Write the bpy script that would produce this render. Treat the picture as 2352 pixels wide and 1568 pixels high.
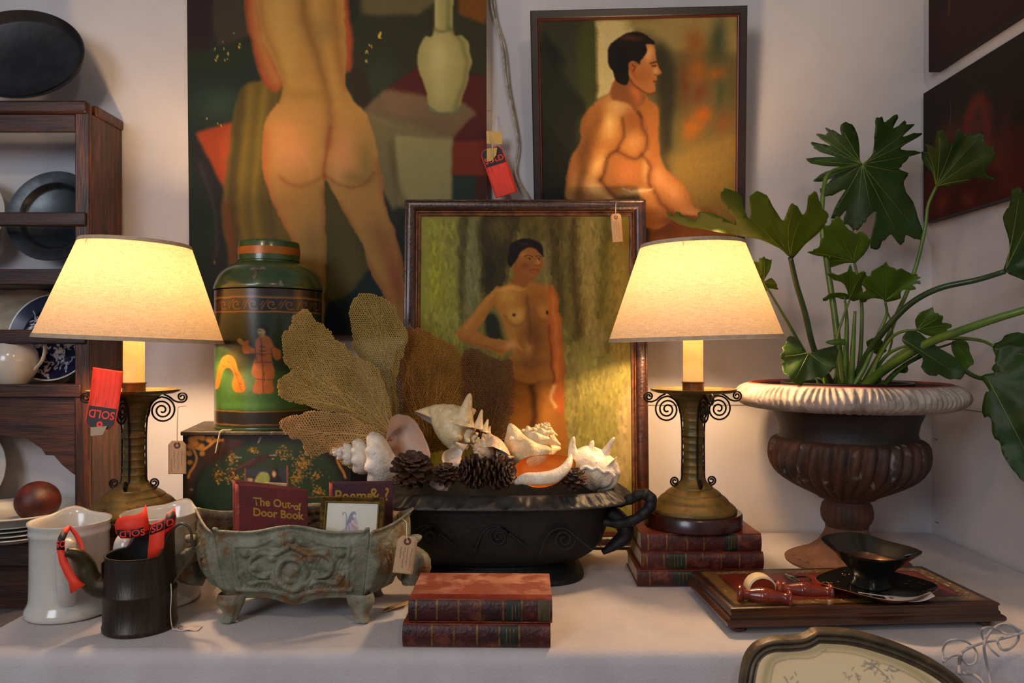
import bpy, bmesh, math, random
import numpy as np
from mathutils import Vector, Matrix, noise as mnoise

for o in list(bpy.data.objects):
    bpy.data.objects.remove(o)
SC = bpy.context.scene
COL = SC.collection
PI = math.pi
R = math.radians

# ------------------------------------------------------------------ camera
EYE = 1.232
F = 1750.0                       # focal length in pixels of the 2352 wide frame
cd = bpy.data.cameras.new('camera')
cam = bpy.data.objects.new('camera', cd)
COL.objects.link(cam)
cam.location = (0, 0, EYE)
cam.rotation_euler = (R(90), 0, 0)
cd.sensor_width = 36.0
cd.lens = F / 2352 * 36.0
cd.shift_y = 16 / 2352
cd.clip_start = 0.02
SC.camera = cam

# ------------------------------------------------------------------ world and room light
wd = bpy.data.worlds.new('world')
SC.world = wd
wd.use_nodes = True
wd.node_tree.nodes['Background'].inputs[0].default_value = (0.55, 0.62, 0.85, 1)
wd.node_tree.nodes['Background'].inputs[1].default_value = 0.13

def area(name, loc, target, size, power, col, sy=None):
    l = bpy.data.lights.new(name, 'AREA')
    l.energy = power; l.color = col; l.size = size
    if sy: l.shape = 'RECTANGLE'; l.size_y = sy
    o = bpy.data.objects.new(name, l); COL.objects.link(o)
    o.location = loc
    o.rotation_euler = (Vector(target) - Vector(loc)).to_track_quat('-Z', 'Y').to_euler()
    return o
area('shop_window', (-1.9, -2.0, 2.3), (0.2, 1.6, 0.9), 1.4, 35, (0.80, 0.86, 1.0), 1.2)
area('ceiling_spot', (-0.9, -0.3, 2.6), (-0.1, 1.9, 1.0), 0.16, 4.0, (1.0, 0.76, 0.50))
area('ceiling_spot', (0.55, -0.5, 2.7), (0.3, 1.9, 1.0), 0.16, 4, (1.0, 0.78, 0.52))

SC.view_settings.view_transform = 'Standard'
SC.view_settings.look = 'None'
SC.view_settings.exposure = 0.38
SC.view_settings.gamma = 1.0
SC.view_settings.use_curve_mapping = False
LAMP_POWER = 340.0
LAMP_COL = (1.0, 0.64, 0.34)

# ------------------------------------------------------------------ basic helpers
def W(px, py, D):
    """a point of the room from where it shows in the photograph and its distance"""
    return Vector(((px - 1176) * D / F, D, EYE - (py - 800) * D / F))

def lin(c):
    return tuple(((v / 255) / 12.92 if v / 255 <= 0.04045 else ((v / 255 + 0.055) / 1.055) ** 2.4) for v in c)

_m = {}
def mat(name, c1, c2=None, rough=0.6, metal=0.0, scale=20.0, lo=0.4, hi=0.62, bump=0.0, bscale=60.0,
        stretch=(1, 1, 1), c3=None, s3=40.0, lo3=0.55, hi3=0.65, coat=0.0, spec=0.5, detail=6.0, subs=0.0, rvar=0.0):
    """procedural material: base colour c1, broken up with c2 and spots of c3 (sRGB 0-255)"""
    if name in _m: return _m[name]
    m = bpy.data.materials.new(name); m.use_nodes = True
    nt = m.node_tree; N = nt.nodes; L = nt.links
    b = N['Principled BSDF']
    b.inputs['Roughness'].default_value = rough
    b.inputs['Metallic'].default_value = metal
    b.inputs['Specular IOR Level'].default_value = spec
    b.inputs['Coat Weight'].default_value = coat
    b.inputs['Coat Roughness'].default_value = 0.15
    if subs:
        b.inputs['Subsurface Weight'].default_value = subs
        b.inputs['Subsurface Radius'].default_value = (0.01, 0.006, 0.003)
    b.inputs['Base Color'].default_value = (*lin(c1), 1)
    tc = N.new('ShaderNodeTexCoord'); mp = N.new('ShaderNodeMapping')
    mp.inputs['Scale'].default_value = stretch
    L.new(tc.outputs['Object'], mp.inputs['Vector'])
    src = None
    def layer(prev, c, s, l, h):
        n = N.new('ShaderNodeTexNoise'); n.inputs['Scale'].default_value = s; n.inputs['Detail'].default_value = detail
        n.inputs['Roughness'].default_value = 0.62
        L.new(mp.outputs[0], n.inputs['Vector'])
        r = N.new('ShaderNodeValToRGB'); r.color_ramp.elements[0].position = l; r.color_ramp.elements[1].position = h
        L.new(n.outputs['Fac'], r.inputs[0])
        mx = N.new('ShaderNodeMix'); mx.data_type = 'RGBA'
        L.new(r.outputs[0], mx.inputs[0])
        if prev is None: mx.inputs[6].default_value = (*lin(c1), 1)
        else: L.new(prev, mx.inputs[6])
        mx.inputs[7].default_value = (*lin(c), 1)
        return mx.outputs[2], n
    if c2: src, n1 = layer(None, c2, scale, lo, hi)
    if c3: src, n3 = layer(src, c3, s3, lo3, hi3)
    if src: L.new(src, b.inputs['Base Color'])
    if rvar and c2:
        mr = N.new('ShaderNodeMapRange'); mr.inputs[3].default_value = max(0.03, rough - rvar); mr.inputs[4].default_value = min(1, rough + rvar)
        L.new(n1.outputs['Fac'], mr.inputs[0]); L.new(mr.outputs[0], b.inputs['Roughness'])
    if bump:
        n = N.new('ShaderNodeTexNoise'); n.inputs['Scale'].default_value = bscale; n.inputs['Detail'].default_value = 5
        L.new(mp.outputs[0], n.inputs['Vector'])
        bp = N.new('ShaderNodeBump'); bp.inputs['Strength'].default_value = min(1, bump); bp.inputs['Distance'].default_value = 0.003
        L.new(n.outputs['Fac'], bp.inputs['Height']); L.new(bp.outputs[0], b.inputs['Normal'])
    _m[name] = m
    return m

def paint_mat(name, rough=0.45, bump=0.25, bscale=500.0, coat=0.0, metal=0.0, spec=0.5):
    """material that takes its colour from the painted colour attribute of the surface"""
    if name in _m: return _m[name]
    m = bpy.data.materials.new(name); m.use_nodes = True
    nt = m.node_tree; N = nt.nodes; L = nt.links
    b = N['Principled BSDF']; b.inputs['Roughness'].default_value = rough
    b.inputs['Coat Weight'].default_value = coat; b.inputs['Coat Roughness'].default_value = 0.2
    b.inputs['Metallic'].default_value = metal; b.inputs['Specular IOR Level'].default_value = spec
    a = N.new('ShaderNodeAttribute'); a.attribute_name = 'paint'
    L.new(a.outputs['Color'], b.inputs['Base Color'])
    if bump:
        n = N.new('ShaderNodeTexNoise'); n.inputs['Scale'].default_value = bscale; n.inputs['Detail'].default_value = 3
        tc = N.new('ShaderNodeTexCoord'); L.new(tc.outputs['Object'], n.inputs['Vector'])
        bp = N.new('ShaderNodeBump'); bp.inputs['Strength'].default_value = bump; bp.inputs['Distance'].default_value = 0.001
        L.new(n.outputs['Fac'], bp.inputs['Height']); L.new(bp.outputs[0], b.inputs['Normal'])
    _m[name] = m
    return m

def emis(name, c, s):
    m = bpy.data.materials.new(name); m.use_nodes = True
    b = m.node_tree.nodes['Principled BSDF']
    b.inputs['Base Color'].default_value = (*c, 1)
    b.inputs['Emission Color'].default_value = (*c, 1); b.inputs['Emission Strength'].default_value = s
    return m

class G:
    """collects vertices and faces of one mesh"""
    def __init__(s): s.v = []; s.f = []; s.mi = []
    def add(s, vs, fs, mi=0):
        k = len(s.v); s.v += [tuple(v) for v in vs]
        s.f += [tuple(i + k for i in f) for f in fs]; s.mi += [mi] * len(fs)
        return s
    def box(s, x0, x1, y0, y1, z0, z1, M=None, mi=0, tap=0.0):
        vs = [Vector(p) for p in ((x0, y0, z0), (x1, y0, z0), (x1, y1, z0), (x0, y1, z0),
              (x0 + tap, y0 + tap, z1), (x1 - tap, y0 + tap, z1), (x1 - tap, y1 - tap, z1), (x0 + tap, y1 - tap, z1))]
        if M: vs = [M @ v for v in vs]
        return s.add(vs, [(3, 2, 1, 0), (4, 5, 6, 7), (0, 1, 5, 4), (1, 2, 6, 5), (2, 3, 7, 6), (3, 0, 4, 7)], mi)
    def lathe(s, prof, seg=48, c=(0, 0, 0), M=None, mod=None, mi=0, a0=0.0, a1=None, sx=1.0, sy=1.0):
        full = a1 is None
        n = seg if full else seg + 1
        vs = []
        for i, (r, z) in enumerate(prof):
            for j in range(n):
                t = a0 + (2 * PI if full else a1 - a0) * j / seg
                rr, zz = (mod(t, i, r, z) if mod else (r, z))
                v = Vector((c[0] + rr * math.cos(t) * sx, c[1] + rr * math.sin(t) * sy, c[2] + zz))
                vs.append(M @ v if M else v)
        fs = []
        for i in range(len(prof) - 1):
            for j in range(seg):
                k = (j + 1) % n
                fs.append((i * n + j, i * n + k, (i + 1) * n + k, (i + 1) * n + j))
        if full and prof[0][0] > 1e-6 and mod is None: pass
        return s.add(vs, fs, mi)
    def tube(s, pts, r, seg=8, mi=0, flat=1.0, up=None, cap=True, closed=False):
        """round or flattened tube along points; r a number or one radius per point"""
        P = [Vector(p) for p in pts]; n = len(P)
        rs = r if hasattr(r, '__len__') else [r] * n
        vs = []; prev = None
        for i in range(n):
            a = P[i - 1] if (i > 0 or closed) else P[i]
            b = P[(i + 1) % n] if (i < n - 1 or closed) else P[i]
            t = (b - a)
            if t.length < 1e-9: t = Vector((0, 0, 1))
            t.normalize()
            if prev is None:
                u = Vector(up) if up is not None else (Vector((0, 0, 1)) if abs(t.z) < 0.9 else Vector((1, 0, 0)))
            else: u = prev
            u = u - t * u.dot(t)
            if u.length < 1e-6: u = t.orthogonal()
            u.normalize(); prev = u
            w = t.cross(u)
            for j in range(seg):
                q = 2 * PI * j / seg
                vs.append(P[i] + u * (math.cos(q) * rs[i] * flat) + w * (math.sin(q) * rs[i]))
        fs = []
        m = n if closed else n - 1
        for i in range(m):
            for j in range(seg):
                k = (j + 1) % seg; i2 = (i + 1) % n
                fs.append((i * seg + j, i * seg + k, i2 * seg + k, i2 * seg + j))
        if cap and not closed:
            fs.append(tuple(range(seg))[::-1]); fs.append(tuple((n - 1) * seg + j for j in range(seg)))
        return s.add(vs, fs, mi)
    def grid(s, fn, nu, nv, mi=0, cu=False):
        """surface fn(u, v) with u, v in 0..1"""
        vs = [fn(i / nu, j / nv) for j in range(nv + 1) for i in range(nu + (0 if cu else 1))]
        w = nu if cu else nu + 1
        fs = []
        for j in range(nv):
            for i in range(nu):
                k = (i + 1) % w
                fs.append((j * w + i, j * w + k, (j + 1) * w + k, (j + 1) * w + i))
        return s.add(vs, fs, mi)
    def prism(s, pts, d, M=None, mi=0):
        """closed outline (list of Vectors) pushed along vector d"""
        n = len(pts); d = Vector(d)
        vs = [Vector(p) for p in pts] + [Vector(p) + d for p in pts]
        if M: vs = [M @ v for v in vs]
        fs = [tuple(range(n))[::-1], tuple(range(n, 2 * n))]
        for i in range(n):
            k = (i + 1) % n; fs.append((i, k, n + k, n + i))
        return s.add(vs, fs, mi)
    def obj(s, name, m, parent=None, smooth=True, sub=0, bev=0.0, ang=40, solid=0.0, **tags):
        me = bpy.data.meshes.new(name)
        me.from_pydata(s.v, [], s.f)
        for mm in (m if isinstance(m, (list, tuple)) else [m]): me.materials.append(mm)
        if any(s.mi): me.polygons.foreach_set('material_index', s.mi)
        bm = bmesh.new(); bm.from_mesh(me)
        bmesh.ops.remove_doubles(bm, verts=bm.verts, dist=1e-6)
        bmesh.ops.recalc_face_normals(bm, faces=bm.faces)
        bm.to_mesh(me); bm.free()
        if smooth:
            me.polygons.foreach_set('use_smooth', [True] * len(me.polygons))
            if ang < 180: me.set_sharp_from_angle(angle=R(ang))
        o = bpy.data.objects.new(name, me); COL.objects.link(o)
        if solid:
            q = o.modifiers.new('thickness', 'SOLIDIFY'); q.thickness = solid; q.offset = 0
        if bev:
            q = o.modifiers.new('edge', 'BEVEL'); q.width = bev; q.segments = 3; q.limit_method = 'ANGLE'; q.angle_limit = R(35)
        if sub:
            q = o.modifiers.new('smooth', 'SUBSURF'); q.levels = sub; q.render_levels = sub
        if parent: put_under(o, parent)
        for k, v in tags.items(): o[k] = v
        return o

def put_under(o, parent):
    """children keep the world place their mesh was written in"""
    o.parent = parent
    o.matrix_parent_inverse = world_of(parent).inverted()
def world_of(o):
    m = Matrix.LocRotScale(o.location, o.rotation_euler, o.scale)
    if o.parent: m = world_of(o.parent) @ o.matrix_parent_inverse @ m
    return m

def thing(name, label, cat, loc=(0, 0, 0), group=None):
    o = bpy.data.objects.new(name, None); COL.objects.link(o)
    o.empty_display_size = 0.05; o.location = loc
    o['label'] = label; o['category'] = cat
    if group: o['group'] = group
    return o
def tag(o, label, cat, group=None):
    o['label'] = label; o['category'] = cat
    if group: o['group'] = group
    return o
def structure(o):
    o['kind'] = 'structure'; return o

def crom(pts, n=6, closed=False):
    """smooth curve through points"""
    P = [Vector(p) for p in pts]; N = len(P); out = []
    for i in range(N if closed else N - 1):
        p1 = P[i]; p2 = P[(i + 1) % N]
        p0 = P[i - 1] if (i > 0 or closed) else p1 * 2 - p2
        p3 = P[(i + 2) % N] if (i + 2 < N or closed) else p2 * 2 - p1
        for k in range(n):
            t = k / n
            out.append(0.5 * ((2 * p1) + (p2 - p0) * t + (2 * p0 - 5 * p1 + 4 * p2 - p3) * t * t + (3 * p1 - p0 - 3 * p2 + p3) * t ** 3))
    if not closed: out.append(P[-1])
    return out
def spiral(c, r0, r1, a0, turns, ex, ez, n=40):
    out = []
    for i in range(n + 1):
        t = i / n; r = r0 + (r1 - r0) * t; a = a0 + 2 * PI * turns * t
        out.append(Vector(c) + Vector(ex) * (r * math.cos(a)) + Vector(ez) * (r * math.sin(a)))
    return out

_font = None
def letters(name, body, fn, m, parent, size=1.0, fill=0.0, squeeze=1.0, bold=0.0, extr=0.0, shear=0.0, **tags):
    """flat lettering mesh; fn maps the letter plane (x, y; centred on 0,0, height ~ size) to a point of the surface"""
    cu = bpy.data.curves.new(name, 'FONT'); cu.body = body; cu.size = size
    cu.align_x = 'CENTER'; cu.align_y = 'CENTER'; cu.resolution_u = 4; cu.offset = bold; cu.shear = shear
    o = bpy.data.objects.new(name, cu); COL.objects.link(o)
    dg = bpy.context.evaluated_depsgraph_get()
    me = bpy.data.meshes.new_from_object(o.evaluated_get(dg))
    bpy.data.objects.remove(o); bpy.data.curves.remove(cu)
    me.name = name
    bm = bmesh.new(); bm.from_mesh(me)
    bmesh.ops.triangulate(bm, faces=bm.faces)
    for v in bm.verts: v.co = Vector(fn(v.co.x * squeeze, v.co.y))
    bm.to_mesh(me); bm.free()
    me.materials.clear(); me.materials.append(m)
    q = bpy.data.objects.new(name, me); COL.objects.link(q)
    if parent: put_under(q, parent)
    for k, v in tags.items(): q[k] = v
    return q

# ------------------------------------------------------------------ painting on surfaces
def vnoise(h, w, ch, cw, seed):
    rs = np.random.RandomState(seed)
    g = rs.rand(ch + 2, cw + 2)
    y = np.linspace(0, ch, h, endpoint=False); x = np.linspace(0, cw, w, endpoint=False)
    yi = y.astype(int); xi = x.astype(int); fy = (y - yi)[:, None]; fx = (x - xi)[None, :]
    fy = fy * fy * (3 - 2 * fy); fx = fx * fx * (3 - 2 * fx)
    a = g[np.ix_(yi, xi)]; b = g[np.ix_(yi, xi + 1)]; c = g[np.ix_(yi + 1, xi)]; d = g[np.ix_(yi + 1, xi + 1)]
    return (a * (1 - fx) + b * fx) * (1 - fy) + (c * (1 - fx) + d * fx) * fy - 0.5
def blur(a, k):
    if k < 1: return a
    for ax in (0, 1):
        pad = [(0, 0), (0, 0)]; pad[ax] = (k, k)
        p = np.pad(a, pad, mode='edge'); c = np.cumsum(p, axis=ax)
        z = np.zeros_like(np.take(c, [0], axis=ax)); c = np.concatenate([z, c], axis=ax)
        n = a.shape[ax]
        hi = np.take(c, range(2 * k + 1, 2 * k + 1 + n), axis=ax); lo = np.take(c, range(0, n), axis=ax)
        a = (hi - lo) / (2 * k + 1)
    return a

class Paint:
    """colour field over a rectangle x0..x1, y0..y1 (y down), painted with brush shapes"""
    def __init__(s, x0, y0, x1, y1, step, col, seed=1, wob=2.0):
        s.r = (x0, y0, x1, y1); s.step = step
        s.w = int((x1 - x0) / step) + 1; s.h = int((y1 - y0) / step) + 1
        s.X, s.Y = np.meshgrid(np.linspace(x0, x1, s.w), np.linspace(y0, y1, s.h))
        s.img = np.ones((s.h, s.w, 3)) * np.array(col, float)
        k = max(2, int((x1 - x0) / 22)); k2 = max(2, int((y1 - y0) / 22))
        s.WX = s.X + wob * 2 * vnoise(s.h, s.w, k2, k, seed); s.WY = s.Y + wob * 2 * vnoise(s.h, s.w, k2, k, seed + 7)
        s.H = np.zeros((s.h, s.w))
    def inside(s, pts):
        P = np.array(pts, float); n = len(P)
        x0, y0 = P.min(0) - 6; x1, y1 = P.max(0) + 6
        m = np.zeros((s.h, s.w), bool)
        sub = (s.X[0] >= x0) & (s.X[0] <= x1); sby = (s.Y[:, 0] >= y0) & (s.Y[:, 0] <= y1)
        if not sub.any() or not sby.any(): return m.astype(float)
        ix = np.ix_(sby, sub); X = s.WX[ix]; Y = s.WY[ix]; mm = np.zeros(X.shape, bool)
        for i in range(n):
            ax, ay = P[i]; bx, by = P[(i + 1) % n]
            if ay == by: continue
            c = ((ay > Y) != (by > Y)) & (X < (bx - ax) * (Y - ay) / (by - ay) + ax)
            mm ^= c
        m[ix] = mm
        return m.astype(float)
    def put(s, m, col, alpha=1.0):
        a = np.clip(m * alpha, 0, 1)[..., None]
        s.img = s.img * (1 - a) + np.array(col, float) * a
    def poly(s, pts, col, soft=2.0, smooth=True, alpha=1.0, clip=None, h=0.0):
        if smooth and len(pts) > 3: pts = [(p.x, p.y) for p in crom([(a, b, 0) for a, b in pts], 5, True)]
        m = s.inside(pts); m = blur(m, int(round(soft / s.step)))
        if soft > 4: m = blur(m, int(round(soft / s.step / 2)))
        if clip is not None: m = m * clip
        s.put(m, col, alpha); s.H = s.H * (1 - m * (1 if h else 0)) + h * m if h else s.H
        return m
    def blob(s, cx, cy, rx, ry, ang, col, alpha=1.0, clip=None, hard=1.0):
        a = R(ang); dx = s.WX - cx; dy = s.WY - cy
        u = dx * math.cos(a) + dy * math.sin(a); v = -dx * math.sin(a) + dy * math.cos(a)
        m = np.exp(-((u / rx) ** 2 + (v / ry) ** 2) ** hard)
        if clip is not None: m = m * clip
        s.put(m, col, alpha); return m
    def line(s, pts, w, col, alpha=1.0, soft=1.0, smooth=True, clip=None, h=0.0):
        if smooth and len(pts) > 2: pts = [(p.x, p.y) for p in crom([(a, b, 0) for a, b in pts], 6)]
        P = np.array(pts, float)
        d = np.full((s.h, s.w), 1e9)
        for i in range(len(P) - 1):
            a = P[i]; b = P[i + 1]; e = b - a; L2 = max(1e-9, (e ** 2).sum())
            x0, y0 = np.minimum(a, b) - w - soft * 3 - 6; x1, y1 = np.maximum(a, b) + w + soft * 3 + 6
            sx = np.where((s.X[0] >= x0) & (s.X[0] <= x1))[0]; sy = np.where((s.Y[:, 0] >= y0) & (s.Y[:, 0] <= y1))[0]
            if len(sx) == 0 or len(sy) == 0: continue
            sl = (slice(sy[0], sy[-1] + 1), slice(sx[0], sx[-1] + 1))
            X = s.WX[sl]; Y = s.WY[sl]
            t = np.clip(((X - a[0]) * e[0] + (Y - a[1]) * e[1]) / L2, 0, 1)
            d[sl] = np.minimum(d[sl], np.hypot(X - a[0] - t * e[0], Y - a[1] - t * e[1]))
        m = 1 / (1 + np.exp(np.clip((d - w / 2) / max(0.25, soft * 0.5), -30, 30)))
        if clip is not None: m = m * clip
        s.put(m, col, alpha)
        if h: s.H = np.maximum(s.H, h * m)
        return m
    def strokes(s, n, ln, wd, ang=90, spread=25, jit=0.07, seed=1, alpha=0.8, box=None):
        """short brush strokes that pick up the colour under them"""
        rs = np.random.RandomState(seed); src = s.img.copy(); st = s.step
        x0, y0, x1, y1 = box or s.r
        h = int(ln / st) + 1
        for k in range(n):
            cx = rs.uniform(x0, x1); cy = rs.uniform(y0, y1); i = int((cx - s.r[0]) / st); j = int((cy - s.r[1]) / st)
            if not (h <= i < s.w - h and h <= j < s.h - h): continue
            a = R(ang + rs.uniform(-spread, spread)); c = src[j, i] * (1 + rs.uniform(-jit, jit)) + rs.uniform(-jit, jit, 3) * 22
            sl = (slice(j - h, j + h + 1), slice(i - h, i + h + 1)); dx = s.X[sl] - cx; dy = s.Y[sl] - cy
            u = (dx * math.cos(a) + dy * math.sin(a)) / (ln * rs.uniform(0.6, 1)); v = (-dx * math.sin(a) + dy * math.cos(a)) / (wd * rs.uniform(0.6, 1.2))
            m = np.clip(1.6 * (1 - (u ** 4 + v ** 2)), 0, 1)[..., None] * alpha
            s.img[sl] = s.img[sl] * (1 - m) + c * m
    def contrast(s, k, pivot=95, level=1.0):
        l = s.img.mean(-1, keepdims=True); s.img = np.clip(s.img * np.maximum(0.25, ((l - pivot) * k + pivot) / np.maximum(l, 5)), 0, 255) * level
    def rough(s, amp=10, ch=40, cw=40, seed=3, col=None):
        n = vnoise(s.h, s.w, ch, cw, seed) + 0.5 * vnoise(s.h, s.w, ch * 2, cw * 2, seed + 1)
        if col is None: s.img = s.img * (1 + n[..., None] * amp / 100)
        else: s.put(np.clip(n * 2, 0, 1), col, amp / 100)
    def colours(s, gain=(1, 1, 1)):
        c = np.clip(s.img, 0, 255) / 255
        l = np.where(c <= 0.04045, c / 12.92, ((c + 0.055) / 1.055) ** 2.4)
        return np.clip(l * np.array(gain), 0, 0.95)
    def surface(s, name, fn, m, parent=None, gain=(1, 1, 1), flip=False, h_fn=None, **tags):
        """fn(X, Y) arrays (paint coordinates) -> array of 3-D points; the paint is kept as a colour attribute"""
        P = fn(s.X, s.Y).reshape(-1, 3)
        me = bpy.data.meshes.new(name)
        nv = s.w * s.h
        i, j = np.meshgrid(np.arange(s.w - 1), np.arange(s.h - 1)); a = (j * s.w + i).ravel()
        f = np.stack([a, a + s.w, a + s.w + 1, a + 1], 1)
        if flip: f = f[:, ::-1]
        me.vertices.add(nv); me.vertices.foreach_set('co', P.ravel())
        nf = len(f); me.loops.add(nf * 4); me.loops.foreach_set('vertex_index', f.ravel().astype(np.int32))
        me.polygons.add(nf); me.polygons.foreach_set('loop_start', np.arange(0, nf * 4, 4, dtype=np.int32))
        me.polygons.foreach_set('loop_total', np.full(nf, 4, dtype=np.int32))
        me.polygons.foreach_set('use_smooth', [True] * nf)
        me.update(calc_edges=True)
        at = me.color_attributes.new('paint', 'FLOAT_COLOR', 'POINT')
        c = np.ones((nv, 4)); c[:, :3] = s.colours(gain).reshape(-1, 3)
        at.data.foreach_set('color', c.ravel())
        me.materials.append(m)
        o = bpy.data.objects.new(name, me); COL.objects.link(o)
        if parent: put_under(o, parent)
        for k, v in tags.items(): o[k] = v
        return o
def flat_map(rect, O, U, V):
    """paint rectangle -> plane: O top-left corner, U along the width, V down the height"""
    O = np.array(O); U = np.array(U); V = np.array(V); x0, y0, x1, y1 = rect
    def fn(X, Y):
        a = ((X - x0) / (x1 - x0))[..., None]; b = ((Y - y0) / (y1 - y0))[..., None]
        return O + a * U + b * V
    return fn
# ================================================================== THE ROOM
TZ = 0.75           # table top
m_wall = mat('white_wall_paint', (214, 208, 205), (204, 197, 194), rough=0.75, scale=2.5, bump=0.12, bscale=90)
def plane_box(name, x0, x1, y0, y1, z0, z1, m, **k):
    g = G(); g.box(x0, x1, y0, y1, z0, z1)
    return structure(g.obj(name, m, smooth=False, **k))
plane_box('wall_back', -2.6, 1.102, 2.0, 2.1, 0, 2.9, m_wall)
plane_box('wall_right', 1.102, 1.20, -2.6, 2.1, 0, 2.9, m_wall)
plane_box('floor', -2.6, 1.102, -2.6, 2.0, -0.1, 0, mat('grey_floor', (96, 88, 80), (70, 64, 58), rough=0.5, scale=6))
# joint between the wall boards: a thin horizontal shadow gap behind the urn, on both walls
g = G(); zj = EYE - (930 - 800) * 2.0 / F
g.box(0.33, 1.101, 1.9985, 2.0, zj - 0.0009, zj + 0.0009); g.box(1.1005, 1.102, 1.2, 1.9985, zj - 0.0009, zj + 0.0009)
structure(g.obj('trim_1', mat('joint_line', (120, 110, 100)), smooth=False))

# staples left in the wall
def staple(px, py, wall, n=12):
    g = G()
    if wall == 'back':
        p = W(px, py, 1.999); a = p + Vector((-0.006, -0.0005, 0)); b = p + Vector((0.006, -0.0005, 0))
    else:
        D = 1.101 * F / (px - 1176); p = W(px, py, D); p.x = 1.1005; a = p + Vector((0, -0.008, 0)); b = p + Vector((0, 0.008, 0))
    g.tube([a, b], 0.0007, 6)
    return g
for px, py, wl, lab in ((1745, 912, 'back', 'small dark staple in the white wall left of the urn rim'),
                        (2205, 928, 'right', 'small staple in the right wall just past the urn rim'),
                        (2150, 1008, 'right', 'small staple in the wall between urn body and dangling leaf'),
                        (2152, 1199, 'right', 'lowest small staple in the wall right of the urn stem'),
                        (1495, 910, 'back', 'small dark staple in the wall beside the framed standing nude')):
    tag(staple(px, py, wl).obj('staple', mat('staple_wire', (40, 36, 34), metal=0.5, rough=0.5)), lab, 'staple', 'staples left in the white walls')

# ------------------------------------------------------------------ table and cloth
TX0, TX1, TY0, TY1 = -0.90, 1.095, 1.205, 1.99
t = thing('display_table', 'long display table hidden under the white tablecloth', 'table', (0.1, 1.6, 0))
wood_t = mat('table_wood', (120, 84, 56), (92, 60, 40), rough=0.5, scale=12)
g = G(); g.box(TX0 + 0.012, TX1 - 0.01, TY0 + 0.012, TY1 - 0.01, TZ - 0.035, TZ - 0.006); g.obj('tabletop', wood_t, t, bev=0.003)
for x in (TX0 + 0.06, TX1 - 0.07):
    for y in (TY0 + 0.07, TY1 - 0.07):
        g = G(); g.box(x - 0.025, x + 0.025, y - 0.025, y + 0.025, 0, TZ - 0.035); g.obj('leg', wood_t, t)
def cloth_mesh():
    # one sheet: flat on top, rounded over the edges, hanging in soft folds
    g = G(); r = 0.022
    prof = [(-0.10, 0.0), (0.0, 0.0)]
    for k in range(1, 7):
        a = PI / 2 * k / 6; prof.append((r * math.sin(a), -r * (1 - math.cos(a))))
    for z in (0.06, 0.12, 0.2, 0.3, 0.42, 0.55, 0.70): prof.append((r, -z))
    # rim path: from back left along the left side, round the corner, along the front, to the right wall
    path = []; cr = 0.05
    for y in np.linspace(TY1, TY0 + cr + r, 30): path.append((TX0 + r, y, -1, 0, 0))
    for k in range(1, 10):
        a = PI / 2 * k / 10
        path.append((TX0 + r + cr - cr * math.cos(a), TY0 + r + cr - cr * math.sin(a), -math.cos(a), -math.sin(a), 1))
    for x in np.linspace(TX0 + r + cr, TX1 - 0.003, 140): path.append((x, TY0 + r, 0, -1, 2))
    n = len(path)
    vs = []
    for i, (o, dz) in enumerate(prof):
        for j, (x, y, nx, ny, k) in enumerate(path):
            s = j / n
            fold = 0.0
            if dz < -0.022:
                h = min(1, (-dz - 0.022) / 0.25)
                fold = h * (0.012 * math.sin(x * 19 + 1.3 * math.sin(x * 7) + y * 9) + 0.006 * math.sin(x * 47 + y * 30)) + h * 0.01
                if k == 1: fold += h * 0.03
            zz = TZ + dz + (0.0012 * mnoise.noise(Vector((x * 9, y * 9, 0))) if i < 2 else 0)
            oo = o + fold
            if i == 0: oo = -0.001
            vs.append((x + nx * oo, y + ny * oo, zz))
    fs = []
    for i in range(1, len(prof) - 1):
        for j in range(n - 1): fs.append((i * n + j, i * n + j + 1, (i + 1) * n + j + 1, (i + 1) * n + j))
    g.add(vs, fs)
    # the flat top
    nx_, ny_ = 60, 26
    def top(u, v):
        x = TX0 + r + (TX1 - 0.003 - TX0 - r) * u; y = TY0 + r + (TY1 - TY0 - r) * v
        # round the front left corner
        dx = TX0 + r + cr - x; dy = TY0 + r + cr - y
        if dx > 0 and dy > 0:
            l = max(dx, dy); d = math.hypot(dx, dy)
            x = TX0 + r + cr - dx * l / d; y = TY0 + r + cr - dy * l / d
        return (x, y, TZ + 0.0012 * mnoise.noise(Vector((x * 9, y * 9, 0))))
    g.grid(top, nx_, ny_)
    return g
tag(cloth_mesh().obj('tablecloth', mat('white_cotton', (205, 198, 196), (196, 188, 186), rough=0.9, scale=9, bump=0.35, bscale=260, c3=(150, 120, 110), s3=55, lo3=0.74, hi3=0.78), ang=180),
    'plain off-white tablecloth falling over the front of the long table', 'tablecloth')

# lower stand on the left, under the plate rack, covered in grey cloth
g = G(); g.box(-2.1, -0.985, 1.56, 1.99, 0.0, 0.600)
tag(g.obj('covered_stand', mat('grey_cloth', (112, 110, 112), (92, 90, 94), rough=0.9, scale=8, bump=0.2), bev=0.03), 'low stand draped in grey cloth carrying the wooden plate rack', 'stand')

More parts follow.
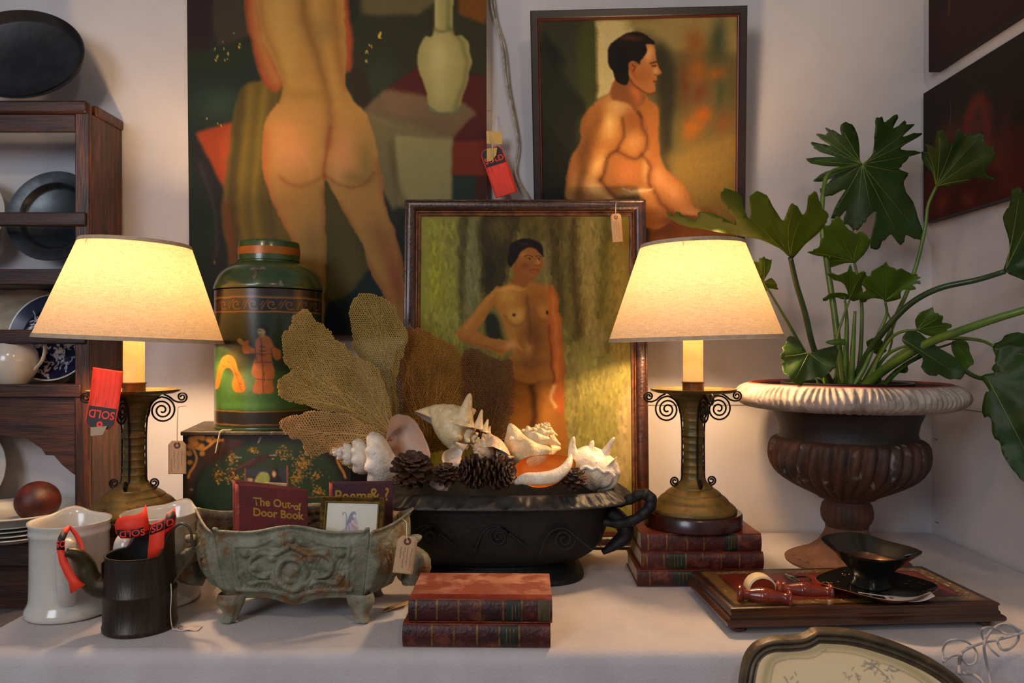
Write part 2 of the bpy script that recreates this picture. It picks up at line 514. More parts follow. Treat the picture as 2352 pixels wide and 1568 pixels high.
# ================================================================== PLATE RACK
def rz(py): return EYE - (py - 800) * 1.835 / F
m_rack = mat('dark_rack_wood', (50, 29, 16), (116, 62, 24), rough=0.42, scale=9, stretch=(9, 9, 0.8), lo=0.42, hi=0.72, bump=0.3, bscale=30, c3=(28, 16, 10), s3=7, lo3=0.5, hi3=0.68)  # upright grain; its stronger orange also holds the lamp's warm light on the side
m_rackh = mat('dark_rack_board', (46, 27, 17), (80, 44, 22), rough=0.42, scale=8, stretch=(0.8, 9, 9), lo=0.35, hi=0.7, bump=0.3, bscale=30, c3=(26, 15, 10), s3=7, lo3=0.5, hi3=0.68)
rack = thing('plate_rack', 'tall dark wooden plate rack holding pewter and china at the left', 'shelf', (-1.24, 1.91, 0.60))
XL, XR = -1.62, -1.018
for x in (XL, XR - 0.018):
    g = G(); g.box(x, x + 0.018, 1.845, 1.99, 0.60, 1.80); g.obj('side_board', m_rack, rack, bev=0.002)
for x in (XL - 0.002, XR - 0.034):
    g = G(); g.box(x, x + 0.034, 1.833, 1.845, 0.60, 1.822); g.obj('front_stile', m_rack, rack, bev=0.0025)
g = G(); g.box(XL - 0.01, XR - 0.002, 1.823, 1.856, rz(262), rz(233)); g.obj('top_moulding', m_rackh, rack, bev=0.006)
g = G(); g.box(XL, XR - 0.034, 1.835, 1.848, rz(302), rz(262)); g.obj('top_rail', m_rackh, rack, bev=0.002)
g = G(); g.box(XR - 0.022, XR + 0.004, 1.862, 1.992, 1.800, 1.826); g.obj('top_cap', m_rack, rack, bev=0.005)
for a, b in ((488, 520), (757, 790)):
    g = G(); g.box(XL, XR - 0.005, 1.826, 1.84, rz(b), rz(a)); g.obj('plate_bar', m_rackh, rack, bev=0.004)
for a, b in ((618, 655), (882, 912)):
    g = G(); g.box(XL, XR - 0.018, 1.828, 1.985, rz(b), rz(a)); g.obj('shelf_board', m_rackh, rack, bev=0.003)
g = G(); g.box(XL, XR - 0.018, 1.80, 1.985, rz(1292), rz(1236)); g.obj('shelf_board', m_rackh, rack, bev=0.004)
g = G(); g.box(XL, XR - 0.02, 1.85, 1.985, 0.60, rz(1292)); g.obj('plinth', m_rackh, rack)
# shaped valance
top = rz(912); 
low = [(-1.62, rz(1092)), (-1.56, rz(1060)), (-1.50, rz(1040)), (-1.44, rz(1010)), (-1.36, rz(1000)), (-1.30, rz(998)), (-1.233, rz(998)), (-1.17, rz(1008)),
       (-1.135, rz(1030)), (-1.125, rz(1045)), (-1.105, rz(1046)), (-1.085, rz(1068)), (-1.062, rz(1086)), (-1.052, rz(1092))]
g = G()
pts = [Vector((x, 1.838, z)) for x, z in low] + [Vector((-1.052, 1.838, top)), Vector((-1.62, 1.838, top))]
g.prism(pts, (0, 0.014, 0)); g.obj('shaped_apron', m_rackh, rack, smooth=False)

def dish(name, label, cat, c, r, tilt, m, well=0.72, lift=0.018, yaw=0, sx=1.0, rimm=None, group=None, mod=None, t=0.004):
    """round plate with broad rim and sunk well; c centre; tilt from lying flat (90 = standing)"""
    M = Matrix.Translation(c) @ Matrix.Rotation(R(yaw), 4, 'Z') @ Matrix.Rotation(R(tilt), 4, 'X') @ Matrix.Diagonal((sx, 1, 1, 1))
    g = G()
    w = well * r
    prof = [(0.0005, 0), (w * 0.9, 0), (w, lift * 0.25), (w * 1.04, lift * 0.75), (w * 1.1, lift * 0.86), (r * 0.97, lift), (r, lift * 1.02), (r * 1.005, lift * 0.95),
            (r, lift * 0.85), (w * 1.12, lift * 0.86 - t), (w * 1.0, -t * 0.7), (w * 0.9, -t), (0.0005, -t)]
    g.lathe(prof, 64, M=M)
    return tag(g.obj(name, m, ang=50), label, cat, group)
m_pew = mat('dark_pewter', (72, 74, 74), (52, 55, 56), rough=0.34, metal=0.75, scale=14, bump=0.08, bscale=30, rvar=0.1)
m_blk = mat('black_tole', (34, 32, 31), (52, 50, 50), rough=0.4, metal=0.35, scale=12, bump=0.1, c3=(70, 30, 24), s3=5, lo3=0.62, hi3=0.7)
m_white = mat('white_china', (214, 208, 196), (204, 196, 180), rough=0.16, scale=12, coat=0.4)
# plates seen in the rack
c = W(131, 500, 1.93); dish('pewter_plate', 'dark pewter plate standing behind the upper plate bar', 'plate', c, 0.117, 80, m_pew, well=0.70)
c = W(-82, 500, 1.93); pl = dish('white_plate', 'white plate cut off at the photo edge beside the pewter plate', 'plate', c, 0.113, 80, m_white, well=0.68, group='plates standing in the rack')
# oval tray on top of the rack
M = Matrix.Translation(W(52, 134, 1.90)) @ Matrix.Rotation(R(80), 4, 'X') @ Matrix.Diagonal((1.42, 1, 1, 1))
g = G(); r = 0.116
g.lathe([(0.0005, 0), (r * 0.84, 0), (r * 0.9, 0.004), (r * 0.97, 0.022), (r, 0.026), (r * 1.01, 0.022), (r * 0.93, -0.001), (r * 0.86, -0.004), (0.0005, -0.004)], 72, M=M)
tag(g.obj('oval_tray', m_blk), 'black oval metal tray standing on top of the plate rack', 'tray')
# blue and white platter
def blue_plate():
    t = thing('blue_white_plate', 'blue and white scroll-patterned plate behind the lower plate bar', 'plate', W(128, 875, 1.93))
    c = W(126, 776, 1.935); r = 0.112
    M = Matrix.Translation(c) @ Matrix.Rotation(R(80), 4, 'X')
    g = G()
    g.lathe([(0.0005, 0), (r * 0.62, 0), (r * 0.7, 0.006), (r * 0.98, 0.016), (r, 0.016), (r * 0.99, 0.012), (r * 0.7, 0.001), (0.0005, -0.005)], 64, M=M)
    g.obj('plate_body', m_white, t)
    p = Paint(-120, -120, 120, 120, 1.7, (20, 26, 56), seed=5, wob=1)
    rs = random.Random(8)
    for k in range(90):
        a = rs.uniform(0, 2 * PI); q = rs.uniform(20, 112); x, y = q * math.cos(a), q * math.sin(a); s = rs.uniform(6, 11); a2 = rs.uniform(0, 6.28); d = rs.choice((-1, 1))
        pts = [(x + (s * (1 - i / 9)) * math.cos(a2 + d * i * 0.62), y + (s * (1 - i / 9)) * math.sin(a2 + d * i * 0.62)) for i in range(9)]
        pts = [(pts[0][0] + (pts[0][0] - x) * 0.9, pts[0][1] + (pts[0][1] - y) * 0.9)] + pts
        p.line(pts, rs.uniform(3.2, 5.0), (206, 206, 206), soft=1.0)
    Mn = np.array(M)
    def fn(X, Y):
        rad = np.maximum(np.abs(X), np.abs(Y)) / 120; ang = np.arctan2(Y, X); q = rad * r * 0.965
        z = np.interp(q, [0, r * 0.62, r * 0.7, r * 0.98], [0, 0, 0.006, 0.016]) + 0.0006
        P = np.stack([q * np.cos(ang), q * np.sin(ang), z, np.ones_like(q)], -1)
        return (P @ Mn.T)[..., :3]
    p.surface('transfer_pattern', fn, paint_mat('glazed_pattern', rough=0.15, bump=0, coat=0.5), t, label='dark blue scrolling transfer pattern')
blue_plate()
c = W(62, 790, 1.965); dish('cream_platter', 'large cream platter behind the blue and white plate', 'plate', c, 0.142, 84, mat('cream_china', (196, 180, 150), (184, 168, 138), rough=0.2, coat=0.3), well=0.75, lift=0.012, sx=1.1)
# cream jug on the shelf, behind the lower plate bar
t = thing('cream_jug', 'small cream china jug with loop handle on the rack shelf', 'jug', W(30, 882, 1.866))
cj = W(30, 882, 1.866)
g = G(); g.lathe([(0.0005, 0.0), (0.030, 0.0), (0.034, 0.004), (0.052, 0.03), (0.058, 0.055), (0.052, 0.08), (0.040, 0.098), (0.036, 0.112), (0.040, 0.122), (0.037, 0.122), (0.033, 0.11), (0.0005, 0.06)], 48, c=cj)
g.obj('jug_body', m_white, t)
g = G(); g.tube(crom([cj + Vector(p) for p in ((0.036, 0, 0.112), (0.062, 0, 0.116), (0.078, 0, 0.095), (0.072, 0, 0.06), (0.052, 0, 0.035))], 6), 0.0055, 10, flat=0.7); g.obj('handle', m_white, t)
# lower shelf
c = W(-72, 1075, 1.95); dish('white_plate', 'white plate cut off at the photo edge beside the dark wooden ball', 'plate', c, 0.106, 80, m_white, well=0.7, group='plates standing in the rack')
zs = rz(1236) + 0.0001
for k in range(5):
    rr = (0.125, 0.128, 0.126, 0.130, 0.155)[k]; lifts = 0.015
    zc = zs + 0.004 + (0, 0.010, 0.020, 0.030, 0.046)[k]
    dish('white_plate', ('white china plate lowest in the pile on the bottom rack shelf', 'second white plate from the bottom of the rack pile',
         'middle white plate of the pile on the bottom rack shelf', 'white plate just under the big shallow bowl of the rack pile',
         'wide shallow white bowl carrying the dark wooden ball')[k], 'plate' if k < 4 else 'bowl',
         Vector((-1.195, 1.838 + (0.0 if k < 4 else 0.006), zc)), rr * 0.94, 0, m_white, well=0.62 if k < 4 else 0.8, lift=lifts if k < 4 else 0.022, group='pile of white plates on the bottom shelf')
c = W(86, 1116, 1.79); c.z = zs + 0.05 + 0.0485; c.x = -1.115
g = G(); rb = 0.0485
g.lathe([(max(0.0005, rb * math.sin(PI * i / 20)), -rb * math.cos(PI * i / 20) * 0.96) for i in range(21)], 40, c=c, mod=lambda t, i, r, z: (r * (1 + 0.02 * math.sin(3 * t)), z))
tag(g.obj('wooden_ball', mat('ball_wood', (90, 34, 22), (50, 24, 18), rough=0.5, scale=25, bump=0.3, bscale=80, c3=(150, 80, 40), s3=60, lo3=0.66, hi3=0.7)), 'dark reddish wooden ball lying on the white bowl', 'ball')
# ================================================================== PAINTINGS
m_oil = paint_mat('oil_paint', rough=0.55, bump=0.35, bscale=420, spec=0.18)
m_oilm = paint_mat('oil_paint_matte', rough=0.6, bump=0.3, bscale=420, spec=0.2)

def streaks(p, amp, seed, ang=0):
    n = vnoise(p.h, p.w, 60 if ang == 0 else 10, 10 if ang == 0 else 60, seed) + 0.6 * vnoise(p.h, p.w, 120 if ang == 0 else 24, 24 if ang == 0 else 120, seed + 3)
    p.img = p.img * (1 + n[..., None] * amp * 0.16)

# ---------- A: large unframed canvas, a figure seen from behind
p = Paint(428, -130, 1117, 769, 2.0, (44, 44, 27), seed=11, wob=2.2)
p.poly([(428, -130), (490, -130), (490, 60), (478, 130), (428, 135)], (50, 28, 28), 6, False)
p.poly([(486, -130), (575, -130), (575, 80), (500, 105), (486, 60)], (66, 56, 42), 5, False)
p.poly([(428, 118), (600, 90), (620, 150), (428, 156)], (42, 50, 28), 8, False)
p.poly([(428, 156), (630, 150), (640, 300), (428, 330)], (34, 44, 38), 8, False)
p.blob(500, 235, 60, 40, 0, (58, 78, 66), 0.7)
p.poly([(428, 290), (520, 300), (540, 600), (500, 769), (428, 769)], (30, 42, 32), 8, False)
p.poly([(820, -130), (1010, -130), (1010, 5), (960, 36), (830, 40)], (104, 92, 62), 8, False)
p.poly([(830, 35), (960, 36), (1010, 0), (1117, 60), (1117, 170), (955, 150), (870, 215), (800, 230), (790, 60)], (52, 52, 28), 6, False)
p.blob(870, 190, 40, 60, 20, (62, 78, 50), 0.5)
p.poly([(1052, -130), (1117, -130), (1117, 58), (1052, 30)], (122, 72, 18), 5, False)
p.poly([(880, 208), (955, 150), (1000, 158), (1117, 172), (1117, 470), (1030, 470), (1030, 320), (900, 260)], (92, 30, 20), 3, False)
p.poly([(1036, 325), (1117, 318), (1117, 402), (1036, 400)], (134, 46, 20), 3, False)
p.poly([(1036, 400), (1096, 402), (1092, 470), (1036, 470)], (40, 58, 54), 3, False)
p.poly([(1094, 402), (1117, 400), (1117, 769), (1094, 769)], (80, 32, 22), 3, False)
p.poly([(826, 250), (880, 204), (985, 222), (1064, 232), (1095, 256), (1038, 318), (940, 322), (880, 330)], (124, 100, 76), 3, False)
p.poly([(848, 262), (900, 268), (1000, 300), (1038, 316), (1036, 480), (900, 480), (860, 400)], (128, 112, 78), 3, False)
p.poly([(905, 308), (1036, 318), (1036, 475), (915, 480)], (160, 146, 104), 4, False)
p.poly([(880, 205), (985, 222), (960, 262), (900, 262)], (136, 104, 80), 6, True, 0.8)
p.line([(850, 262), (940, 300), (1030, 316)], 5, (140, 120, 90), 0.8, 4)
p.line([(895, 330), (905, 400), (925, 470)], 14, (96, 84, 52), 0.6, 6)
p.poly([(905, 470), (960, 480), (1060, 470), (1117, 470), (1117, 769), (930, 769)], (40, 44, 32), 6, False)
# chair leg / shadow and red cushion
p.poly([(438, 308), (470, 350), (500, 420), (514, 500), (505, 610), (475, 610), (486, 520), (470, 440), (444, 380)], (38, 34, 36), 4)
p.line([(455, 375), (480, 450), (492, 520), (488, 600)], 7, (62, 60, 62), 0.7, 4)
p.poly([(442, 300), (532, 277), (528, 360), (516, 442)], (158, 62, 22), 3, False)
p.poly([(500, 330), (530, 280), (526, 370), (515, 430)], (176, 78, 34), 8, True, 0.7)
# olive drapery
dr = p.poly([(556, 196), (580, 184), (650, 190), (690, 300), (690, 500), (700, 640), (760, 720), (700, 769), (520, 769), (520, 600), (503, 500), (512, 420), (528, 310), (540, 230)], (112, 92, 30), 4)
for x, c, w in ((545, (80, 64, 24), 14), (560, (140, 112, 34), 12), (578, (96, 84, 28), 8), (592, (150, 122, 36), 14), (612, (92, 76, 22), 12), (536, (66, 56, 26), 8), (628, (84, 70, 22), 14)):
    p.line([(x + 12, 200), (x, 330), (x - 12, 460), (x + 2, 600), (x + 8, 760)], w, c, 0.65, 7, clip=dr)
p.line([(512, 470), (520, 540), (534, 640), (530, 700)], 20, (120, 60, 24), 0.8, 8, clip=dr)
p.poly([(735, 400), (790, 470), (840, 590), (905, 690), (930, 769), (735, 769)], (84, 72, 22), 5)
p.blob(800, 600, 30, 80, -15, (104, 90, 26), 0.7)
p.poly([(748, 700), (800, 672), (845, 618), (880, 625), (905, 690), (945, 769), (745, 769)], (26, 40, 46), 5)
# shadow beside the waist
p.poly([(795, 158), (825, 156), (848, 196), (846, 232), (832, 246), (812, 215)], (58, 44, 18), 5)
# figure
SK = (188, 138, 72)
arm = p.poly([(562, -130), (620, -130), (600, 0), (606, 70), (620, 120), (644, 168), (646, 196), (628, 210), (602, 186), (588, 150), (576, 90), (565, 40)], (172, 92, 44), 3)
p.line([(585, -40), (590, 60), (610, 130), (632, 180)], 16, (200, 134, 76), 0.7, 8, clip=arm)
arm2 = p.poly([(770, -130), (800, -60), (800, 20), (809, 80), (807, 150), (796, 164), (786, 130), (776, 60)], (176, 84, 40), 3)
body = p.poly([(596, -130), (785, -130), (790, 0), (793, 90), (795, 150), (790, 190), (812, 228), (842, 262), (858, 310), (866, 360), (876, 410), (884, 470), (908, 540),
               (922, 600), (932, 690), (945, 769), (906, 769), (884, 690), (846, 620), (830, 560), (800, 510), (776, 465), (744, 410),
               (742, 470), (745, 560), (742, 640), (735, 769), (690, 769), (684, 640), (668, 560), (640, 500), (618, 450), (602, 390), (600, 310), (616, 258), (644, 220),
               (648, 196), (636, 160), (612, 110), (598, 60)], SK, 2.5)
def B(*a, **k): p.blob(*a, clip=body, **k)
def Ln(*a, **k): p.line(*a, clip=body, **k)
B(640, 30, 34, 80, 0, (206, 158, 92), alpha=0.8)
B(660, 140, 22, 70, 5, (198, 158, 82), alpha=0.7)
Ln([(688, -60), (700, 40), (722, 110), (742, 180), (756, 250), (752, 330)], 18, (128, 84, 34), alpha=0.75, soft=12)
Ln([(712, -60), (730, 40), (752, 110), (766, 180), (772, 240)], 14, (204, 154, 84), alpha=0.7, soft=10)
Ln([(760, -60), (768, 40), (776, 120), (790, 200)], 14, (140, 84, 34), alpha=0.6, soft=12)
Ln([(598, 0), (604, 60), (628, 120), (650, 190), (640, 226)], 10, (150, 98, 40), alpha=0.55, soft=8)
B(700, 215, 70, 14, 4, (158, 116, 52), alpha=0.55)
B(735, 70, 30, 30, 0, (120, 92, 50), alpha=0.35)
B(665, 345, 48, 60, 0, (222, 150, 100), alpha=0.9)
B(650, 300, 34, 30, -30, (220, 146, 92), alpha=0.6)
B(790, 350, 34, 58, -8, (212, 144, 98), alpha=0.9)
B(775, 395, 20, 26, 0, (232, 166, 128), alpha=0.6)
B(840, 370, 20, 55, -8, (140, 116, 56), alpha=0.7)
B(815, 405, 40, 16, 10, (150, 118, 58), alpha=0.7)
B(610, 350, 10, 60, 0, (190, 110, 56), alpha=0.6)
Ln([(756, 290), (750, 330), (744, 375), (742, 410)], 6, (150, 72, 34), alpha=0.85, soft=5)
Ln([(742, 402), (718, 414), (690, 424), (664, 420), (640, 404)], 5, (156, 88, 40), alpha=0.75, soft=5)
Ln([(742, 400), (770, 418), (805, 427), (835, 420), (856, 395)], 5, (140, 84, 36), alpha=0.75, soft=5)
Ln([(690, 350), (712, 385), (708, 405)], 5, (232, 160, 118), alpha=0.4, soft=8)
Ln([(600, 300), (602, 390), (620, 455), (646, 510), (672, 570), (688, 640)], 9, (190, 84, 46), alpha=0.65, soft=8)
Ln([(866, 370), (880, 450), (906, 530), (926, 620)], 9, (168, 70, 40), alpha=0.6, soft=8)
B(690, 470, 34, 50, 0, (190, 134, 66), alpha=0.6)
B(715, 560, 26, 60, 0, (152, 112, 62), alpha=0.7)
B(705, 680, 26, 60, 0, (124, 84, 50), alpha=0.8)
Ln([(738, 430), (742, 520), (740, 640)], 8, (132, 70, 34), alpha=0.6, soft=8)
B(830, 480, 34, 40, -25, (190, 132, 70), alpha=0.6)
B(870, 540, 26, 50, -22, (150, 100, 58), alpha=0.7)
B(905, 640, 20, 80, -12, (156, 72, 44), alpha=0.7)
Ln([(775, 465), (806, 520), (840, 600), (890, 690)], 8, (150, 66, 34), alpha=0.6, soft=8)
p.line([(565, -60), (570, 60), (590, 140), (604, 186), (628, 208)], 5, (164, 52, 22), 0.7, 4, clip=arm)
p.line([(802, 0), (809, 80), (806, 150)], 5, (150, 40, 20), 0.6, 4, clip=arm2)
p.strokes(7000, 7, 2.4, 80, 40, 0.035, 3, 0.45)
# vase
v = p.poly([(998, -130), (1040, -130), (1040, 62), (1060, 78), (1076, 100), (1082, 135), (1076, 175), (1064, 215), (1054, 248), (1034, 258), (1008, 256), (988, 245), (978, 210), (966, 175), (958, 140), (962, 105), (976, 82), (997, 64)], (166, 156, 104), 2)
p.blob(1008, 130, 26, 50, 0, (202, 188, 140), 0.9, clip=v); p.blob(1010, 205, 18, 34, 0, (190, 182, 128), 0.7, clip=v)
p.line([(1032, 62), (1058, 90), (1072, 140), (1062, 200), (1044, 250)], 9, (112, 104, 62), 0.75, 6, clip=v)
p.line([(1026, -120), (1030, 60)], 9, (112, 112, 72), 0.8, 5, clip=v)
p.line([(1003, -120), (1003, 60)], 8, (186, 180, 130), 0.7, 4, clip=v)
p.line([(997, 64), (1020, 70), (1042, 64)], 5, (96, 92, 56), 0.7, 3)
p.line([(985, 240), (1008, 256), (1040, 256), (1056, 244)], 4, (90, 112, 84), 0.8, 2)
# flaked paint
rs = random.Random(3)
for cx, cy, n, s in ((506, 122, 9, 16), (870, 78, 2, 3), (848, 108, 4, 9), (500, 280, 2, 4), (528, 88, 3, 22), (840, 134, 2, 4), (470, 268, 1, 1), (488, 600, 1, 1), (545, 104, 2, 6)):
    for k in range(n):
        x = cx + rs.uniform(-s, s); y = cy + rs.uniform(-s, s); l = rs.uniform(1.5, 6)
        p.line([(x, y), (x + rs.uniform(-2, 2), y + l)], rs.uniform(1.5, 3), (206, 182, 60), 0.9, 0.6)
p.line([(874, 72), (869, 84)], 5, (206, 182, 60), 1, 0.8)
p.contrast(1.08, 95, 0.93)
streaks(p, 0.16, 21); streaks(p, 0.10, 27, 1)
t = thing('canvas_painting', 'large unframed oil painting of a nude seen from behind beside a vase', 'painting', (-0.46, 1.98, 1.26))
# the canvas leans a little: nearer at the top
D0, D1 = 1.95, 1.972
def canvas_slab(p, TL, TR, BL, th, name, m, parent, gain, edge_m, rows=True):
    TL, TR, BL = Vector(TL), Vector(TR), Vector(BL); U = TR - TL; V = BL - TL; n = U.cross(V).normalized()
    if n.y > 0 and abs(n.x) < 0.5: n = -n
    o = p.surface(name, flat_map(p.r, TL, U, V), m, parent, gain)
    g = G(); e = n * 0.0004
    q = [TL - e, TR - e, TR + V - e, BL - e]
    g.prism(q, -n * th); g.obj('stretcher', edge_m, parent, smooth=False)
    return o
TL = W(428, -130, D0); TR = W(1117, -130, D0); BL = W(434, 769, D1); 
canvas_slab(p, TL, TR, (TL.x, D1, BL.z), 0.018, 'canvas', m_oil, t, (0.88, 0.90, 0.68), mat('canvas_edge', (170, 140, 80), (120, 90, 50), scale=60))

# ---------- framed picture helper
def frame_bars(g, x0, x1, z0, z1, prof, M, mi=0):
    """mitred moulding: prof = list of (inwards distance, height towards viewer); outer rectangle x0..x1, z0..z1"""
    n = len(prof)
    vs = []
    for (i, h) in prof:
        for (x, z) in ((x0 + i, z1 - i), (x1 - i, z1 - i), (x1 - i, z0 + i), (x0 + i, z0 + i)):
            vs.append(M @ Vector((x, -h, z)))
    fs = []
    for k in range(n - 1):
        for c in range(4):
            d = (c + 1) % 4
            fs.append((k * 4 + c, k * 4 + d, (k + 1) * 4 + d, (k + 1) * 4 + c))
    g.add(vs, fs, mi)
    return g

# ---------- B: seated man, black frame, hung leaning forward
p = Paint(1238, 40, 1698, 705, 1.4, (120, 98, 60), seed=31, wob=3.0)
p.poly([(1238, 40), (1375, 40), (1370, 250), (1345, 480), (1238, 520)], (70, 68, 42), 6, False)
p.poly([(1330, 60), (1370, 44), (1372, 230), (1345, 250), (1325, 140)], (86, 88, 34), 10, True, 0.8)
p.poly([(1242, 92), (1270, 88), (1290, 115), (1298, 170), (1330, 210), (1342, 240), (1320, 290), (1330, 420), (1300, 480), (1240, 470)], (46, 48, 34), 7, True, 0.9)
for k in range(14): p.line([(1250 + k * 6, 110 + 12 * k % 50), (1246 + k * 7, 260 + k * 9)], 3, (84, 82, 54), 0.3, 3)
p.poly([(1369, 40), (1450, 40), (1470, 120), (1420, 200), (1371, 216)], (190, 164, 118), 4, False)
p.line([(1372, 60), (1371, 210)], 3, (150, 90, 40), 0.6, 2)
p.poly([(1440, 40), (1698, 40), (1698, 120), (1520, 110), (1500, 70), (1440, 64)], (156, 128, 78), 10, False)
p.poly([(1500, 100), (1540, 110), (1560, 200), (1545, 400), (1520, 380), (1510, 200)], (70, 62, 42), 12, True, 0.9)
p.poly([(1530, 350), (1698, 300), (1698, 540), (1560, 470)], (150, 112, 54), 14, False, 0.9)
for x, y, rx, ry, a, c in ((1605, 160, 22, 34, 10, (176, 92, 30)), (1640, 120, 26, 20, 30, (112, 96, 50)), (1600, 95, 26, 30, 0, (160, 84, 34)), (1655, 90, 20, 50, 5, (70, 76, 56)),
                            (1590, 290, 26, 34, 30, (196, 104, 28)), (1620, 260, 20, 24, 40, (200, 96, 26)), (1610, 210, 16, 26, 20, (140, 66, 42)), (1575, 190, 14, 50, 0, (128, 66, 34)),
                            (1660, 210, 12, 40, 0, (86, 88, 56)), (1670, 280, 20, 30, 30, (150, 84, 44)), (1650, 165, 22, 14, 0, (180, 92, 32)), (1560, 300, 12, 60, 0, (120, 106, 60)), (1685, 200, 12, 40, 0, (104, 92, 54))):
    p.blob(x, y, rx, ry, a, c, 0.8)
p.poly([(1485, 480), (1560, 470), (1640, 480), (1698, 520), (1698, 705), (1480, 705)], (150, 78, 34), 6, False)
p.blob(1600, 570, 90, 30, 5, (182, 96, 40), 0.8); p.blob(1530, 520, 40, 26, 20, (120, 56, 30), 0.7)
p.poly([(1240, 470), (1490, 470), (1490, 705), (1240, 705)], (52, 46, 26), 5, False)
tor = p.poly([(1415, 180), (1398, 206), (1370, 222), (1344, 250), (1334, 275), (1328, 318), (1310, 348), (1298, 395), (1292, 432), (1302, 454), (1340, 452), (1360, 462), (1410, 470),
              (1490, 520), (1530, 512), (1560, 488), (1620, 492), (1612, 474), (1598, 470), (1580, 430), (1556, 404), (1526, 372), (1516, 330), (1514, 290), (1517, 262), (1510, 236), (1490, 216), (1482, 205), (1447, 170)], (176, 104, 50), 2.2)
def B(*a, **k): p.blob(*a, clip=tor, **k)
def Ln(*a, **k): p.line(*a, clip=tor, **k)
B(1400, 275, 22, 36, 10, (222, 166, 100), alpha=0.95); B(1370, 270, 14, 40, 15, (150, 84, 36), alpha=0.6); B(1340, 330, 18, 60, 12, (120, 70, 30), alpha=0.75)
B(1420, 235, 30, 18, 20, (204, 152, 100), alpha=0.9); B(1455, 270, 26, 26, 0, (160, 84, 40), alpha=0.7); B(1455, 320, 30, 26, 0, (206, 136, 80), alpha=0.85)
B(1370, 370, 18, 34, 20, (224, 162, 100), alpha=0.95); B(1312, 420, 12, 34, 10, (190, 130, 70), alpha=0.8); B(1330, 410, 12, 50, 10, (112, 68, 32), alpha=0.7)
B(1365, 425, 30, 18, 30, (232, 172, 118), alpha=0.95); B(1400, 445, 24, 10, 25, (226, 152, 96), alpha=0.9)
B(1440, 390, 34, 30, 0, (200, 112, 62), alpha=0.9); B(1485, 380, 9, 34, 0, (212, 150, 96), alpha=0.8); B(1500, 300, 12, 60, 0, (190, 104, 52), alpha=0.7)
B(1460, 435, 36, 9, 0, (230, 180, 130), alpha=0.7); B(1515, 400, 16, 30, -20, (216, 140, 96), alpha=0.8); B(1550, 440, 20, 40, -35, (214, 140, 92), alpha=0.85); B(1590, 482, 26, 12, 10, (216, 148, 100), alpha=0.8)
B(1500, 455, 30, 16, 20, (206, 128, 74), alpha=0.9); B(1540, 500, 30, 10, -5, (120, 56, 30), alpha=0.6)
Ln([(1428, 262), (1431, 300), (1420, 335), (1440, 350), (1465, 358), (1482, 340), (1486, 310), (1476, 280), (1470, 250)], 5, (104, 50, 24), alpha=0.72, soft=5)
Ln([(1420, 335), (1395, 352), (1384, 390), (1376, 404)], 6, (96, 46, 24), alpha=0.72, soft=5)
Ln([(1376, 404), (1400, 430), (1420, 452)], 6, (110, 48, 24), alpha=0.72, soft=5)
Ln([(1476, 350), (1496, 372), (1492, 400), (1500, 430), (1530, 470), (1560, 488)], 5, (110, 52, 28), alpha=0.72, soft=5)
Ln([(1344, 250), (1330, 300), (1308, 350), (1296, 410)], 6, (150, 80, 34), alpha=0.7, soft=4)
Ln([(1430, 424), (1460, 432), (1498, 428)], 4, (240, 196, 150), alpha=0.8, soft=3)
Ln([(1460, 240), (1472, 262)], 4, (90, 44, 24), alpha=0.6, soft=3)
p.poly([(1410, 452), (1475, 445), (1470, 500), (1420, 500)], (90, 72, 30), 6, True, 0.8)
p.strokes(6000, 6, 2.4, 100, 50, 0.05, 5, 0.55)
neck = p.poly([(1412, 180), (1446, 172), (1478, 204), (1484, 222), (1462, 244), (1448, 236), (1425, 222), (1405, 216)], (148, 84, 44), 3)
p.blob(1462, 205, 12, 24, -15, (196, 104, 54), 0.9, clip=neck)
face = p.poly([(1480, 96), (1500, 98), (1506, 118), (1511, 138), (1516, 152), (1523, 163), (1513, 169), (1513, 178), (1508, 186), (1510, 198), (1502, 207), (1482, 206), (1462, 192), (1448, 172), (1444, 150), (1452, 134), (1472, 144)], (182, 108, 56), 1.6)
p.blob(1492, 118, 10, 18, 0, (216, 150, 96), 0.9, clip=face); p.blob(1478, 172, 20, 16, 0, (170, 92, 48), 0.7, clip=face); p.blob(1508, 158, 7, 10, 0, (214, 146, 96), 0.8, clip=face)
p.line([(1496, 140), (1510, 138)], 3, (80, 42, 24), 0.9, 1.5); p.line([(1500, 146), (1508, 146)], 3, (60, 36, 28), 0.8, 1.5)
p.line([(1504, 182), (1511, 181)], 2.5, (120, 44, 30), 0.9, 1.2); p.line([(1512, 168), (1506, 167)], 2, (110, 54, 30), 0.8, 1.2)
p.line([(1448, 176), (1470, 198), (1492, 207), (1506, 205)], 3, (110, 52, 28), 0.7, 2)
hair = p.poly([(1397, 122), (1402, 98), (1420, 80), (1450, 71), (1482, 74), (1502, 90), (1502, 99), (1484, 98), (1486, 118), (1474, 134), (1474, 142), (1462, 134), (1448, 136), (1444, 156), (1442, 186), (1420, 182), (1410, 158), (1400, 146)], (62, 34, 18), 2)
p.blob(1450, 82, 30, 7, 5, (120, 66, 26), 0.7, clip=hair); p.blob(1430, 140, 16, 30, 0, (40, 30, 26), 0.8, clip=hair)
p.poly([(1446, 138), (1460, 136), (1466, 146), (1460, 160), (1464, 176), (1452, 164), (1445, 152)], (178, 88, 44), 1.5); p.line([(1454, 142), (1460, 150), (1455, 158)], 2, (90, 42, 24), 0.8, 1.2)
p.contrast(1.38, 100, 0.92)
streaks(p, 0.14, 41); streaks(p, 0.12, 43, 1)
frm = thing('framed_painting', 'oil painting of a bare-chested seated man in a thin black frame', 'painting', (0.37, 1.97, 1.35))
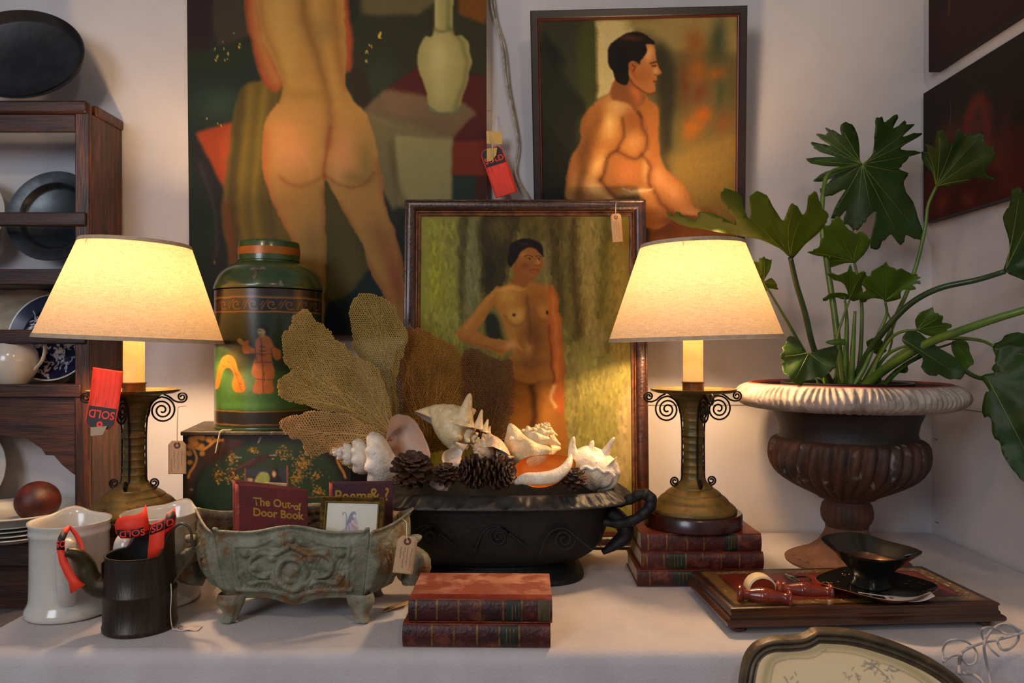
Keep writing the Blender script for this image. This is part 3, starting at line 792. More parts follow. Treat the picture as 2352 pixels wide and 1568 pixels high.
# frame rectangle: outer width/height; top nearer than bottom
Dt, Db = 1.885, 1.972
zt = EYE - (22 - 800) * Dt / F; xl = (1216 - 1176) * Dt / F; xr = (1712 - 1176) * Dt / F
zb = EYE - (722 - 800) * Db / F
lean = math.atan2(Dt - Db, zt - zb); Hh = math.hypot(Dt - Db, zt - zb)
MB = Matrix.Translation(((xl + xr) / 2 + 0.020, Db, zb)) @ Matrix.Rotation(R(-1.4), 4, 'Y') @ Matrix.Rotation(-lean, 4, 'X') 
# local: x right, z up, -y to viewer
wB = (xr - xl)
g = G(); frame_bars(g, -wB / 2, wB / 2, 0, Hh, [(0, -0.012), (0, 0.012), (0.002, 0.014), (0.017, 0.014), (0.019, 0.012), (0.019, -0.004)], MB)
g.obj('frame', mat('black_frame', (38, 26, 24), (30, 20, 19), rough=0.35, scale=12), frm, ang=30)
g = G(); frame_bars(g, -wB / 2 + 0.019, wB / 2 - 0.019, 0.019, Hh - 0.019, [(0, -0.002), (0, 0.007), (0.0025, 0.006), (0.0035, 0.0)], MB)
g.obj('inner_lip', mat('red_brown_lip', (92, 34, 26), rough=0.4), frm, ang=30)
cw, chh = wB / 2 - 0.0215, Hh - 0.0215
TL = MB @ Vector((-cw, 0, chh)); TR = MB @ Vector((cw, 0, chh)); BL = MB @ Vector((-cw, 0, 0.0215))
p.surface('canvas', flat_map(p.r, TL, TR - TL, BL - TL), m_oil, frm, (0.84, 0.95, 0.76))
g = G(); g.prism([MB @ Vector(v) for v in ((-cw, 0.002, 0.02), (cw, 0.002, 0.02), (cw, 0.002, chh), (-cw, 0.002, chh))], (0, 0.006, 0)); g.obj('backing_board', mat('board', (110, 84, 60)), frm, smooth=False)

# ---------- C: standing nude, brown moulded frame, stands on the table
p = Paint(966, 498, 1448, 1236, 1.4, (124, 112, 54), seed=51, wob=3.0)
p.poly([(966, 498), (1060, 498), (1062, 700), (1050, 1236), (966, 1236)], (146, 142, 62), 8, False)
p.blob(1000, 640, 22, 90, 0, (158, 156, 40), 0.8); p.blob(1040, 560, 14, 60, 0, (136, 132, 70), 0.7)
p.poly([(1056, 500), (1080, 498), (1072, 560), (1066, 700), (1058, 760), (1052, 600)], (88, 82, 44), 6)
p.poly([(1078, 510), (1098, 508), (1106, 530), (1104, 640), (1094, 720), (1075, 745), (1070, 640)], (122, 120, 82), 5)
p.poly([(1104, 498), (1196, 498), (1180, 560), (1168, 620), (1160, 660), (1110, 690), (1106, 620)], (68, 60, 26), 6)
p.blob(1150, 530, 30, 30, 0, (104, 90, 44), 0.8); p.blob(1125, 630, 14, 40, 0, (50, 48, 26), 0.8)
p.poly([(1196, 498), (1240, 498), (1250, 560), (1236, 600), (1205, 560)], (92, 80, 34), 8, True, 0.8)
p.poly([(1250, 500), (1296, 500), (1290, 600), (1300, 700), (1286, 760), (1270, 640), (1258, 600)], (84, 70, 30), 8, True, 0.9)
p.blob(1252, 610, 10, 60, 0, (140, 126, 84), 0.8)
p.line([(1320, 510), (1316, 600), (1324, 690), (1330, 780)], 22, (86, 70, 28), 0.9, 9)
p.line([(1346, 506), (1340, 530), (1330, 560)], 16, (92, 80, 34), 0.8, 6)
p.poly([(1335, 500), (1400, 500), (1398, 620), (1390, 800), (1350, 820), (1338, 700)], (148, 132, 76), 10)
p.line([(1400, 500), (1390, 580), (1386, 660), (1378, 740)], 24, (104, 96, 34), 0.85, 8)
p.poly([(1408, 500), (1448, 500), (1448, 860), (1400, 860)], (146, 126, 58), 8, False)
p.poly([(1292, 800), (1448, 850), (1448, 1236), (1296, 1236)], (146, 136, 74), 14, False)
p.blob(1350, 980, 22, 60, 10, (128, 120, 58), 0.7); p.line([(1310, 830), (1320, 930), (1316, 1060)], 18, (122, 108, 56), 0.7, 10)
for k in range(9): p.line([(1340 + k * 12, 1000 + 9 * (k % 3)), (1350 + k * 12, 1060)], 9, (158, 148, 84) if k % 2 else (118, 108, 46), 0.5, 5)
p.poly([(1420, 960), (1448, 900), (1448, 1120), (1410, 1100)], (176, 152, 112), 8, True, 0.8)
p.poly([(1115, 740), (1135, 728), (1150, 770), (1155, 800), (1120, 790)], (50, 52, 30), 4)
# pose
legs = p.poly([(1172, 860), (1180, 830), (1290, 840), (1296, 900), (1295, 960), (1300, 1040), (1302, 1236), (1160, 1236), (1170, 1000)], (158, 98, 34), 2.5)
def B(*a, **k): p.blob(*a, clip=legs, **k)
B(1195, 960, 18, 80, 0, (166, 108, 42), alpha=0.7); B(1255, 960, 20, 80, 0, (190, 122, 54), alpha=0.8)
p.line([(1222, 895), (1226, 960), (1224, 1040)], 12, (84, 50, 20), 0.85, 5, clip=legs); B(1215, 880, 40, 18, 0, (92, 58, 24), alpha=0.6)
arml = p.poly([(1148, 664), (1128, 678), (1104, 706), (1084, 732), (1056, 764), (1046, 778), (1056, 792), (1092, 806), (1130, 822), (1158, 826), (1176, 806), (1160, 796), (1128, 786), (1096, 770), (1112, 748), (1130, 716), (1152, 700)], (176, 112, 46), 2)
p.line([(1140, 676), (1110, 712), (1070, 764)], 9, (204, 142, 72), 0.7, 5, clip=arml); p.line([(1056, 790), (1100, 806), (1150, 820)], 8, (150, 88, 38), 0.7, 4, clip=arml)
tor = p.poly([(1184, 652), (1160, 664), (1140, 672), (1138, 700), (1146, 725), (1156, 760), (1164, 790), (1176, 820), (1172, 850), (1178, 880), (1215, 895), (1256, 885), (1280, 870), (1262, 790), (1264, 730), (1272, 690), (1262, 668), (1236, 660), (1222, 654)], (172, 112, 44), 2.2)
def B(*a, **k): p.blob(*a, clip=tor, **k)
def Ln(*a, **k): p.line(*a, clip=tor, **k)
B(1168, 690, 22, 20, 0, (206, 152, 72), alpha=0.8); B(1240, 690, 24, 18, 0, (168, 100, 36), alpha=0.6); B(1225, 790, 30, 70, 0, (120, 68, 24), alpha=0.8); B(1175, 790, 12, 30, 0, (188, 128, 60), alpha=0.7); B(1170, 670, 26, 8, -5, (222, 168, 96), alpha=0.7)
B(1185, 736, 24, 22, 0, (204, 152, 76), alpha=0.95); Ln([(1160, 735), (1172, 753), (1190, 757), (1208, 745), (1214, 725)], 4, (120, 70, 28), alpha=0.55, soft=5)
B(1248, 728, 17, 16, 0, (190, 126, 54), alpha=0.9); Ln([(1226, 722), (1238, 742), (1254, 748), (1264, 740)], 4, (120, 66, 26), alpha=0.5, soft=5)
p.blob(1181, 733, 3.5, 3, 0, (62, 42, 34), 1); p.blob(1258, 728, 3, 4, 0, (60, 36, 26), 1)
B(1214, 810, 10, 22, 0, (206, 146, 66), alpha=0.7); B(1215, 850, 40, 14, 0, (120, 72, 28), alpha=0.6); Ln([(1214, 690), (1216, 740), (1218, 800)], 6, (112, 62, 26), alpha=0.72, soft=5)
Ln([(1160, 668), (1185, 674), (1206, 670)], 3, (216, 158, 84), alpha=0.6, soft=3)
armr = p.poly([(1258, 666), (1274, 676), (1284, 706), (1288, 760), (1292, 800), (1292, 860), (1290, 900), (1294, 940), (1286, 966), (1276, 950), (1272, 900), (1266, 850), (1258, 800), (1258, 750), (1262, 710)], (186, 98, 34), 2)
p.line([(1270, 690), (1276, 780), (1280, 880)], 7, (206, 126, 58), 0.7, 4, clip=armr); p.line([(1260, 760), (1264, 820), (1272, 890)], 4, (118, 50, 22), 0.8, 3)
p.line([(1274, 900), (1266, 930), (1274, 950)], 8, (226, 166, 112), 0.9, 3); p.line([(1290, 915), (1290, 960)], 7, (190, 84, 40), 0.8, 3)
for k in range(4): p.line([(1166 + k * 3, 806 - k * 4 + 6), (1184 + k * 5, 800 + k * 7 - 6)], 5, (190, 128, 78), 0.8, 2)
p.blob(1170, 808, 12, 10, 0, (204, 146, 96), 0.8)
fig_ = np.clip(blur(p.inside([(1140, 660), (1046, 775), (1060, 800), (1175, 830), (1160, 1236), (1304, 1236), (1296, 900), (1284, 690), (1225, 650)]), 1), 0, 1)[..., None]
keep_ = p.img.copy()
p.strokes(5200, 12, 4.0, 92, 22, 0.13, 7, 0.8)
p.img = p.img * (1 - fig_) + keep_ * fig_
p.strokes(1800, 5, 2.2, 80, 40, 0.05, 8, 0.5, (1050, 560, 1300, 1230))
neck = p.poly([(1184, 612), (1222, 640), (1222, 652), (1206, 668), (1188, 662), (1176, 656), (1182, 640)], (160, 92, 38), 2)
p.blob(1181, 733, 3.6, 3, 0, (74, 46, 36), 0.8, hard=2); p.blob(1258, 728, 3, 4, 0, (64, 38, 26), 0.9, hard=2)
face = p.poly([(1188, 600), (1196, 582), (1216, 572), (1238, 578), (1247, 596), (1246, 616), (1238, 634), (1230, 645), (1214, 644), (1200, 634), (1190, 620)], (164, 98, 44), 1.8)
p.blob(1206, 590, 12, 9, 0, (192, 124, 62), 0.8, clip=face); p.blob(1232, 612, 6, 9, 0, (200, 136, 82), 0.8, clip=face); p.blob(1206, 618, 9, 8, 0, (130, 72, 34), 0.7, clip=face)
for q in ([(1207, 595), (1215, 591), (1224, 595)], [(1232, 594), (1238, 592), (1244, 595)]): p.line(q, 1.8, (62, 34, 22), 0.85, 0.8)
for x_ in (1216, 1238): p.blob(x_, 602, 4.5, 2.6, 0, (206, 160, 112), 0.5, hard=2); p.blob(x_, 602, 2.2, 2.2, 0, (42, 26, 20), 1, hard=2); p.line([(x_ - 5, 600), (x_, 598.5), (x_ + 5, 600)], 1.2, (60, 34, 22), 0.8, 0.7)
p.blob(1234, 626, 12, 16, 0, (140, 80, 38), 0.25, clip=face)
p.line([(1227, 617), (1233, 618), (1238, 616)], 2, (96, 44, 26), 0.7, 1); p.line([(1217, 629), (1227, 627), (1237, 629)], 2.4, (136, 56, 36), 0.9, 1); p.line([(1219, 633), (1228, 635), (1236, 632)], 2.2, (150, 76, 48), 0.8, 1); p.line([(1228, 600), (1232, 612)], 2, (130, 74, 38), 0.6, 1.2); p.line([(1232, 604), (1236, 613)], 2, (214, 154, 98), 0.6, 1)
hair = p.poly([(1167, 590), (1172, 570), (1186, 558), (1208, 553), (1232, 560), (1248, 578), (1250, 596), (1244, 586), (1230, 576), (1214, 574), (1200, 584), (1190, 600), (1182, 614), (1176, 622), (1168, 610)], (40, 24, 20), 2)
p.blob(1205, 566, 18, 4, 10, (92, 70, 56), 0.4, clip=hair)
p.contrast(1.2, 95, 0.95)
streaks(p, 0.14, 61); streaks(p, 0.13, 63, 1)
n = vnoise(p.h, p.w, 90, 70, 77); p.img *= (1 + 0.06 * n[..., None])
frm = thing('framed_painting', 'oil painting of a standing nude in a brown beaded frame leaning upright on the table', 'painting', (0.16, 1.83, TZ))
Dt, Db = 1.885, 1.828
zt = EYE - (460 - 800) * Dt / F; zb = TZ + 0.0005
xl = (930 - 1176) * Dt / F; xr = (1487 - 1176) * 1.86 / F
lean = math.atan2(Dt - Db, zt - zb); Hc = math.hypot(Dt - Db, zt - zb)
MC = Matrix.Translation(((xl + xr) / 2, Db + 0.012, zb + 0.001)) @ Matrix.Rotation(-lean, 4, 'X')
wC = xr - xl
m_brf = mat('brown_frame', (74, 40, 22), (46, 26, 18), rough=0.3, scale=40, lo=0.4, hi=0.65, bump=0.4, bscale=160, c3=(120, 66, 32), s3=90, lo3=0.66, hi3=0.72, coat=0.3)
m_gilt = mat('worn_gilt', (132, 80, 36), (86, 50, 24), rough=0.4, metal=0.3, scale=50)
g = G(); frame_bars(g, -wC / 2, wC / 2, 0, Hc, [(0, -0.012), (0, 0.014), (0.002, 0.0185), (0.005, 0.0195), (0.008, 0.0175), (0.011, 0.0185), (0.018, 0.0175), (0.025, 0.013), (0.028, 0.009)], MC)
g.obj('frame', m_brf, frm, ang=30)
g = G(); frame_bars(g, -wC / 2 + 0.028, wC / 2 - 0.028, 0.028, Hc - 0.028, [(0, 0.009), (0.0012, 0.0105), (0.003, 0.0105), (0.004, 0.006), (0.0085, 0.005), (0.0105, 0.004), (0.0115, 0.0)], MC)
g.obj('gilt_slip', m_gilt, frm, ang=30)
g = G(); ins = 0.0315; st = 0.0052
def bead(x, z):
    c = MC @ Vector((x, -0.0095, z)); r = 0.0017
    vs = [c + Vector(v) * r for v in ((1, 0, 0), (-1, 0, 0), (0, 1, 0), (0, -1, 0), (0, 0, 1), (0, 0, -1))]
    g.add(vs, [(4, 0, 3), (4, 3, 1), (4, 1, 2), (4, 2, 0), (5, 3, 0), (5, 1, 3), (5, 2, 1), (5, 0, 2)])
for k in range(int((wC - 2 * ins) / st) + 1):
    x = -wC / 2 + ins + k * st; bead(x, ins); bead(x, Hc - ins)
for k in range(int((Hc - 2 * ins) / st) + 1):
    z = ins + k * st; bead(-wC / 2 + ins, z); bead(wC / 2 - ins, z)
g.obj('beading', mat('dark_beading', (56, 30, 18), rough=0.35), frm, kind='stuff')
cw = wC / 2 - 0.0385
TL = MC @ Vector((-cw, -0.0003, Hc - 0.0385)); TR = MC @ Vector((cw, -0.0003, Hc - 0.0385)); BL = MC @ Vector((-cw, -0.0003, 0.0385))
p.surface('canvas', flat_map(p.r, TL, TR - TL, BL - TL), m_oil, frm, (0.95, 0.95, 0.72))
g = G(); q = 0.03; g.prism([MC @ Vector(v) for v in ((-wC / 2 + q, 0.002, q), (wC / 2 - q, 0.002, q), (wC / 2 - q, 0.002, Hc - q), (-wC / 2 + q, 0.002, Hc - q))], (0, 0.006, 0)); g.obj('backing_board', mat('board', (110, 84, 60)), frm, smooth=False)

# ---------- D, E: two dark still lifes on the right wall
def wallpic(label, y_far, y_near, z0, z1, draw, loc):
    t = thing('canvas_painting', label, 'painting', loc)
    L = (y_far - y_near) * 1000; Hm = (z1 - z0) * 1000
    p = Paint(0, 0, L, Hm, 2.2, (34, 26, 18), seed=int(z0 * 100), wob=3)
    draw(p, L, Hm); streaks(p, 0.15, 5)
    x = 1.072
    O = (x, y_far, z1)
    p.surface('canvas', flat_map(p.r, O, (0, y_near - y_far, 0), (0, 0, z0 - z1)), m_oilm, t, (0.8, 0.8, 0.8), flip=True)
    g = G(); g.box(x + 0.0004, 1.1005, y_near, y_far, z0, z1); g.obj('stretcher', mat('dark_canvas_edge', (42, 30, 24), (30, 24, 20), scale=30), t, smooth=False)
def drawD(p, L, H):
    p.poly([(0, H * 0.62), (L, H * 0.52), (L, H), (0, H)], (84, 28, 18), 12, False)
    p.blob(110, 150, 60, 45, -15, (104, 48, 26), 0.9); p.blob(160, 175, 60, 40, 0, (84, 34, 20), 0.8)
    p.line([(195, 235), (190, 150), (225, 95), (262, 130), (268, 230)], 38, (116, 40, 22), 0.9, 12); p.blob(228, 160, 20, 40, 0, (128, 70, 26), 0.5)
    p.blob(330, 220, 26, 80, 0, (98, 36, 24), 0.9); p.blob(290, 240, 34, 50, 10, (120, 62, 26), 0.5)
    for x, y, r in ((90, 300, 26), (190, 310, 22), (205, 318, 16), (300, 260, 22)): p.blob(x, y, r, r * 0.7, 0, (134, 58, 26), 0.8)
    p.line([(120, 120), (124, 60)], 2, (128, 112, 60), 0.6, 1.5)
def drawE(p, L, H):
    p.poly([(0, H * 0.72), (L, H * 0.6), (L, H), (0, H)], (48, 22, 20), 14, False)
    rs = random.Random(4)
    for k in range(26):
        p.blob(rs.uniform(60, 420), H * 0.45 + rs.uniform(-140, 70), rs.uniform(10, 22), rs.uniform(10, 26), rs.uniform(0, 90), rs.choice(((150, 40, 26), (128, 30, 28), (166, 62, 40), (90, 60, 26), (74, 24, 24))), 0.85)
    p.line([(110, H * 0.5), (98, H * 0.66), (92, H * 0.78)], 6, (112, 84, 40), 0.7, 4); p.line([(60, H * 0.5), (30, H * 0.55)], 6, (92, 76, 36), 0.6, 4)
z1 = EYE + (800 - 215) * 1.985 / F; z0 = EYE + (800 - 512) * 1.985 / F
wallpic('lower dark red still life painting on the right wall', 1.985, 1.30, z0, z1, drawD, (1.09, 1.65, z0))
z0 = EYE + (800 - 166) * 1.960 / F
wallpic('upper dark flower painting on the right wall, cut off by the photo top', 1.960, 1.30, z0, z0 + 0.5, drawE, (1.09, 1.65, z0))
# ================================================================== BOOKS (lying and standing)
m_page = mat('book_pages', (206, 180, 140), (170, 140, 100), rough=0.8, scale=40, stretch=(1, 1, 40))
m_leather = mat('red_brown_leather', (72, 26, 22), (118, 58, 34), rough=0.42, scale=34, lo=0.5, hi=0.64, bump=0.5, bscale=180, c3=(44, 22, 20), s3=14, lo3=0.52, hi3=0.64)
m_leather2 = mat('red_leather', (112, 34, 24), (144, 66, 42), rough=0.4, scale=26, lo=0.5, hi=0.68, bump=0.4, bscale=180, c3=(66, 26, 20), s3=12, lo3=0.55, hi3=0.68)
m_board = mat('worn_red_board', (138, 66, 44), (196, 140, 108), rough=0.65, scale=22, lo=0.48, hi=0.66, bump=0.3, bscale=200, c3=(110, 44, 30), s3=11, lo3=0.52, hi3=0.66)
m_goldline = mat('gold_tooling', (140, 100, 48), (90, 56, 28), rough=0.45, metal=0.4, scale=70)
m_labelg = mat('dark_green_label', (26, 36, 30), (40, 48, 34), rough=0.4, scale=40)
m_labelo = mat('olive_label', (86, 78, 40), (66, 60, 32), rough=0.6, scale=40)
def lying_book(c, L, Dp, T, yaw, label, spine_m, board_m, group, bands=(), labels=(), title=(), n=''):
    """closed book lying flat; spine faces the viewer; c = centre of the front lower spine edge"""
    t = thing('leather_book', label, 'book', c, group)
    M = Matrix.Translation(c) @ Matrix.Rotation(R(yaw), 4, 'Z')
    h = L / 2; bt = 0.0026
    g = G()
    for z0 in (0.0003, T - bt): g.box(-h, h, 0.004, Dp, z0, z0 + bt, M)
    g.obj('cover_board', board_m, t, bev=0.0008)
    # rounded spine
    g = G(); prof = []
    for k in range(13):
        a = -PI / 2 + PI * k / 12
        prof.append((0.0075 - 0.0085 * math.cos(a), T / 2 + (T / 2 - 0.0001) * math.sin(a)))
    def sp(u, v):
        i = min(11, int(v * 12)); f = v * 12 - i
        y = prof[i][0] * (1 - f) + prof[i + 1][0] * f; z = prof[i][1] * (1 - f) + prof[i + 1][1] * f
        return M @ Vector((-h + L * u, y, z))
    g.grid(sp, 30, 12)
    for s in (-h, h):
        q = [M @ Vector((s, y, z)) for y, z in prof]; 
        k = len(g.v); g.v += [tuple(v) for v in q]; g.f.append(tuple(range(k, k + len(q)))); g.mi.append(0)
    g.obj('spine', spine_m, t, ang=50)
    g = G(); g.box(-h + 0.003, h - 0.003, 0.006, Dp - 0.003, 0.003, T - bt, M); g.obj('page_block', m_page, t, smooth=False)
    # leather strip along the hinge on the top board, and corners
    g = G(); g.box(-h, h, 0.004, 0.027, T, T + 0.0003, M)
    g.obj('hinge_strip', m_leather2, t, smooth=False)
    def on_spine(x0, x1, off, name, m, z0=0.06, z1=0.94, **k):
        g = G()
        def f(u, v):
            q = z0 + (z1 - z0) * v; i = min(11, int(q * 12)); ff = q * 12 - i
            y = prof[i][0] * (1 - ff) + prof[i + 1][0] * ff - off; z = prof[i][1] * (1 - ff) + prof[i + 1][1] * ff
            return M @ Vector((x0 + (x1 - x0) * u, y, z))
        g.grid(f, 1, 10); return g.obj(name, m, t, **k)
    for x in bands: on_spine(-h + L * x - 0.0016, -h + L * x + 0.0016, 0.0008, 'spine_band', m_goldline)
    for (x0, x1, m) in labels:
        on_spine(-h + L * x0, -h + L * x1, 0.0006, 'spine_label', m)
        for k in range(3):
            a = x0 + (x1 - x0) * (0.3 + 0.2 * k)
            on_spine(-h + L * a, -h + L * (a + 0.006), 0.0011, 'label_line', m_goldline, 0.25 + 0.05 * k, 0.75)
    return t
bd = (0.06, 0.21, 0.36, 0.515, 0.67, 0.81)
c1 = Vector(((1094 - 1176) * 1.222 / F, 1.222, TZ + 0.0012)); T1 = 0.0375
lying_book(c1, 0.238, 0.148, T1, -1.2, 'lower of the two worn leather books at the front table edge', m_leather, m_leather2, 'two old leather books at the front edge', (0.2, 0.35, 0.505, 0.655, 0.79), ((0.665, 0.785, m_labelg),))
c2 = c1 + Vector((0.006, 0.004, T1 + 0.0006))
lying_book(c2, 0.232, 0.146, 0.0385, -1.0, 'upper of the two worn leather books, scuffed red board on top', m_leather, m_board, 'two old leather books at the front edge', (0.055, 0.2, 0.35, 0.5, 0.66, 0.79), ((0.685, 0.80, m_labelg), (0.90, 0.985, m_labelo)))
# stack under the right lamp
zb = TZ + 0.0012; sx = (1612 - 1176) * 1.53 / F
for k, (T, dx, dy, yaw, L, lab, bd_, lb) in enumerate((
        (0.0335, -0.004, 0.0, -0.5, 0.248, 'lowest book of the leather stack under the right lamp', (0.1, 0.52, 0.7, 0.86), ((0.29, 0.44, m_labelg),)),
        (0.0345, 0.004, 0.002, 0.3, 0.246, 'middle book of the leather stack under the right lamp', (0.04, 0.18, 0.36, 0.5, 0.65, 0.80), ((0.22, 0.36, m_labelg),)),
        (0.0375, 0.001, 0.001, 0.0, 0.242, 'top book of the leather stack, the right lamp standing on it', (0.055, 0.21, 0.38, 0.52), ((0.69, 0.80, m_labelg),)))):
    lying_book(Vector((sx + dx, 1.535 + dy, zb)), L, 0.162, T, yaw, lab, m_leather, m_leather2, 'leather books under the right lamp', bd_, lb)
    zb += T + 0.0006
Z_RL = zb + 0.0004
zb = TZ + 0.0012
for k, (T, lab) in enumerate(((0.034, 'lowest red book of the stack under the left lamp'), (0.034, 'middle red book of the stack under the left lamp'), (0.0365, 'top red book of the stack, the left lamp standing on it'))):
    lying_book(Vector((-0.780 + 0.003 * k, 1.536, zb)), 0.228, 0.155, T, 1.0 - k, lab, m_leather2, m_leather2, 'red books under the left lamp', (0.2, 0.5, 0.8))
    zb += T + 0.0006
Z_LL = zb + 0.0004

# ================================================================== TABLE LAMPS
def shade_material():
    m = bpy.data.materials.new('linen_shade'); m.use_nodes = True
    nt = m.node_tree; N = nt.nodes; L = nt.links
    out = N['Material Output']; N.remove(N['Principled BSDF'])
    tc = N.new('ShaderNodeTexCoord')
    def weave(sc):
        mp = N.new('ShaderNodeMapping'); mp.inputs['Scale'].default_value = sc
        n = N.new('ShaderNodeTexNoise'); n.inputs['Scale'].default_value = 1.0; n.inputs['Detail'].default_value = 3
        L.new(tc.outputs['Object'], mp.inputs[0]); L.new(mp.outputs[0], n.inputs['Vector']); return n
    a = weave((60, 60, 900)); b = weave((700, 700, 40))
    ad = N.new('ShaderNodeMath'); ad.operation = 'ADD'; L.new(a.outputs['Fac'], ad.inputs[0]); L.new(b.outputs['Fac'], ad.inputs[1])
    rp = N.new('ShaderNodeValToRGB'); rp.color_ramp.elements[0].position = 0.7; rp.color_ramp.elements[1].position = 1.3
    rp.color_ramp.elements[0].color = (0.58, 0.50, 0.38, 1); rp.color_ramp.elements[1].color = (0.86, 0.79, 0.66, 1)
    hf = N.new('ShaderNodeMath'); hf.operation = 'MULTIPLY'; hf.inputs[1].default_value = 0.5
    L.new(ad.outputs[0], hf.inputs[0]); L.new(hf.outputs[0], rp.inputs[0]); rp.color_ramp.elements[0].position = 0.35; rp.color_ramp.elements[1].position = 0.65
    d = N.new('ShaderNodeBsdfDiffuse'); t = N.new('ShaderNodeBsdfTranslucent'); mx = N.new('ShaderNodeMixShader'); mx.inputs[0].default_value = 0.5
    tint = N.new('ShaderNodeMix'); tint.data_type = 'RGBA'; tint.blend_type = 'MULTIPLY'; tint.inputs[0].default_value = 1.0; tint.inputs[7].default_value = (0.210, 0.166, 0.108, 1); L.new(rp.outputs[0], tint.inputs[6])
    L.new(rp.outputs[0], d.inputs[0]); L.new(tint.outputs[2], t.inputs[0]); L.new(d.outputs[0], mx.inputs[1]); L.new(t.outputs[0], mx.inputs[2]); L.new(mx.outputs[0], out.inputs[0])
    return m
m_shade = shade_material()
m_trim = mat('shade_trim', (206, 178, 146), (190, 162, 130), rough=0.8, scale=80)
m_verd = mat('verdigris_metal', (118, 94, 46), (84, 76, 38), rough=0.42, metal=0.35, scale=24, bump=0.3, bscale=70, c3=(84, 46, 22), s3=30, lo3=0.6, hi3=0.68)
m_iron = mat('dark_iron_wire', (44, 28, 22), (30, 22, 20), rough=0.4, metal=0.6, scale=50)
m_candle = mat('candle_tube', (226, 206, 150), (214, 190, 130), rough=0.5, scale=20, subs=0.3)
m_bronze = mat('bronze_cup', (98, 62, 26), (70, 44, 20), rough=0.35, metal=0.6, scale=40)
m_wbase = mat('dark_red_wood', (64, 22, 16), (44, 16, 12), rough=0.3, scale=14, coat=0.4)
S = 0.00092
def z_(y): return (1222 - y) * S
m_bulb = emis('lit_bulb', LAMP_COL, LAMP_POWER)
def make_lamp(loc, label, tilt, yaw=0.0, br=90, k_scale=1.0):
    t = thing('table_lamp', label, 'lamp', loc)
    M = Matrix.Translation(loc) @ Matrix.Rotation(R(yaw), 4, 'Z')
    def ob(g, name, m, **k):
        g.v = [tuple(M @ Vector(v)) for v in g.v]; return g.obj(name, m, t, **k)
    g = G(); g.lathe([(0.0005, 0), (0.098, 0), (0.101, 0.003), (0.101, 0.026), (0.098, 0.030), (0.0005, 0.031)], 64); ob(g, 'wooden_base', m_wbase)
    q = br / 97
    g = G(); g.lathe([(q * r * S, z_(y)) for r, y in ((96, 1191), (98, 1187), (97, 1182), (92, 1176), (82, 1168), (80, 1166), (79, 1163.5), (74, 1158), (66, 1152), (63, 1150), (62, 1147.5), (55, 1142), (48, 1137), (45, 1136), (44, 1133.5), (36, 1128), (30, 1122), (28, 1118))], 64); ob(g, 'stepped_foot', m_verd, ang=25)
    # column with banding, waist and a wide fluted neck
    prof = []; ys = [(1118, 27), (1100, 25), (1075, 23.5), (1040, 23), (1020, 24), (1015, 27), (1008, 27), (1003, 23), (985, 24), (965, 27), (948, 32), (936, 40), (928, 50), (923, 58)]
    def rr(y):
        for (ya, ra), (yb, rb) in zip(ys[:-1], ys[1:]):
            if yb <= y <= ya: return ra + (rb - ra) * (ya - y) / (ya - yb)
        return ys[-1][1]
    y = 1118.0
    while y > 923:
        f = ((1118 - y) % 17) / 17
        prof.append(((rr(y) - 2.2 * abs(math.sin(PI * f)) ** 0.6 + 1.2) * S, z_(y))); y -= 1.7
    prof += [(58 * S, z_(921)), (0.002, z_(920))]
    g = G(); g.lathe(prof, 40, mod=lambda a, i, r, z: (r * (1 + 0.025 * math.cos(8 * a)), z)); ob(g, 'column', m_verd, ang=60)
    g = G(); g.lathe([(0.001, z_(921)), (60 * S, z_(921)), (88 * S, z_(916)), (96 * S, z_(909)), (98 * S, z_(909)), (95 * S, z_(914)), (84 * S, z_(918)), (26 * S, z_(917)), (0.001, z_(917))], 64); ob(g, 'drip_pan', m_verd)
    g = G(); g.lathe([(24.5 * S, z_(919)), (24.5 * S, z_(897)), (26 * S, z_(896)), (26 * S, z_(893)), (24 * S, z_(892)), (22 * S, z_(893))], 40); ob(g, 'candle_cup', m_bronze)
    g = G(); g.lathe([(22.5 * S, z_(917)), (22.5 * S, z_(800)), (22.5 * S, z_(762)), (21 * S, z_(760)), (0.001, z_(760))], 40, mod=lambda a, i, r, z: (r * (1 + 0.012 * math.sin(3 * a + z * 60)), z)); ob(g, 'candle_sleeve', m_candle)
    # four wrought scroll straps
    for ka in range(4):
        A = Matrix.Rotation(R(90 * ka), 4, 'Z'); ex = A @ Vector((1, 0, 0)); ez = Vector((0, 0, 1))
        def pt(r, y): return ex * (r * S) + ez * z_(y)
        wr = 2.1 * S
        g = G()
        stem = [pt(r, y) for r, y in ((42, 1131), (34, 1128), (28, 1116), (27, 1090), (26.5, 1040), (27, 1000), (29.5, 972), (34, 952), (41, 938), (50, 930), (60, 926))]
        sc = spiral(pt(62, 956), 30 * S, 4 * S, PI / 2, -2.6, ex, ez, 60)
        g.tube(crom(stem + [sc[0]], 5)[:-1] + sc, wr, 7)
        foot = spiral(pt(44, 1121), 11 * S, 2.5 * S, -PI / 2, 1.7, ex, ez, 34)
        g.tube([pt(34, 1128)] + foot, wr, 7)
        curl = spiral(pt(106, 926), 12 * S, 2.5 * S, -PI / 2, 1.8, ex, ez, 36)
        g.tube(crom([pt(66, 920), pt(78, 926), pt(88, 934), pt(98, 938)], 5) + curl, wr, 7)
        ob(g, 'scroll_strap', m_iron, ang=180)
    # socket, bulb, fitter
    g = G(); g.lathe([(0.001, z_(760)), (0.014, z_(760)), (0.016, z_(745)), (0.016, z_(722)), (0.013, z_(716)), (0.001, z_(716))], 24); ob(g, 'socket', m_bronze)
    g = G(); zb = z_(716); g.lathe([(0.012, zb), (0.016, zb + 0.012), (0.026, zb + 0.03), (0.029, zb + 0.045), (0.024, zb + 0.06), (0.012, zb + 0.069), (0.001, zb + 0.071)], 24)
    bulb = ob(g, 'bulb', m_bulb)
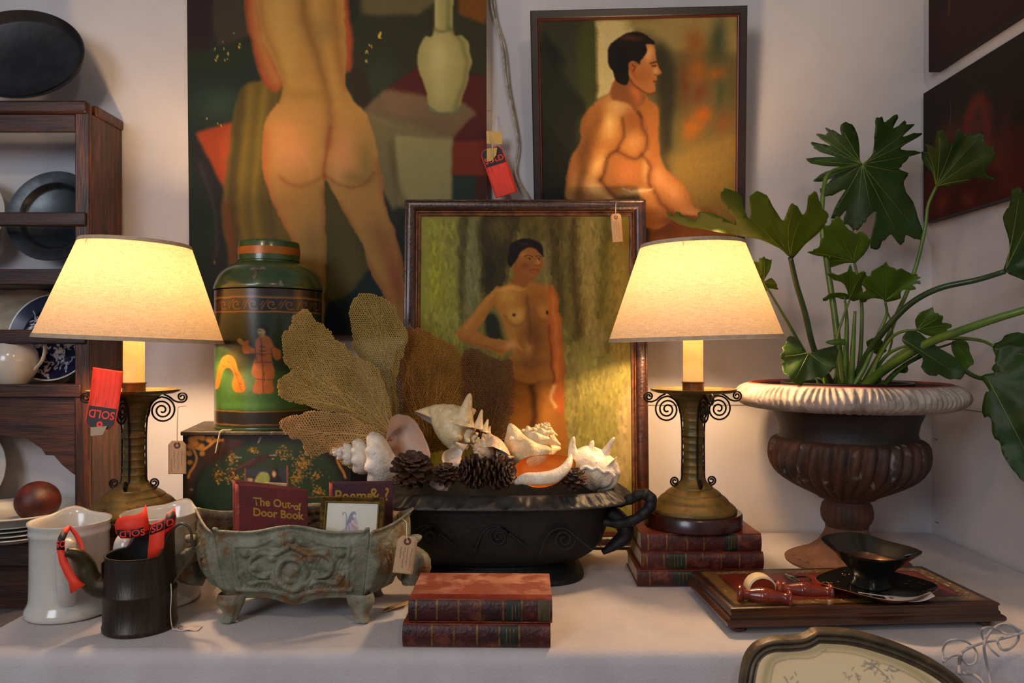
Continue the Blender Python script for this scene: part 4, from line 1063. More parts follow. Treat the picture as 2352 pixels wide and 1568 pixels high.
    # shade, a little askew
    zt_, zb_ = z_(575), z_(797); rt, rb = 116 * S, 197 * S
    TM = Matrix.Translation((0, 0, (zt_ + zb_) / 2)) @ Matrix.Rotation(R(tilt), 4, 'Y') @ Matrix.Translation((0, 0, -(zt_ + zb_) / 2))
    g = G(); g.lathe([(rb + (rt - rb) * k / 12, zb_ + (zt_ - zb_) * k / 12) for k in range(13)], 96, M=TM); ob(g, 'lamp_shade', m_shade, ang=180)
    for zz, r0, sgn, nm in ((zt_, rt, -1, 0), (zb_, rb, 1, 0)):
        d = 0.0075; dr = (rb - rt) / (zt_ - zb_) * d
        g = G(); g.lathe([(r0 + 0.0008, zz - sgn * 0.0006), (r0 + 0.0008 - sgn * dr, zz + sgn * d), (r0 - 0.0008 - sgn * dr, zz + sgn * d), (r0 - 0.0010, zz - sgn * 0.0006)], 96, M=TM)
        k = len(g.v); ob(g, 'shade_trim', m_trim)
    g = G(); zf = zt_ - 0.016
    for a in (0, 2 * PI / 3, 4 * PI / 3):
        g.tube([TM @ Vector((rt * 1.04 * math.cos(a), rt * 1.04 * math.sin(a), zf)), TM @ Vector((0.008 * math.cos(a), 0.008 * math.sin(a), zf - 0.008))], 0.0012, 6)
    # harp: two wires from the socket up round the bulb
    for s in (-1, 1): g.tube(crom([(s * 0.014, 0, zb - 0.006), (s * 0.036, 0, zb + 0.02), (s * 0.038, 0, zb + 0.05), (s * 0.02, 0, zb + 0.08), (0, 0, zf - 0.008)], 5), 0.0012, 6)
    ob(g, 'shade_carrier', m_bronze)
    return t
RLX, RLY = (1592 - 1176) * 1.615 / F, 1.615
LLX, LLY = (308 - 1176) * 1.595 / F, 1.595
make_lamp((RLX, RLY, Z_RL), 'table lamp on leather books beside the rusty urn', -1.6, 8, 97)
make_lamp((LLX, LLY, Z_LL), 'table lamp on red books beside the plate rack, its scroll wearing a red tag', 2.4, 4, 103)
# ================================================================== LACQUERED BOX AND TEA CANISTER
BXZ = EYE - (990 - 800) * 1.70 / F
bx = thing('lacquer_box', 'black and green painted metal box with gilt scrolls carrying the tea canister', 'box', (-0.52, 1.72, TZ))
m_lac = mat('black_lacquer', (20, 18, 14), (30, 24, 16), rough=0.3, scale=16, coat=0.3)
x0b = (420 - 1176) * 1.70 / F; x1b = -0.362; skew = 0.047
def bq(x, y, z): return Vector((x - skew * (y - 1.7) / 0.24 * (1 - (x - x0b) / (x1b - x0b)), y, z))
g = G()
pts = [bq(x0b, 1.7005, 0), bq(x1b, 1.7005, 0), bq(x1b, 1.94, 0), bq(x0b, 1.94, 0)]
g.prism([v + Vector((0, 0, TZ + 0.0015)) for v in pts], (0, 0, BXZ - 0.012 - TZ)); g.obj('box_body', m_lac, bx, smooth=False, bev=0.002)
g = G(); e = 0.004
pts = [Vector((x0b - e, 1.696, BXZ - 0.0095)), Vector((x1b + e, 1.696, BXZ - 0.0095)), Vector((x1b + e, 1.945, BXZ - 0.0095)), bq(x0b, 1.945, BXZ - 0.0095) - Vector((e, 0, 0))]
g.prism(pts, (0, 0, 0.009)); g.obj('box_lid', mat('worn_lid', (84, 70, 40), (44, 36, 22), rough=0.4, scale=14, c3=(140, 116, 84), s3=30, lo3=0.6, hi3=0.66), bx, smooth=False, bev=0.002)
p = Paint(420, 1000, 805, 1290, 1.5, (20, 20, 14), seed=71, wob=1.5)
p.poly([(452, 1290), (450, 1140), (490, 1050), (560, 1024), (680, 1020), (760, 1060), (790, 1140), (790, 1290)], (26, 42, 24), 5)
p.poly([(432, 1290), (440, 1130), (462, 1080), (520, 1045), (560, 1012), (505, 1006), (470, 1040), (436, 1080), (428, 1140), (424, 1290)], (44, 26, 16), 4, True)
GO = (140, 92, 28)
for sx_, fx in ((1, 0), (-1, 1)):
    X = lambda x: x if not fx else 1226 - x
    for cx, cy, r in ((440, 1010, 8), (452, 1004, 7), (465, 1006, 7), (437, 1024, 8), (434, 1040, 7), (462, 1026, 7), (448, 1018, 8), (465, 1040, 6), (436, 1062, 6), (480, 1010, 7)):
        p.blob(X(cx), cy, r * 1.15, r * 1.05, 0, GO, 1, hard=3)
    p.line([(X(512), 1010), (X(494), 1012), (X(480), 1024), (X(466), 1032), (X(450), 1028)], 6, GO, 1, 1)
    p.line([(X(444), 1030), (X(452), 1050), (X(446), 1070), (X(436), 1084), (X(432), 1096)], 6, GO, 1, 1)
    p.line([(X(484), 1018), (X(492), 1010), (X(488), 1004)], 4, GO, 1, 1)
    p.line([(X(452), 1012), (X(470), 1020)], 1.5, (60, 36, 14), 0.8, 0.6)
p.poly([(520, 1090), (560, 1062), (600, 1044), (640, 1040), (600, 1062), (560, 1078), (528, 1094)], (40, 26, 20), 2, False); p.line([(524, 1086), (585, 1054)], 6, (70, 40, 30), 0.8, 2)
p.poly([(562, 1076), (660, 1074), (660, 1112), (560, 1112)], (36, 42, 50), 1.5, False); p.line([(659, 1070), (660, 1112), (600, 1111)], 2.5, (150, 66, 30), 1, 0.8, False)
p.line([(563, 1076), (564, 1112)], 2, (140, 66, 30), 1, 0.8)
p.poly([(622, 1085), (628, 1074), (638, 1076), (640, 1090), (646, 1100), (640, 1114), (620, 1112)], (30, 26, 24), 1.5); p.blob(629, 1088, 5, 8, 0, (150, 120, 74), 1, hard=2)
p.poly([(584, 1112), (590, 1092), (602, 1082), (616, 1086), (620, 1100), (612, 1112)], (112, 118, 62), 1.5); p.blob(574, 1101, 6, 7, 0, (150, 112, 70), 1, hard=2); p.line([(568, 1095), (582, 1095)], 4, (40, 30, 24), 1, 1)
rs = random.Random(2)
def tree(x, y, w, h, n):
    for k in range(n):
        a = x + rs.gauss(0, w); b = y + rs.gauss(0, h); p.line([(a, b), (a + rs.uniform(-4, 4), b + rs.uniform(-4, 2))], 1.8, rs.choice((GO, (176, 118, 36), (110, 76, 26))), 0.9, 0.7)
for q in ((532, 1056, 6, 10, 40), (502, 1094, 6, 12, 44), (540, 1100, 12, 6, 50), (585, 1036, 7, 4, 24), (650, 1044, 10, 8, 40), (690, 1072, 8, 12, 60), (700, 1060, 12, 8, 40), (724, 1092, 10, 6, 36), (682, 1100, 8, 8, 46), (730, 1128, 8, 6, 34)): tree(*q)
p.line([(695, 1110), (690, 1080), (700, 1056)], 2, (120, 80, 30), 0.8, 1)
for a, b in (((540, 1051), (555, 1051)), ((592, 1016), (600, 1004)), ((620, 1044), (634, 1044))): p.line([a, b], 2.5, (150, 140, 120), 0.7, 1)
p.line([(430, 1135), (790, 1150)], 2, (110, 60, 26), 0.0, 1)
p.line([(640, 1143), (800, 1139)], 2, (118, 62, 24), 0.9, 0.8); p.blob(440, 1124, 4, 3, 0, (140, 130, 120), 0.7)
p.rough(14, 60, 80, 9)
zt = EYE - (1000 - 800) * 1.7 / F; zb = EYE - (1290 - 800) * 1.7 / F; zb = max(zb, TZ + 0.003)
zb2 = EYE - (1290 - 800) * 1.7 / F
p = p
def fn(X, Y):
    z = EYE - (Y - 800) * 1.7 / F; z = np.maximum(z, TZ + 0.003)
    return np.stack([(X - 1176) * 1.7 / F, np.full_like(X, 1.6998), z], -1)
p.surface('painted_front', fn, paint_mat('lacquer_paint', rough=0.3, bump=0.1, coat=0.3), bx, (2.0, 2.0, 2.0), label='gilt leaf scrolls round a dark garden scene with figures')

CC = Vector(((617 - 1176) * 1.82 / F, 1.823, BXZ + 0.0005)); SC_ = 1.82 / F; RC = 118 * SC_
cn = thing('tea_canister', 'tall green painted tea canister with orange figures standing on the lacquer box', 'canister', CC)
def cz(y): return max(0.0, EYE - (y - 800) * SC_ - CC.z)
m_green = mat('green_japanned', (58, 78, 34), (44, 62, 30), rough=0.28, scale=10, coat=0.5, bump=0.06, bscale=40, c3=(96, 84, 30), s3=9, lo3=0.6, hi3=0.72)
m_chip = mat('canister_chips', (120, 112, 100), (70, 50, 34), rough=0.6, scale=60)
g = G()
shp = [(668, 119.5), (664, 120.5), (659, 119), (650, 116), (640, 112), (630, 106), (620, 97), (613, 87), (608, 76), (605, 68)]
g.lathe([(r * SC_, cz(y)) for y, r in shp], 72, c=CC); g.obj('shoulder', m_green, cn, ang=60)
g = G(); g.lathe([(66 * SC_, cz(606)), (66 * SC_, cz(602)), (69 * SC_, cz(601)), (69 * SC_, cz(562)), (67 * SC_, cz(558)), (60 * SC_, cz(556)), (0.001, cz(553))], 60, c=CC); g.obj('lid', m_green, cn, ang=35)
g = G(); g.lathe([(69.5 * SC_, cz(589)), (69.5 * SC_, cz(572))], 60, c=CC); g.obj('lid_band', mat('orange_gilt', (180, 104, 30), (146, 80, 26), rough=0.35, metal=0.2, scale=30), cn)
g = G(); g.lathe([(0.001, 0.0), (118 * SC_, 0.0), (119 * SC_, 0.003), (118 * SC_, 0.006)], 72, c=CC); g.obj('foot_rim', m_green, cn)
g = G(); rs = random.Random(12)
# painted drum
PX = 117.0
def sx2(x): return PX * math.asin(max(-0.985, min(0.985, (x - 617) / 118.0)))
p = Paint(-PX * PI, 662, PX * PI, 986, 1.15, (40, 52, 26), seed=81, wob=1.0)
def cp(pts): return [(sx2(x), y) for x, y in pts]
OR = (188, 100, 32)
p.poly([(-400, 660), (400, 660), (400, 676), (-400, 676)], (50, 34, 20), 1, False)
p.poly([(-400, 684), (400, 684), (400, 712), (-400, 712)], (34, 30, 18), 1, False)
for y in (682, 715): p.line([(-400, y), (400, y)], 3.2, OR, 0.95, 0.8, False)
p.line([(-400, 679), (400, 679)], 1.2, OR, 0.5, 0.8, False)
for k in range(-9, 10):
    x = k * 38 + 6
    p.line([(x + 13 * (1 - i / 12) * math.cos(0.9 + i * 0.62) * (1 if k % 2 else 1), 698 + 12 * (1 - i / 12) * math.sin(0.9 + i * 0.62)) for i in range(12)], 2.6, OR, 0.9, 0.8)
    p.line([(x - 22, 708), (x - 14, 694), (x - 8, 688)], 2.2, OR, 0.85, 0.8); p.line([(x - 18, 690), (x - 24, 700)], 1.8, OR, 0.8, 0.8)
# ground, faint trees
p.poly(cp([(500, 830), (540, 858), (580, 846), (640, 850), (700, 880), (730, 900), (730, 945), (500, 945)]), (64, 96, 38), 8, False)
p.blob(sx2(512), 850, 22, 26, 0, (84, 130, 44), 0.9); p.blob(sx2(560), 880, 34, 26, 0, (120, 128, 86), 0.8); p.blob(sx2(575), 930, 70, 10, 0, (90, 128, 56), 0.7)
p.blob(sx2(512), 765, 5, 26, 0, (150, 60, 26), 0.6); p.blob(sx2(540), 830, 16, 22, 0, (150, 90, 34), 0.4)
for y in range(846, 880, 7): p.line(cp([(503, y), (512, y)]), 1.6, (170, 92, 30), 0.8, 0.7)
# arch shaped rock
arch = p.poly(cp([(503, 890), (508, 862), (516, 826), (526, 816), (537, 815), (546, 824), (553, 846), (563, 872), (569, 892), (564, 901), (552, 902), (543, 896), (541, 880), (545, 862), (538, 848), (528, 846), (520, 858), (514, 884), (509, 894)]), (200, 112, 34), 1.2)
for a in ((520, 840), (548, 858), (556, 880), (530, 828)): p.line(cp([a, (a[0] + 5, a[1] + 3)]), 1.4, (80, 36, 18), 0.8, 0.6)
p.line(cp([(545, 848), (552, 872), (562, 898)]), 1.4, (90, 44, 20), 0.6, 0.7)
# figure
fig = p.poly(cp([(588, 780), (604, 770), (618, 774), (628, 796), (641, 806), (640, 824), (630, 826), (622, 812), (624, 832), (629, 858), (625, 874), (627, 898), (618, 904), (603, 902), (596, 904), (584, 902), (583, 890), (588, 872), (581, 858), (585, 830), (588, 812), (566, 812), (562, 800), (564, 786), (574, 782), (576, 794), (588, 800)]), (176, 94, 34), 1.2)
for a in (((588, 832), (626, 832)), ((603, 836), (604, 900)), ((588, 870), (626, 872)), ((600, 774), (602, 830)), ((606, 856), (607, 876)), ((590, 812), (624, 813)), ((588, 800), (590, 826)), ((620, 800), (624, 814))): p.line(cp(a), 1.6, (70, 34, 18), 0.85, 0.7)
for y in (795, 805, 815): p.line(cp([(598, y), (608, y + 1)]), 1.8, (50, 26, 18), 0.9, 0.7)
p.blob(sx2(602), 762, 9, 11, 0, (170, 140, 90), 1, hard=2.5); p.poly(cp([(592, 752), (602, 745), (613, 750), (616, 764), (612, 770), (608, 758), (596, 754)]), (34, 26, 22), 1)
p.line(cp([(597, 760), (600, 760)]), 1.4, (30, 20, 16), 1, 0.5); p.line(cp([(598, 768), (602, 768)]), 1.4, (120, 50, 30), 1, 0.5)
p.poly(cp([(550, 780), (556, 776), (562, 782), (568, 790), (560, 792), (553, 786)]), (170, 130, 80), 1)
p.poly([(-400, 946), (400, 946), (400, 974), (-400, 974)], (44, 36, 22), 1.5, False)
for y in (945, 976): p.line([(-400, y), (400, y)], 2.6, (170, 92, 30), 0.95, 0.8, False)
p.rough(12, 30, 90, 17)
def fn(X, Y):
    a = -PI / 2 + 0.312 + X / PX; z = np.maximum(CC.z + 0.0045, EYE - (Y - 800) * 1.705 / F)
    return np.stack([CC.x + RC * np.cos(a), CC.y + RC * np.sin(a), z], -1)
p.surface('painted_drum', fn, paint_mat('japanned_paint', rough=0.3, bump=0.05, coat=0.5), cn, (0.72, 0.85, 0.85), label='green drum painted with orange figures and a scroll border')
# chipped paint on the shoulder
g = G()
def shpt(a, f):
    i = min(len(shp) - 2, int(f)); ff = f - i
    y = shp[i][0] * (1 - ff) + shp[i + 1][0] * ff; r = shp[i][1] * (1 - ff) + shp[i + 1][1] * ff
    a += 0.312
    return CC + Vector((math.cos(a) * (r * SC_ + 0.0006), math.sin(a) * (r * SC_ + 0.0006), cz(y) + 0.0004))
for (a, f, w, h) in ((-1.80, 5.4, 0.17, 0.5), (-1.84, 4.2, 0.05, 1.5), (-1.90, 5.2, 0.07, 0.4), (-1.66, 5.0, 0.05, 0.5), (-1.36, 1.4, 0.05, 1.2), (-1.50, 0.6, 0.25, 0.5)):
    n = 11; k0 = len(g.v)
    g.v.append(tuple(shpt(a, f)))
    for k in range(n): q = 2 * PI * k / n; s = rs.uniform(0.6, 1.15); g.v.append(tuple(shpt(a + w * s * math.cos(q), max(0.05, f + h * s * math.sin(q)))))
    for k in range(n): g.f.append((k0, k0 + 1 + k, k0 + 1 + (k + 1) % n)); g.mi.append(0)
g.obj('paint_chips', m_chip, cn)
# string end hanging over the box lid
m_str = mat('white_string', (206, 192, 166), rough=0.9)
g = G(); g.tube(crom([Vector((W(535, 988, 1.71).x, 1.715, BXZ + 0.0015)), Vector((W(522, 988, 1.7).x, 1.703, BXZ + 0.0018)), Vector((W(508, 990, 1.694).x, 1.692, BXZ + 0.0008)), W(501, 1012, 1.692), W(495, 1040, 1.692)], 6), 0.0016, 8)
tag(g.obj('string', m_str), 'short white string hanging over the front edge of the lacquer box', 'string')

# ================================================================== CAST IRON JARDINIERE
m_pat = mat('verdigris_iron', (104, 106, 84), (138, 136, 116), rough=0.55, scale=26, bump=0.9, bscale=120, c3=(116, 78, 32), s3=20, lo3=0.52, hi3=0.64)
jd = thing('planter', 'low cast iron planter with grey-green patina and curled feet, holding books', 'planter', (-0.38, 1.42, TZ))
RP = [Vector((-0.517, 1.322, 0)), Vector((-0.246, 1.322, 0)), Vector((-0.190, 1.42, 0)), Vector((-0.250, 1.496, 0)), Vector((-0.517, 1.500, 0)), Vector((-0.583, 1.42, 0))]
BP = [Vector((-0.497, 1.336, 0)), Vector((-0.262, 1.336, 0)), Vector((-0.225, 1.42, 0)), Vector((-0.264, 1.482, 0)), Vector((-0.497, 1.486, 0)), Vector((-0.545, 1.42, 0))]
z_lo = TZ + 0.046
def rimz(side, u):
    if side in (0, 3): return EYE - (1216 - 800) * 1.322 / F + 0.0085 * math.sin(PI * u) ** 2 * 1.0 - 0.006 * math.sin(2 * PI * u) ** 2 + (0.004 if (u < 0.03 or u > 0.97) else 0)
    up = (u if side in (1, 4) else 1 - u)
    return EYE - (1218 - 800) * 1.322 / F + 0.018 * up ** 1.4 - 0.004 * math.sin(PI * up)
rimz0 = rimz
# relief drawn in a (u, v) field, 400 x 200
def relief(kind):
    p = Paint(0, 0, 400, 200, 2.0, (0, 0, 0), seed=91, wob=1)
    if kind == 0:
        for k in range(12):
            p.line([(232 + k * 12, 60 + (k % 2) * 4), (212 + k * 12, 105)], 4, (0, 0, 0), 1, 2, h=0.35) if 215 + k * 12 < 360 else None
            p.line([(60 + k * 12, 170), (90 + k * 12, 120)], 4, (0, 0, 0), 1, 2, h=0.35) if 90 + k * 12 < 175 else None
            p.line([(230 + k * 12, 170), (262 + k * 12, 112)], 4, (0, 0, 0), 1, 2, h=0.3) if 262 + k * 12 < 370 else None
        ring = [(200 + 38 * math.cos(a), 115 + 40 * math.sin(a)) for a in np.linspace(0, 2 * PI, 24)]
        p.line(ring, 12, (0, 0, 0), 1, 4, h=1.0, smooth=False)
        for a, b, r in ((200, 112, 22), (190, 128, 14), (214, 104, 10)):
            m = p.blob(a, b, r, r * 1.1, 0, (0, 0, 0)); p.H = np.maximum(p.H, m * 0.7)
        for a, b, r in ((200, 30, 11), (172, 36, 16), (228, 36, 16), (200, 180, 20), (165, 140, 16), (236, 140, 16), (150, 75, 14), (252, 75, 14), (100, 100, 16), (300, 100, 16), (80, 60, 12), (330, 60, 12), (290, 60, 14)):
            m = p.blob(a, b, r, r * 0.8, 20, (0, 0, 0)); p.H = np.maximum(p.H, m * 0.9)
        for s in (-1, 1):
            p.line([(200 + s * 6, 48), (200 + s * 46, 66), (200 + s * 80, 60), (200 + s * 110, 84), (200 + s * 100, 120), (200 + s * 70, 130)], 9, (0, 0, 0), 1, 4, h=0.95)
            p.line([(200 + s * 44, 150), (200 + s * 80, 140), (200 + s * 120, 150), (200 + s * 140, 120)], 8, (0, 0, 0), 1, 4, h=0.8)
            p.line([(200 + s * 150, 40), (200 + s * 152, 170)], 6, (0, 0, 0), 1, 4, h=0.5)
        p.line([(38, 172), (362, 172)], 8, (0, 0, 0), 1, 4, h=0.5); p.line([(50, 40), (120, 36), (200, 14), (280, 36), (350, 40)], 6, (0, 0, 0), 1, 4, h=0.45)
    else:
        for k in range(9): p.line([(200, 190), (90 + k * 28, 60 + 9 * abs(k - 4))], 9, (0, 0, 0), 1, 5, h=0.8)
        for k in range(7): p.line([(60 + k * 16, 50), (90 + k * 20, 110)], 5, (0, 0, 0), 1, 3, h=0.4)
        m = p.blob(200, 120, 70, 60, 0, (0, 0, 0)); p.H = np.maximum(p.H, m * 0.8)
    return p.H
REL = {0: relief(0), 1: relief(1)}
gp = G()
N1, N2 = 120, 64
for side in range(6):
    A, B_ = RP[side], RP[(side + 1) % 6]; a, b = BP[side], BP[(side + 1) % 6]
    Hm = REL[0 if side in (0, 3) else 1]
    nrm = (B_ - A).cross(Vector((0, 0, 1))).normalized()
    nu = N1 if side in (0, 3) else 60
    def f(u, v, A=A, B_=B_, a=a, b=b, Hm=Hm, nrm=nrm, side=side):
        uu = u
        top = A.lerp(B_, u); bot = a.lerp(b, u)
        zt = rimz(side, u)
        low_ = z_lo - 0.0
        if side in (0, 3): low_ -= 0.013 * math.exp(-((u - 0.5) / 0.13) ** 2)
        zz = low_ + (zt - low_) * v
        s = v ** 0.75 if v > 0 else 0
        p = bot.lerp(top, s); p.z = zz
        bul = 0.010 * math.sin(PI * v) * (1 if side in (0, 3) else 1.6)
        h = Hm[min(Hm.shape[0] - 1, int((1 - v) * (Hm.shape[0] - 1))), min(Hm.shape[1] - 1, int(u * (Hm.shape[1] - 1)))]
        edge = min(1, u * 12, (1 - u) * 12) * min(1, v * 8, (1 - v) * 8)
        lip = 0.007 * max(0, (v - 0.88) / 0.12) ** 2
        return p + nrm * (bul * edge + 0.0125 * h * edge + lip)
    gp.grid(f, nu, N2)
gp.obj('planter_body', m_pat, jd, ang=180, solid=0.004)
g = G(); g.prism([v.lerp(Vector((-0.381, 1.42, 0)), 0.02) + Vector((0, 0, z_lo + 0.006)) for v in BP], (0, 0, 0.004)); g.obj('bottom_plate', m_pat, jd, smooth=False)
# feet: curled, at the four corners
for i in (0, 1, 3, 4):
    c = BP[i]; out = (c - Vector((-0.381, 1.42, 0))).normalized(); sx_ = -1 if c.x < -0.381 else 1
    side = Vector((-sx_, 0, 0))
    g = G()
    prof = [(0.052, 0.0175, 0.004), (0.040, 0.0205, 0.006), (0.028, 0.0175, 0.002), (0.016, 0.013, -0.002), (0.007, 0.0125, 0.002), (0.0022, 0.0135, 0.005), (0.0012, 0.009, 0.005)]
    prof2 = [(z, r, o) for z, r, o in prof]
    vs = []; n = 20
    for z, r, o in prof2:
        for k in range(n):
            q = 2 * PI * k / n; rr = r * (1 + 0.12 * math.cos(5 * q))
            wide = 1.0 + max(0, (z - 0.02) / 0.03) * 0.7 * (1 if math.cos(q) * side.x > 0 else 0.0)
            vs.append((c.x + out.x * (o - 0.004) + rr * math.cos(q) * wide, c.y + out.y * (o - 0.004) + rr * math.sin(q) * 0.75, TZ + 0.0012 + z))
    fs = [(j * n + k, j * n + (k + 1) % n, (j + 1) * n + (k + 1) % n, (j + 1) * n + k) for j in range(len(prof2) - 1) for k in range(n)]
    fs.append(tuple(range((len(prof2) - 1) * n, len(prof2) * n)))
    g.add(vs, fs); g.obj('foot', m_pat, jd, sub=1, ang=180)
# end handles: ribbed leaf masks ending in a curled knob
for sgn, cx in ((-1, -0.583), (1, -0.190)):
    g = G(); base = Vector((cx, 1.42, 0))
    pth = [Vector((cx - sgn * 0.012, 1.42, TZ + 0.052)), Vector((cx + sgn * 0.008, 1.415, TZ + 0.062)), Vector((cx + sgn * 0.022, 1.41, TZ + 0.078)), Vector((cx + sgn * 0.020, 1.41, TZ + 0.093)), Vector((cx + sgn * 0.006, 1.412, TZ + 0.106)),
           Vector((cx - sgn * 0.002, 1.413, TZ + 0.118)), Vector((cx + sgn * 0.004, 1.412, TZ + 0.128)), Vector((cx + sgn * 0.014, 1.410, TZ + 0.131)), Vector((cx + sgn * 0.020, 1.409, TZ + 0.127))]
    P = crom(pth, 5); rs_ = []
    for k in range(len(P)):
        f = k / (len(P) - 1); rs_.append(float(np.interp(f, [0, 0.2, 0.35, 0.5, 0.65, 0.85, 0.95, 1], [0.014, 0.028, 0.027, 0.020, 0.011, 0.0085, 0.009, 0.006])) * (1 + 0.06 * (k % 2)))
    g.tube(P, rs_, 14, flat=0.62 if True else 1, up=(1, 0, 0)); g.obj('mask_handle', m_pat, jd, ang=180)

# ---------- contents of the planter
m_redcl = mat('red_cloth_cover', (104, 22, 18), (84, 22, 22), rough=0.65, scale=14, bump=0.3, bscale=400, c3=(126, 44, 30), s3=8, lo3=0.62, hi3=0.74)
m_redsp = mat('faded_red_spine', (150, 56, 40), (124, 40, 32), rough=0.7, scale=20, bump=0.3, bscale=400, c3=(176, 100, 76), s3=26, lo3=0.6, hi3=0.66)
m_marcl = mat('maroon_cloth_cover', (78, 22, 26), (64, 22, 34), rough=0.6, scale=10, bump=0.3, bscale=400)
m_gold = mat('gold_lettering', (196, 150, 66), (176, 130, 50), rough=0.4, metal=0.35, scale=60)
def standing_book(label, TL, TR, BL, T, cover, spine, group, spine_left=True, texts=(), name='clothbound_book'):
    """TL, TR, BL corners of the front board; thickness T away from the viewer"""
    TL, TR, BL = Vector(TL), Vector(TR), Vector(BL); U = (TR - TL); Vv = (BL - TL); w = U.length; h = Vv.length; U.normalize(); Vv.normalize()
    n = U.cross(Vv).normalized()
    if n.y < 0: n = -n
    t = thing(name, label, 'book', TL + Vv * h, group)
    P = lambda u, v, d: TL + U * u + Vv * v + n * d
    def bx_(u0, u1, v0, v1, d0, d1):
        g = G(); g.add([P(u0, v0, d0), P(u1, v0, d0), P(u1, v1, d0), P(u0, v1, d0), P(u0, v0, d1), P(u1, v0, d1), P(u1, v1, d1), P(u0, v1, d1)],
                       [(3, 2, 1, 0), (4, 5, 6, 7), (0, 1, 5, 4), (1, 2, 6, 5), (2, 3, 7, 6), (3, 0, 4, 7)]); return g
    bx_(0.006, w, 0, h, 0, 0.003).obj('cover_board', cover, t, bev=0.0008); bx_(0.006, w, 0, h, T - 0.003, T).obj('cover_board', cover, t, bev=0.0008)
    bx_(0.008, w - 0.004, 0.004, h - 0.004, 0.003, T - 0.003).obj('page_block', m_page, t, smooth=False)
    g = G()
    g.grid(lambda u, v: P(0.0065 - 0.008 * math.sin(PI * u), h * v, T / 2 - T / 2 * math.cos(PI * u)), 12, 8); g.obj('spine', spine, t, solid=0.0016)
    for (body, cu, cv, size, sq) in texts:
        letters('cover_title', body, lambda x, y, cu=cu, cv=cv: P(cu + x, cv - y, -0.0005), m_gold, t, size=size, squeeze=sq, bold=0.0006)
    return t
D1_ = 1.385
def pl3(px, py, D): return W(px, py, D)
# the Out-of Door Book; turned so its spine side is nearer
TLb = W(541, 1112, 1.375); TRb = W(706, 1127, 1.405); hv = Vector((0.006, -0.01, -0.148))
standing_book('red book lettered The Out-of Door Book, front one in the planter', TLb, TRb, TLb + hv, 0.028, m_redcl, m_redsp, 'red books stood in the planter', texts=(('The Out-', 0.066, 0.028, 0.0200, 0.93), ('of', 0.1075, 0.031, 0.0175, 0.9), ('Door Book', 0.0735, 0.047, 0.0200, 0.95)))
b0 = TLb + Vector((-0.017, 0.034, 0.001)); b1 = W(690, 1124, 1.438)
standing_book('red book just behind The Out-of Door Book, spine showing left of it', b0, b1, b0 + hv, 0.026, m_redcl, m_redsp, 'red books stood in the planter')
# loose pages
g = G(); a = W(606, 1108, 1.475); b = W(658, 1110, 1.475); g.prism([a, b, b + Vector((0, -0.004, -0.12)), a + Vector((0, -0.004, -0.12))], (0, 0.004, 0))
tag(g.obj('paper_stack', m_page, smooth=False), 'thin cream paper edge showing behind the red planter books', 'paper')
TLp = W(757, 1110, 1.425); TRp = W(902, 1108, 1.438)
standing_book('maroon book lettered Poems behind the small gilt frame', TLp, TRp, TLp + Vector((0.0, -0.006, -0.15)), 0.026, m_marcl, m_redsp, 'red books stood in the planter', texts=(('Poems', 0.044, 0.0245, 0.030, 0.86), ('& ?', 0.092, 0.023, 0.034, 0.9)))
# small gilt frame with a shepherdess print
t = thing('small_picture_frame', 'small gilt frame with a print of a robed person holding a crook', 'picture', W(800, 1215, 1.37))
TLf = W(740, 1139, 1.395); TRf = W(884, 1142, 1.385); U = (TRf - TLf); w = U.length; U.normalize(); Vd = Vector((-0.12, -0.22, -1)).normalized(); Vd = (Vd - U * Vd.dot(U)).normalized(); n = U.cross(Vd).normalized(); n = -n if n.y > 0 else n
hF = 0.10
MF = Matrix((( U.x, -n.x, -Vd.x, (TLf + Vd * hF).x), (U.y, -n.y, -Vd.y, (TLf + Vd * hF).y), (U.z, -n.z, -Vd.z, (TLf + Vd * hF).z), (0, 0, 0, 1)))
m_gf = mat('gilt_frame', (124, 94, 40), (70, 54, 26), rough=0.35, metal=0.55, scale=90, bump=0.3, bscale=300)
g = G(); frame_bars(g, 0, w, 0, hF, [(0, -0.006), (0, 0.005), (0.002, 0.007), (0.006, 0.005), (0.008, 0.0035), (0.0105, 0.0045), (0.012, 0.001)], MF); g.obj('frame', m_gf, t, ang=30)
g = G()
for k in range(int((w - 0.018) / 0.0026)): 
    c = MF @ Vector((0.0095 + k * 0.0026, -0.0052, hF - 0.0095)); g.box(-0.0008, 0.0008, -0.0008, 0.0008, -0.0008, 0.0008, Matrix.Translation(c))
for k in range(int((hF - 0.018) / 0.0026)):
    for x in (0.0095, w - 0.0095): c = MF @ Vector((x, -0.0052, 0.0095 + k * 0.0026)); g.box(-0.0008, 0.0008, -0.0008, 0.0008, -0.0008, 0.0008, Matrix.Translation(c))
g.obj('beading', mat('bright_gilt', (190, 150, 70), rough=0.3, metal=0.5), t, kind='stuff')
p = Paint(742, 1148, 880, 1270, 0.9, (188, 178, 150), seed=95, wob=0.6)
p.blob(775, 1180, 20, 30, 0, (200, 190, 164), 0.6)
DK = (66, 54, 80)
p.poly([(798, 1218), (800, 1196), (806, 1182), (812, 1174), (820, 1172), (822, 1186), (828, 1204), (832, 1222), (836, 1270), (780, 1270), (786, 1236)], (150, 128, 130), 1.5)
p.poly([(806, 1180), (814, 1172), (822, 1176), (820, 1188), (812, 1198), (804, 1204), (798, 1214), (800, 1196)], DK, 1)
p.blob(818, 1184, 4.5, 6, 10, (206, 176, 150), 1, hard=2); p.line([(812, 1196), (818, 1206), (830, 1212)], 4, (200, 160, 140), 0.9, 1.2)
p.line([(814, 1210), (826, 1224), (830, 1250)], 6, (150, 60, 66), 0.7, 2); p.line([(796, 1218), (788, 1230), (782, 1250)], 5, (120, 116, 140), 0.8, 2)
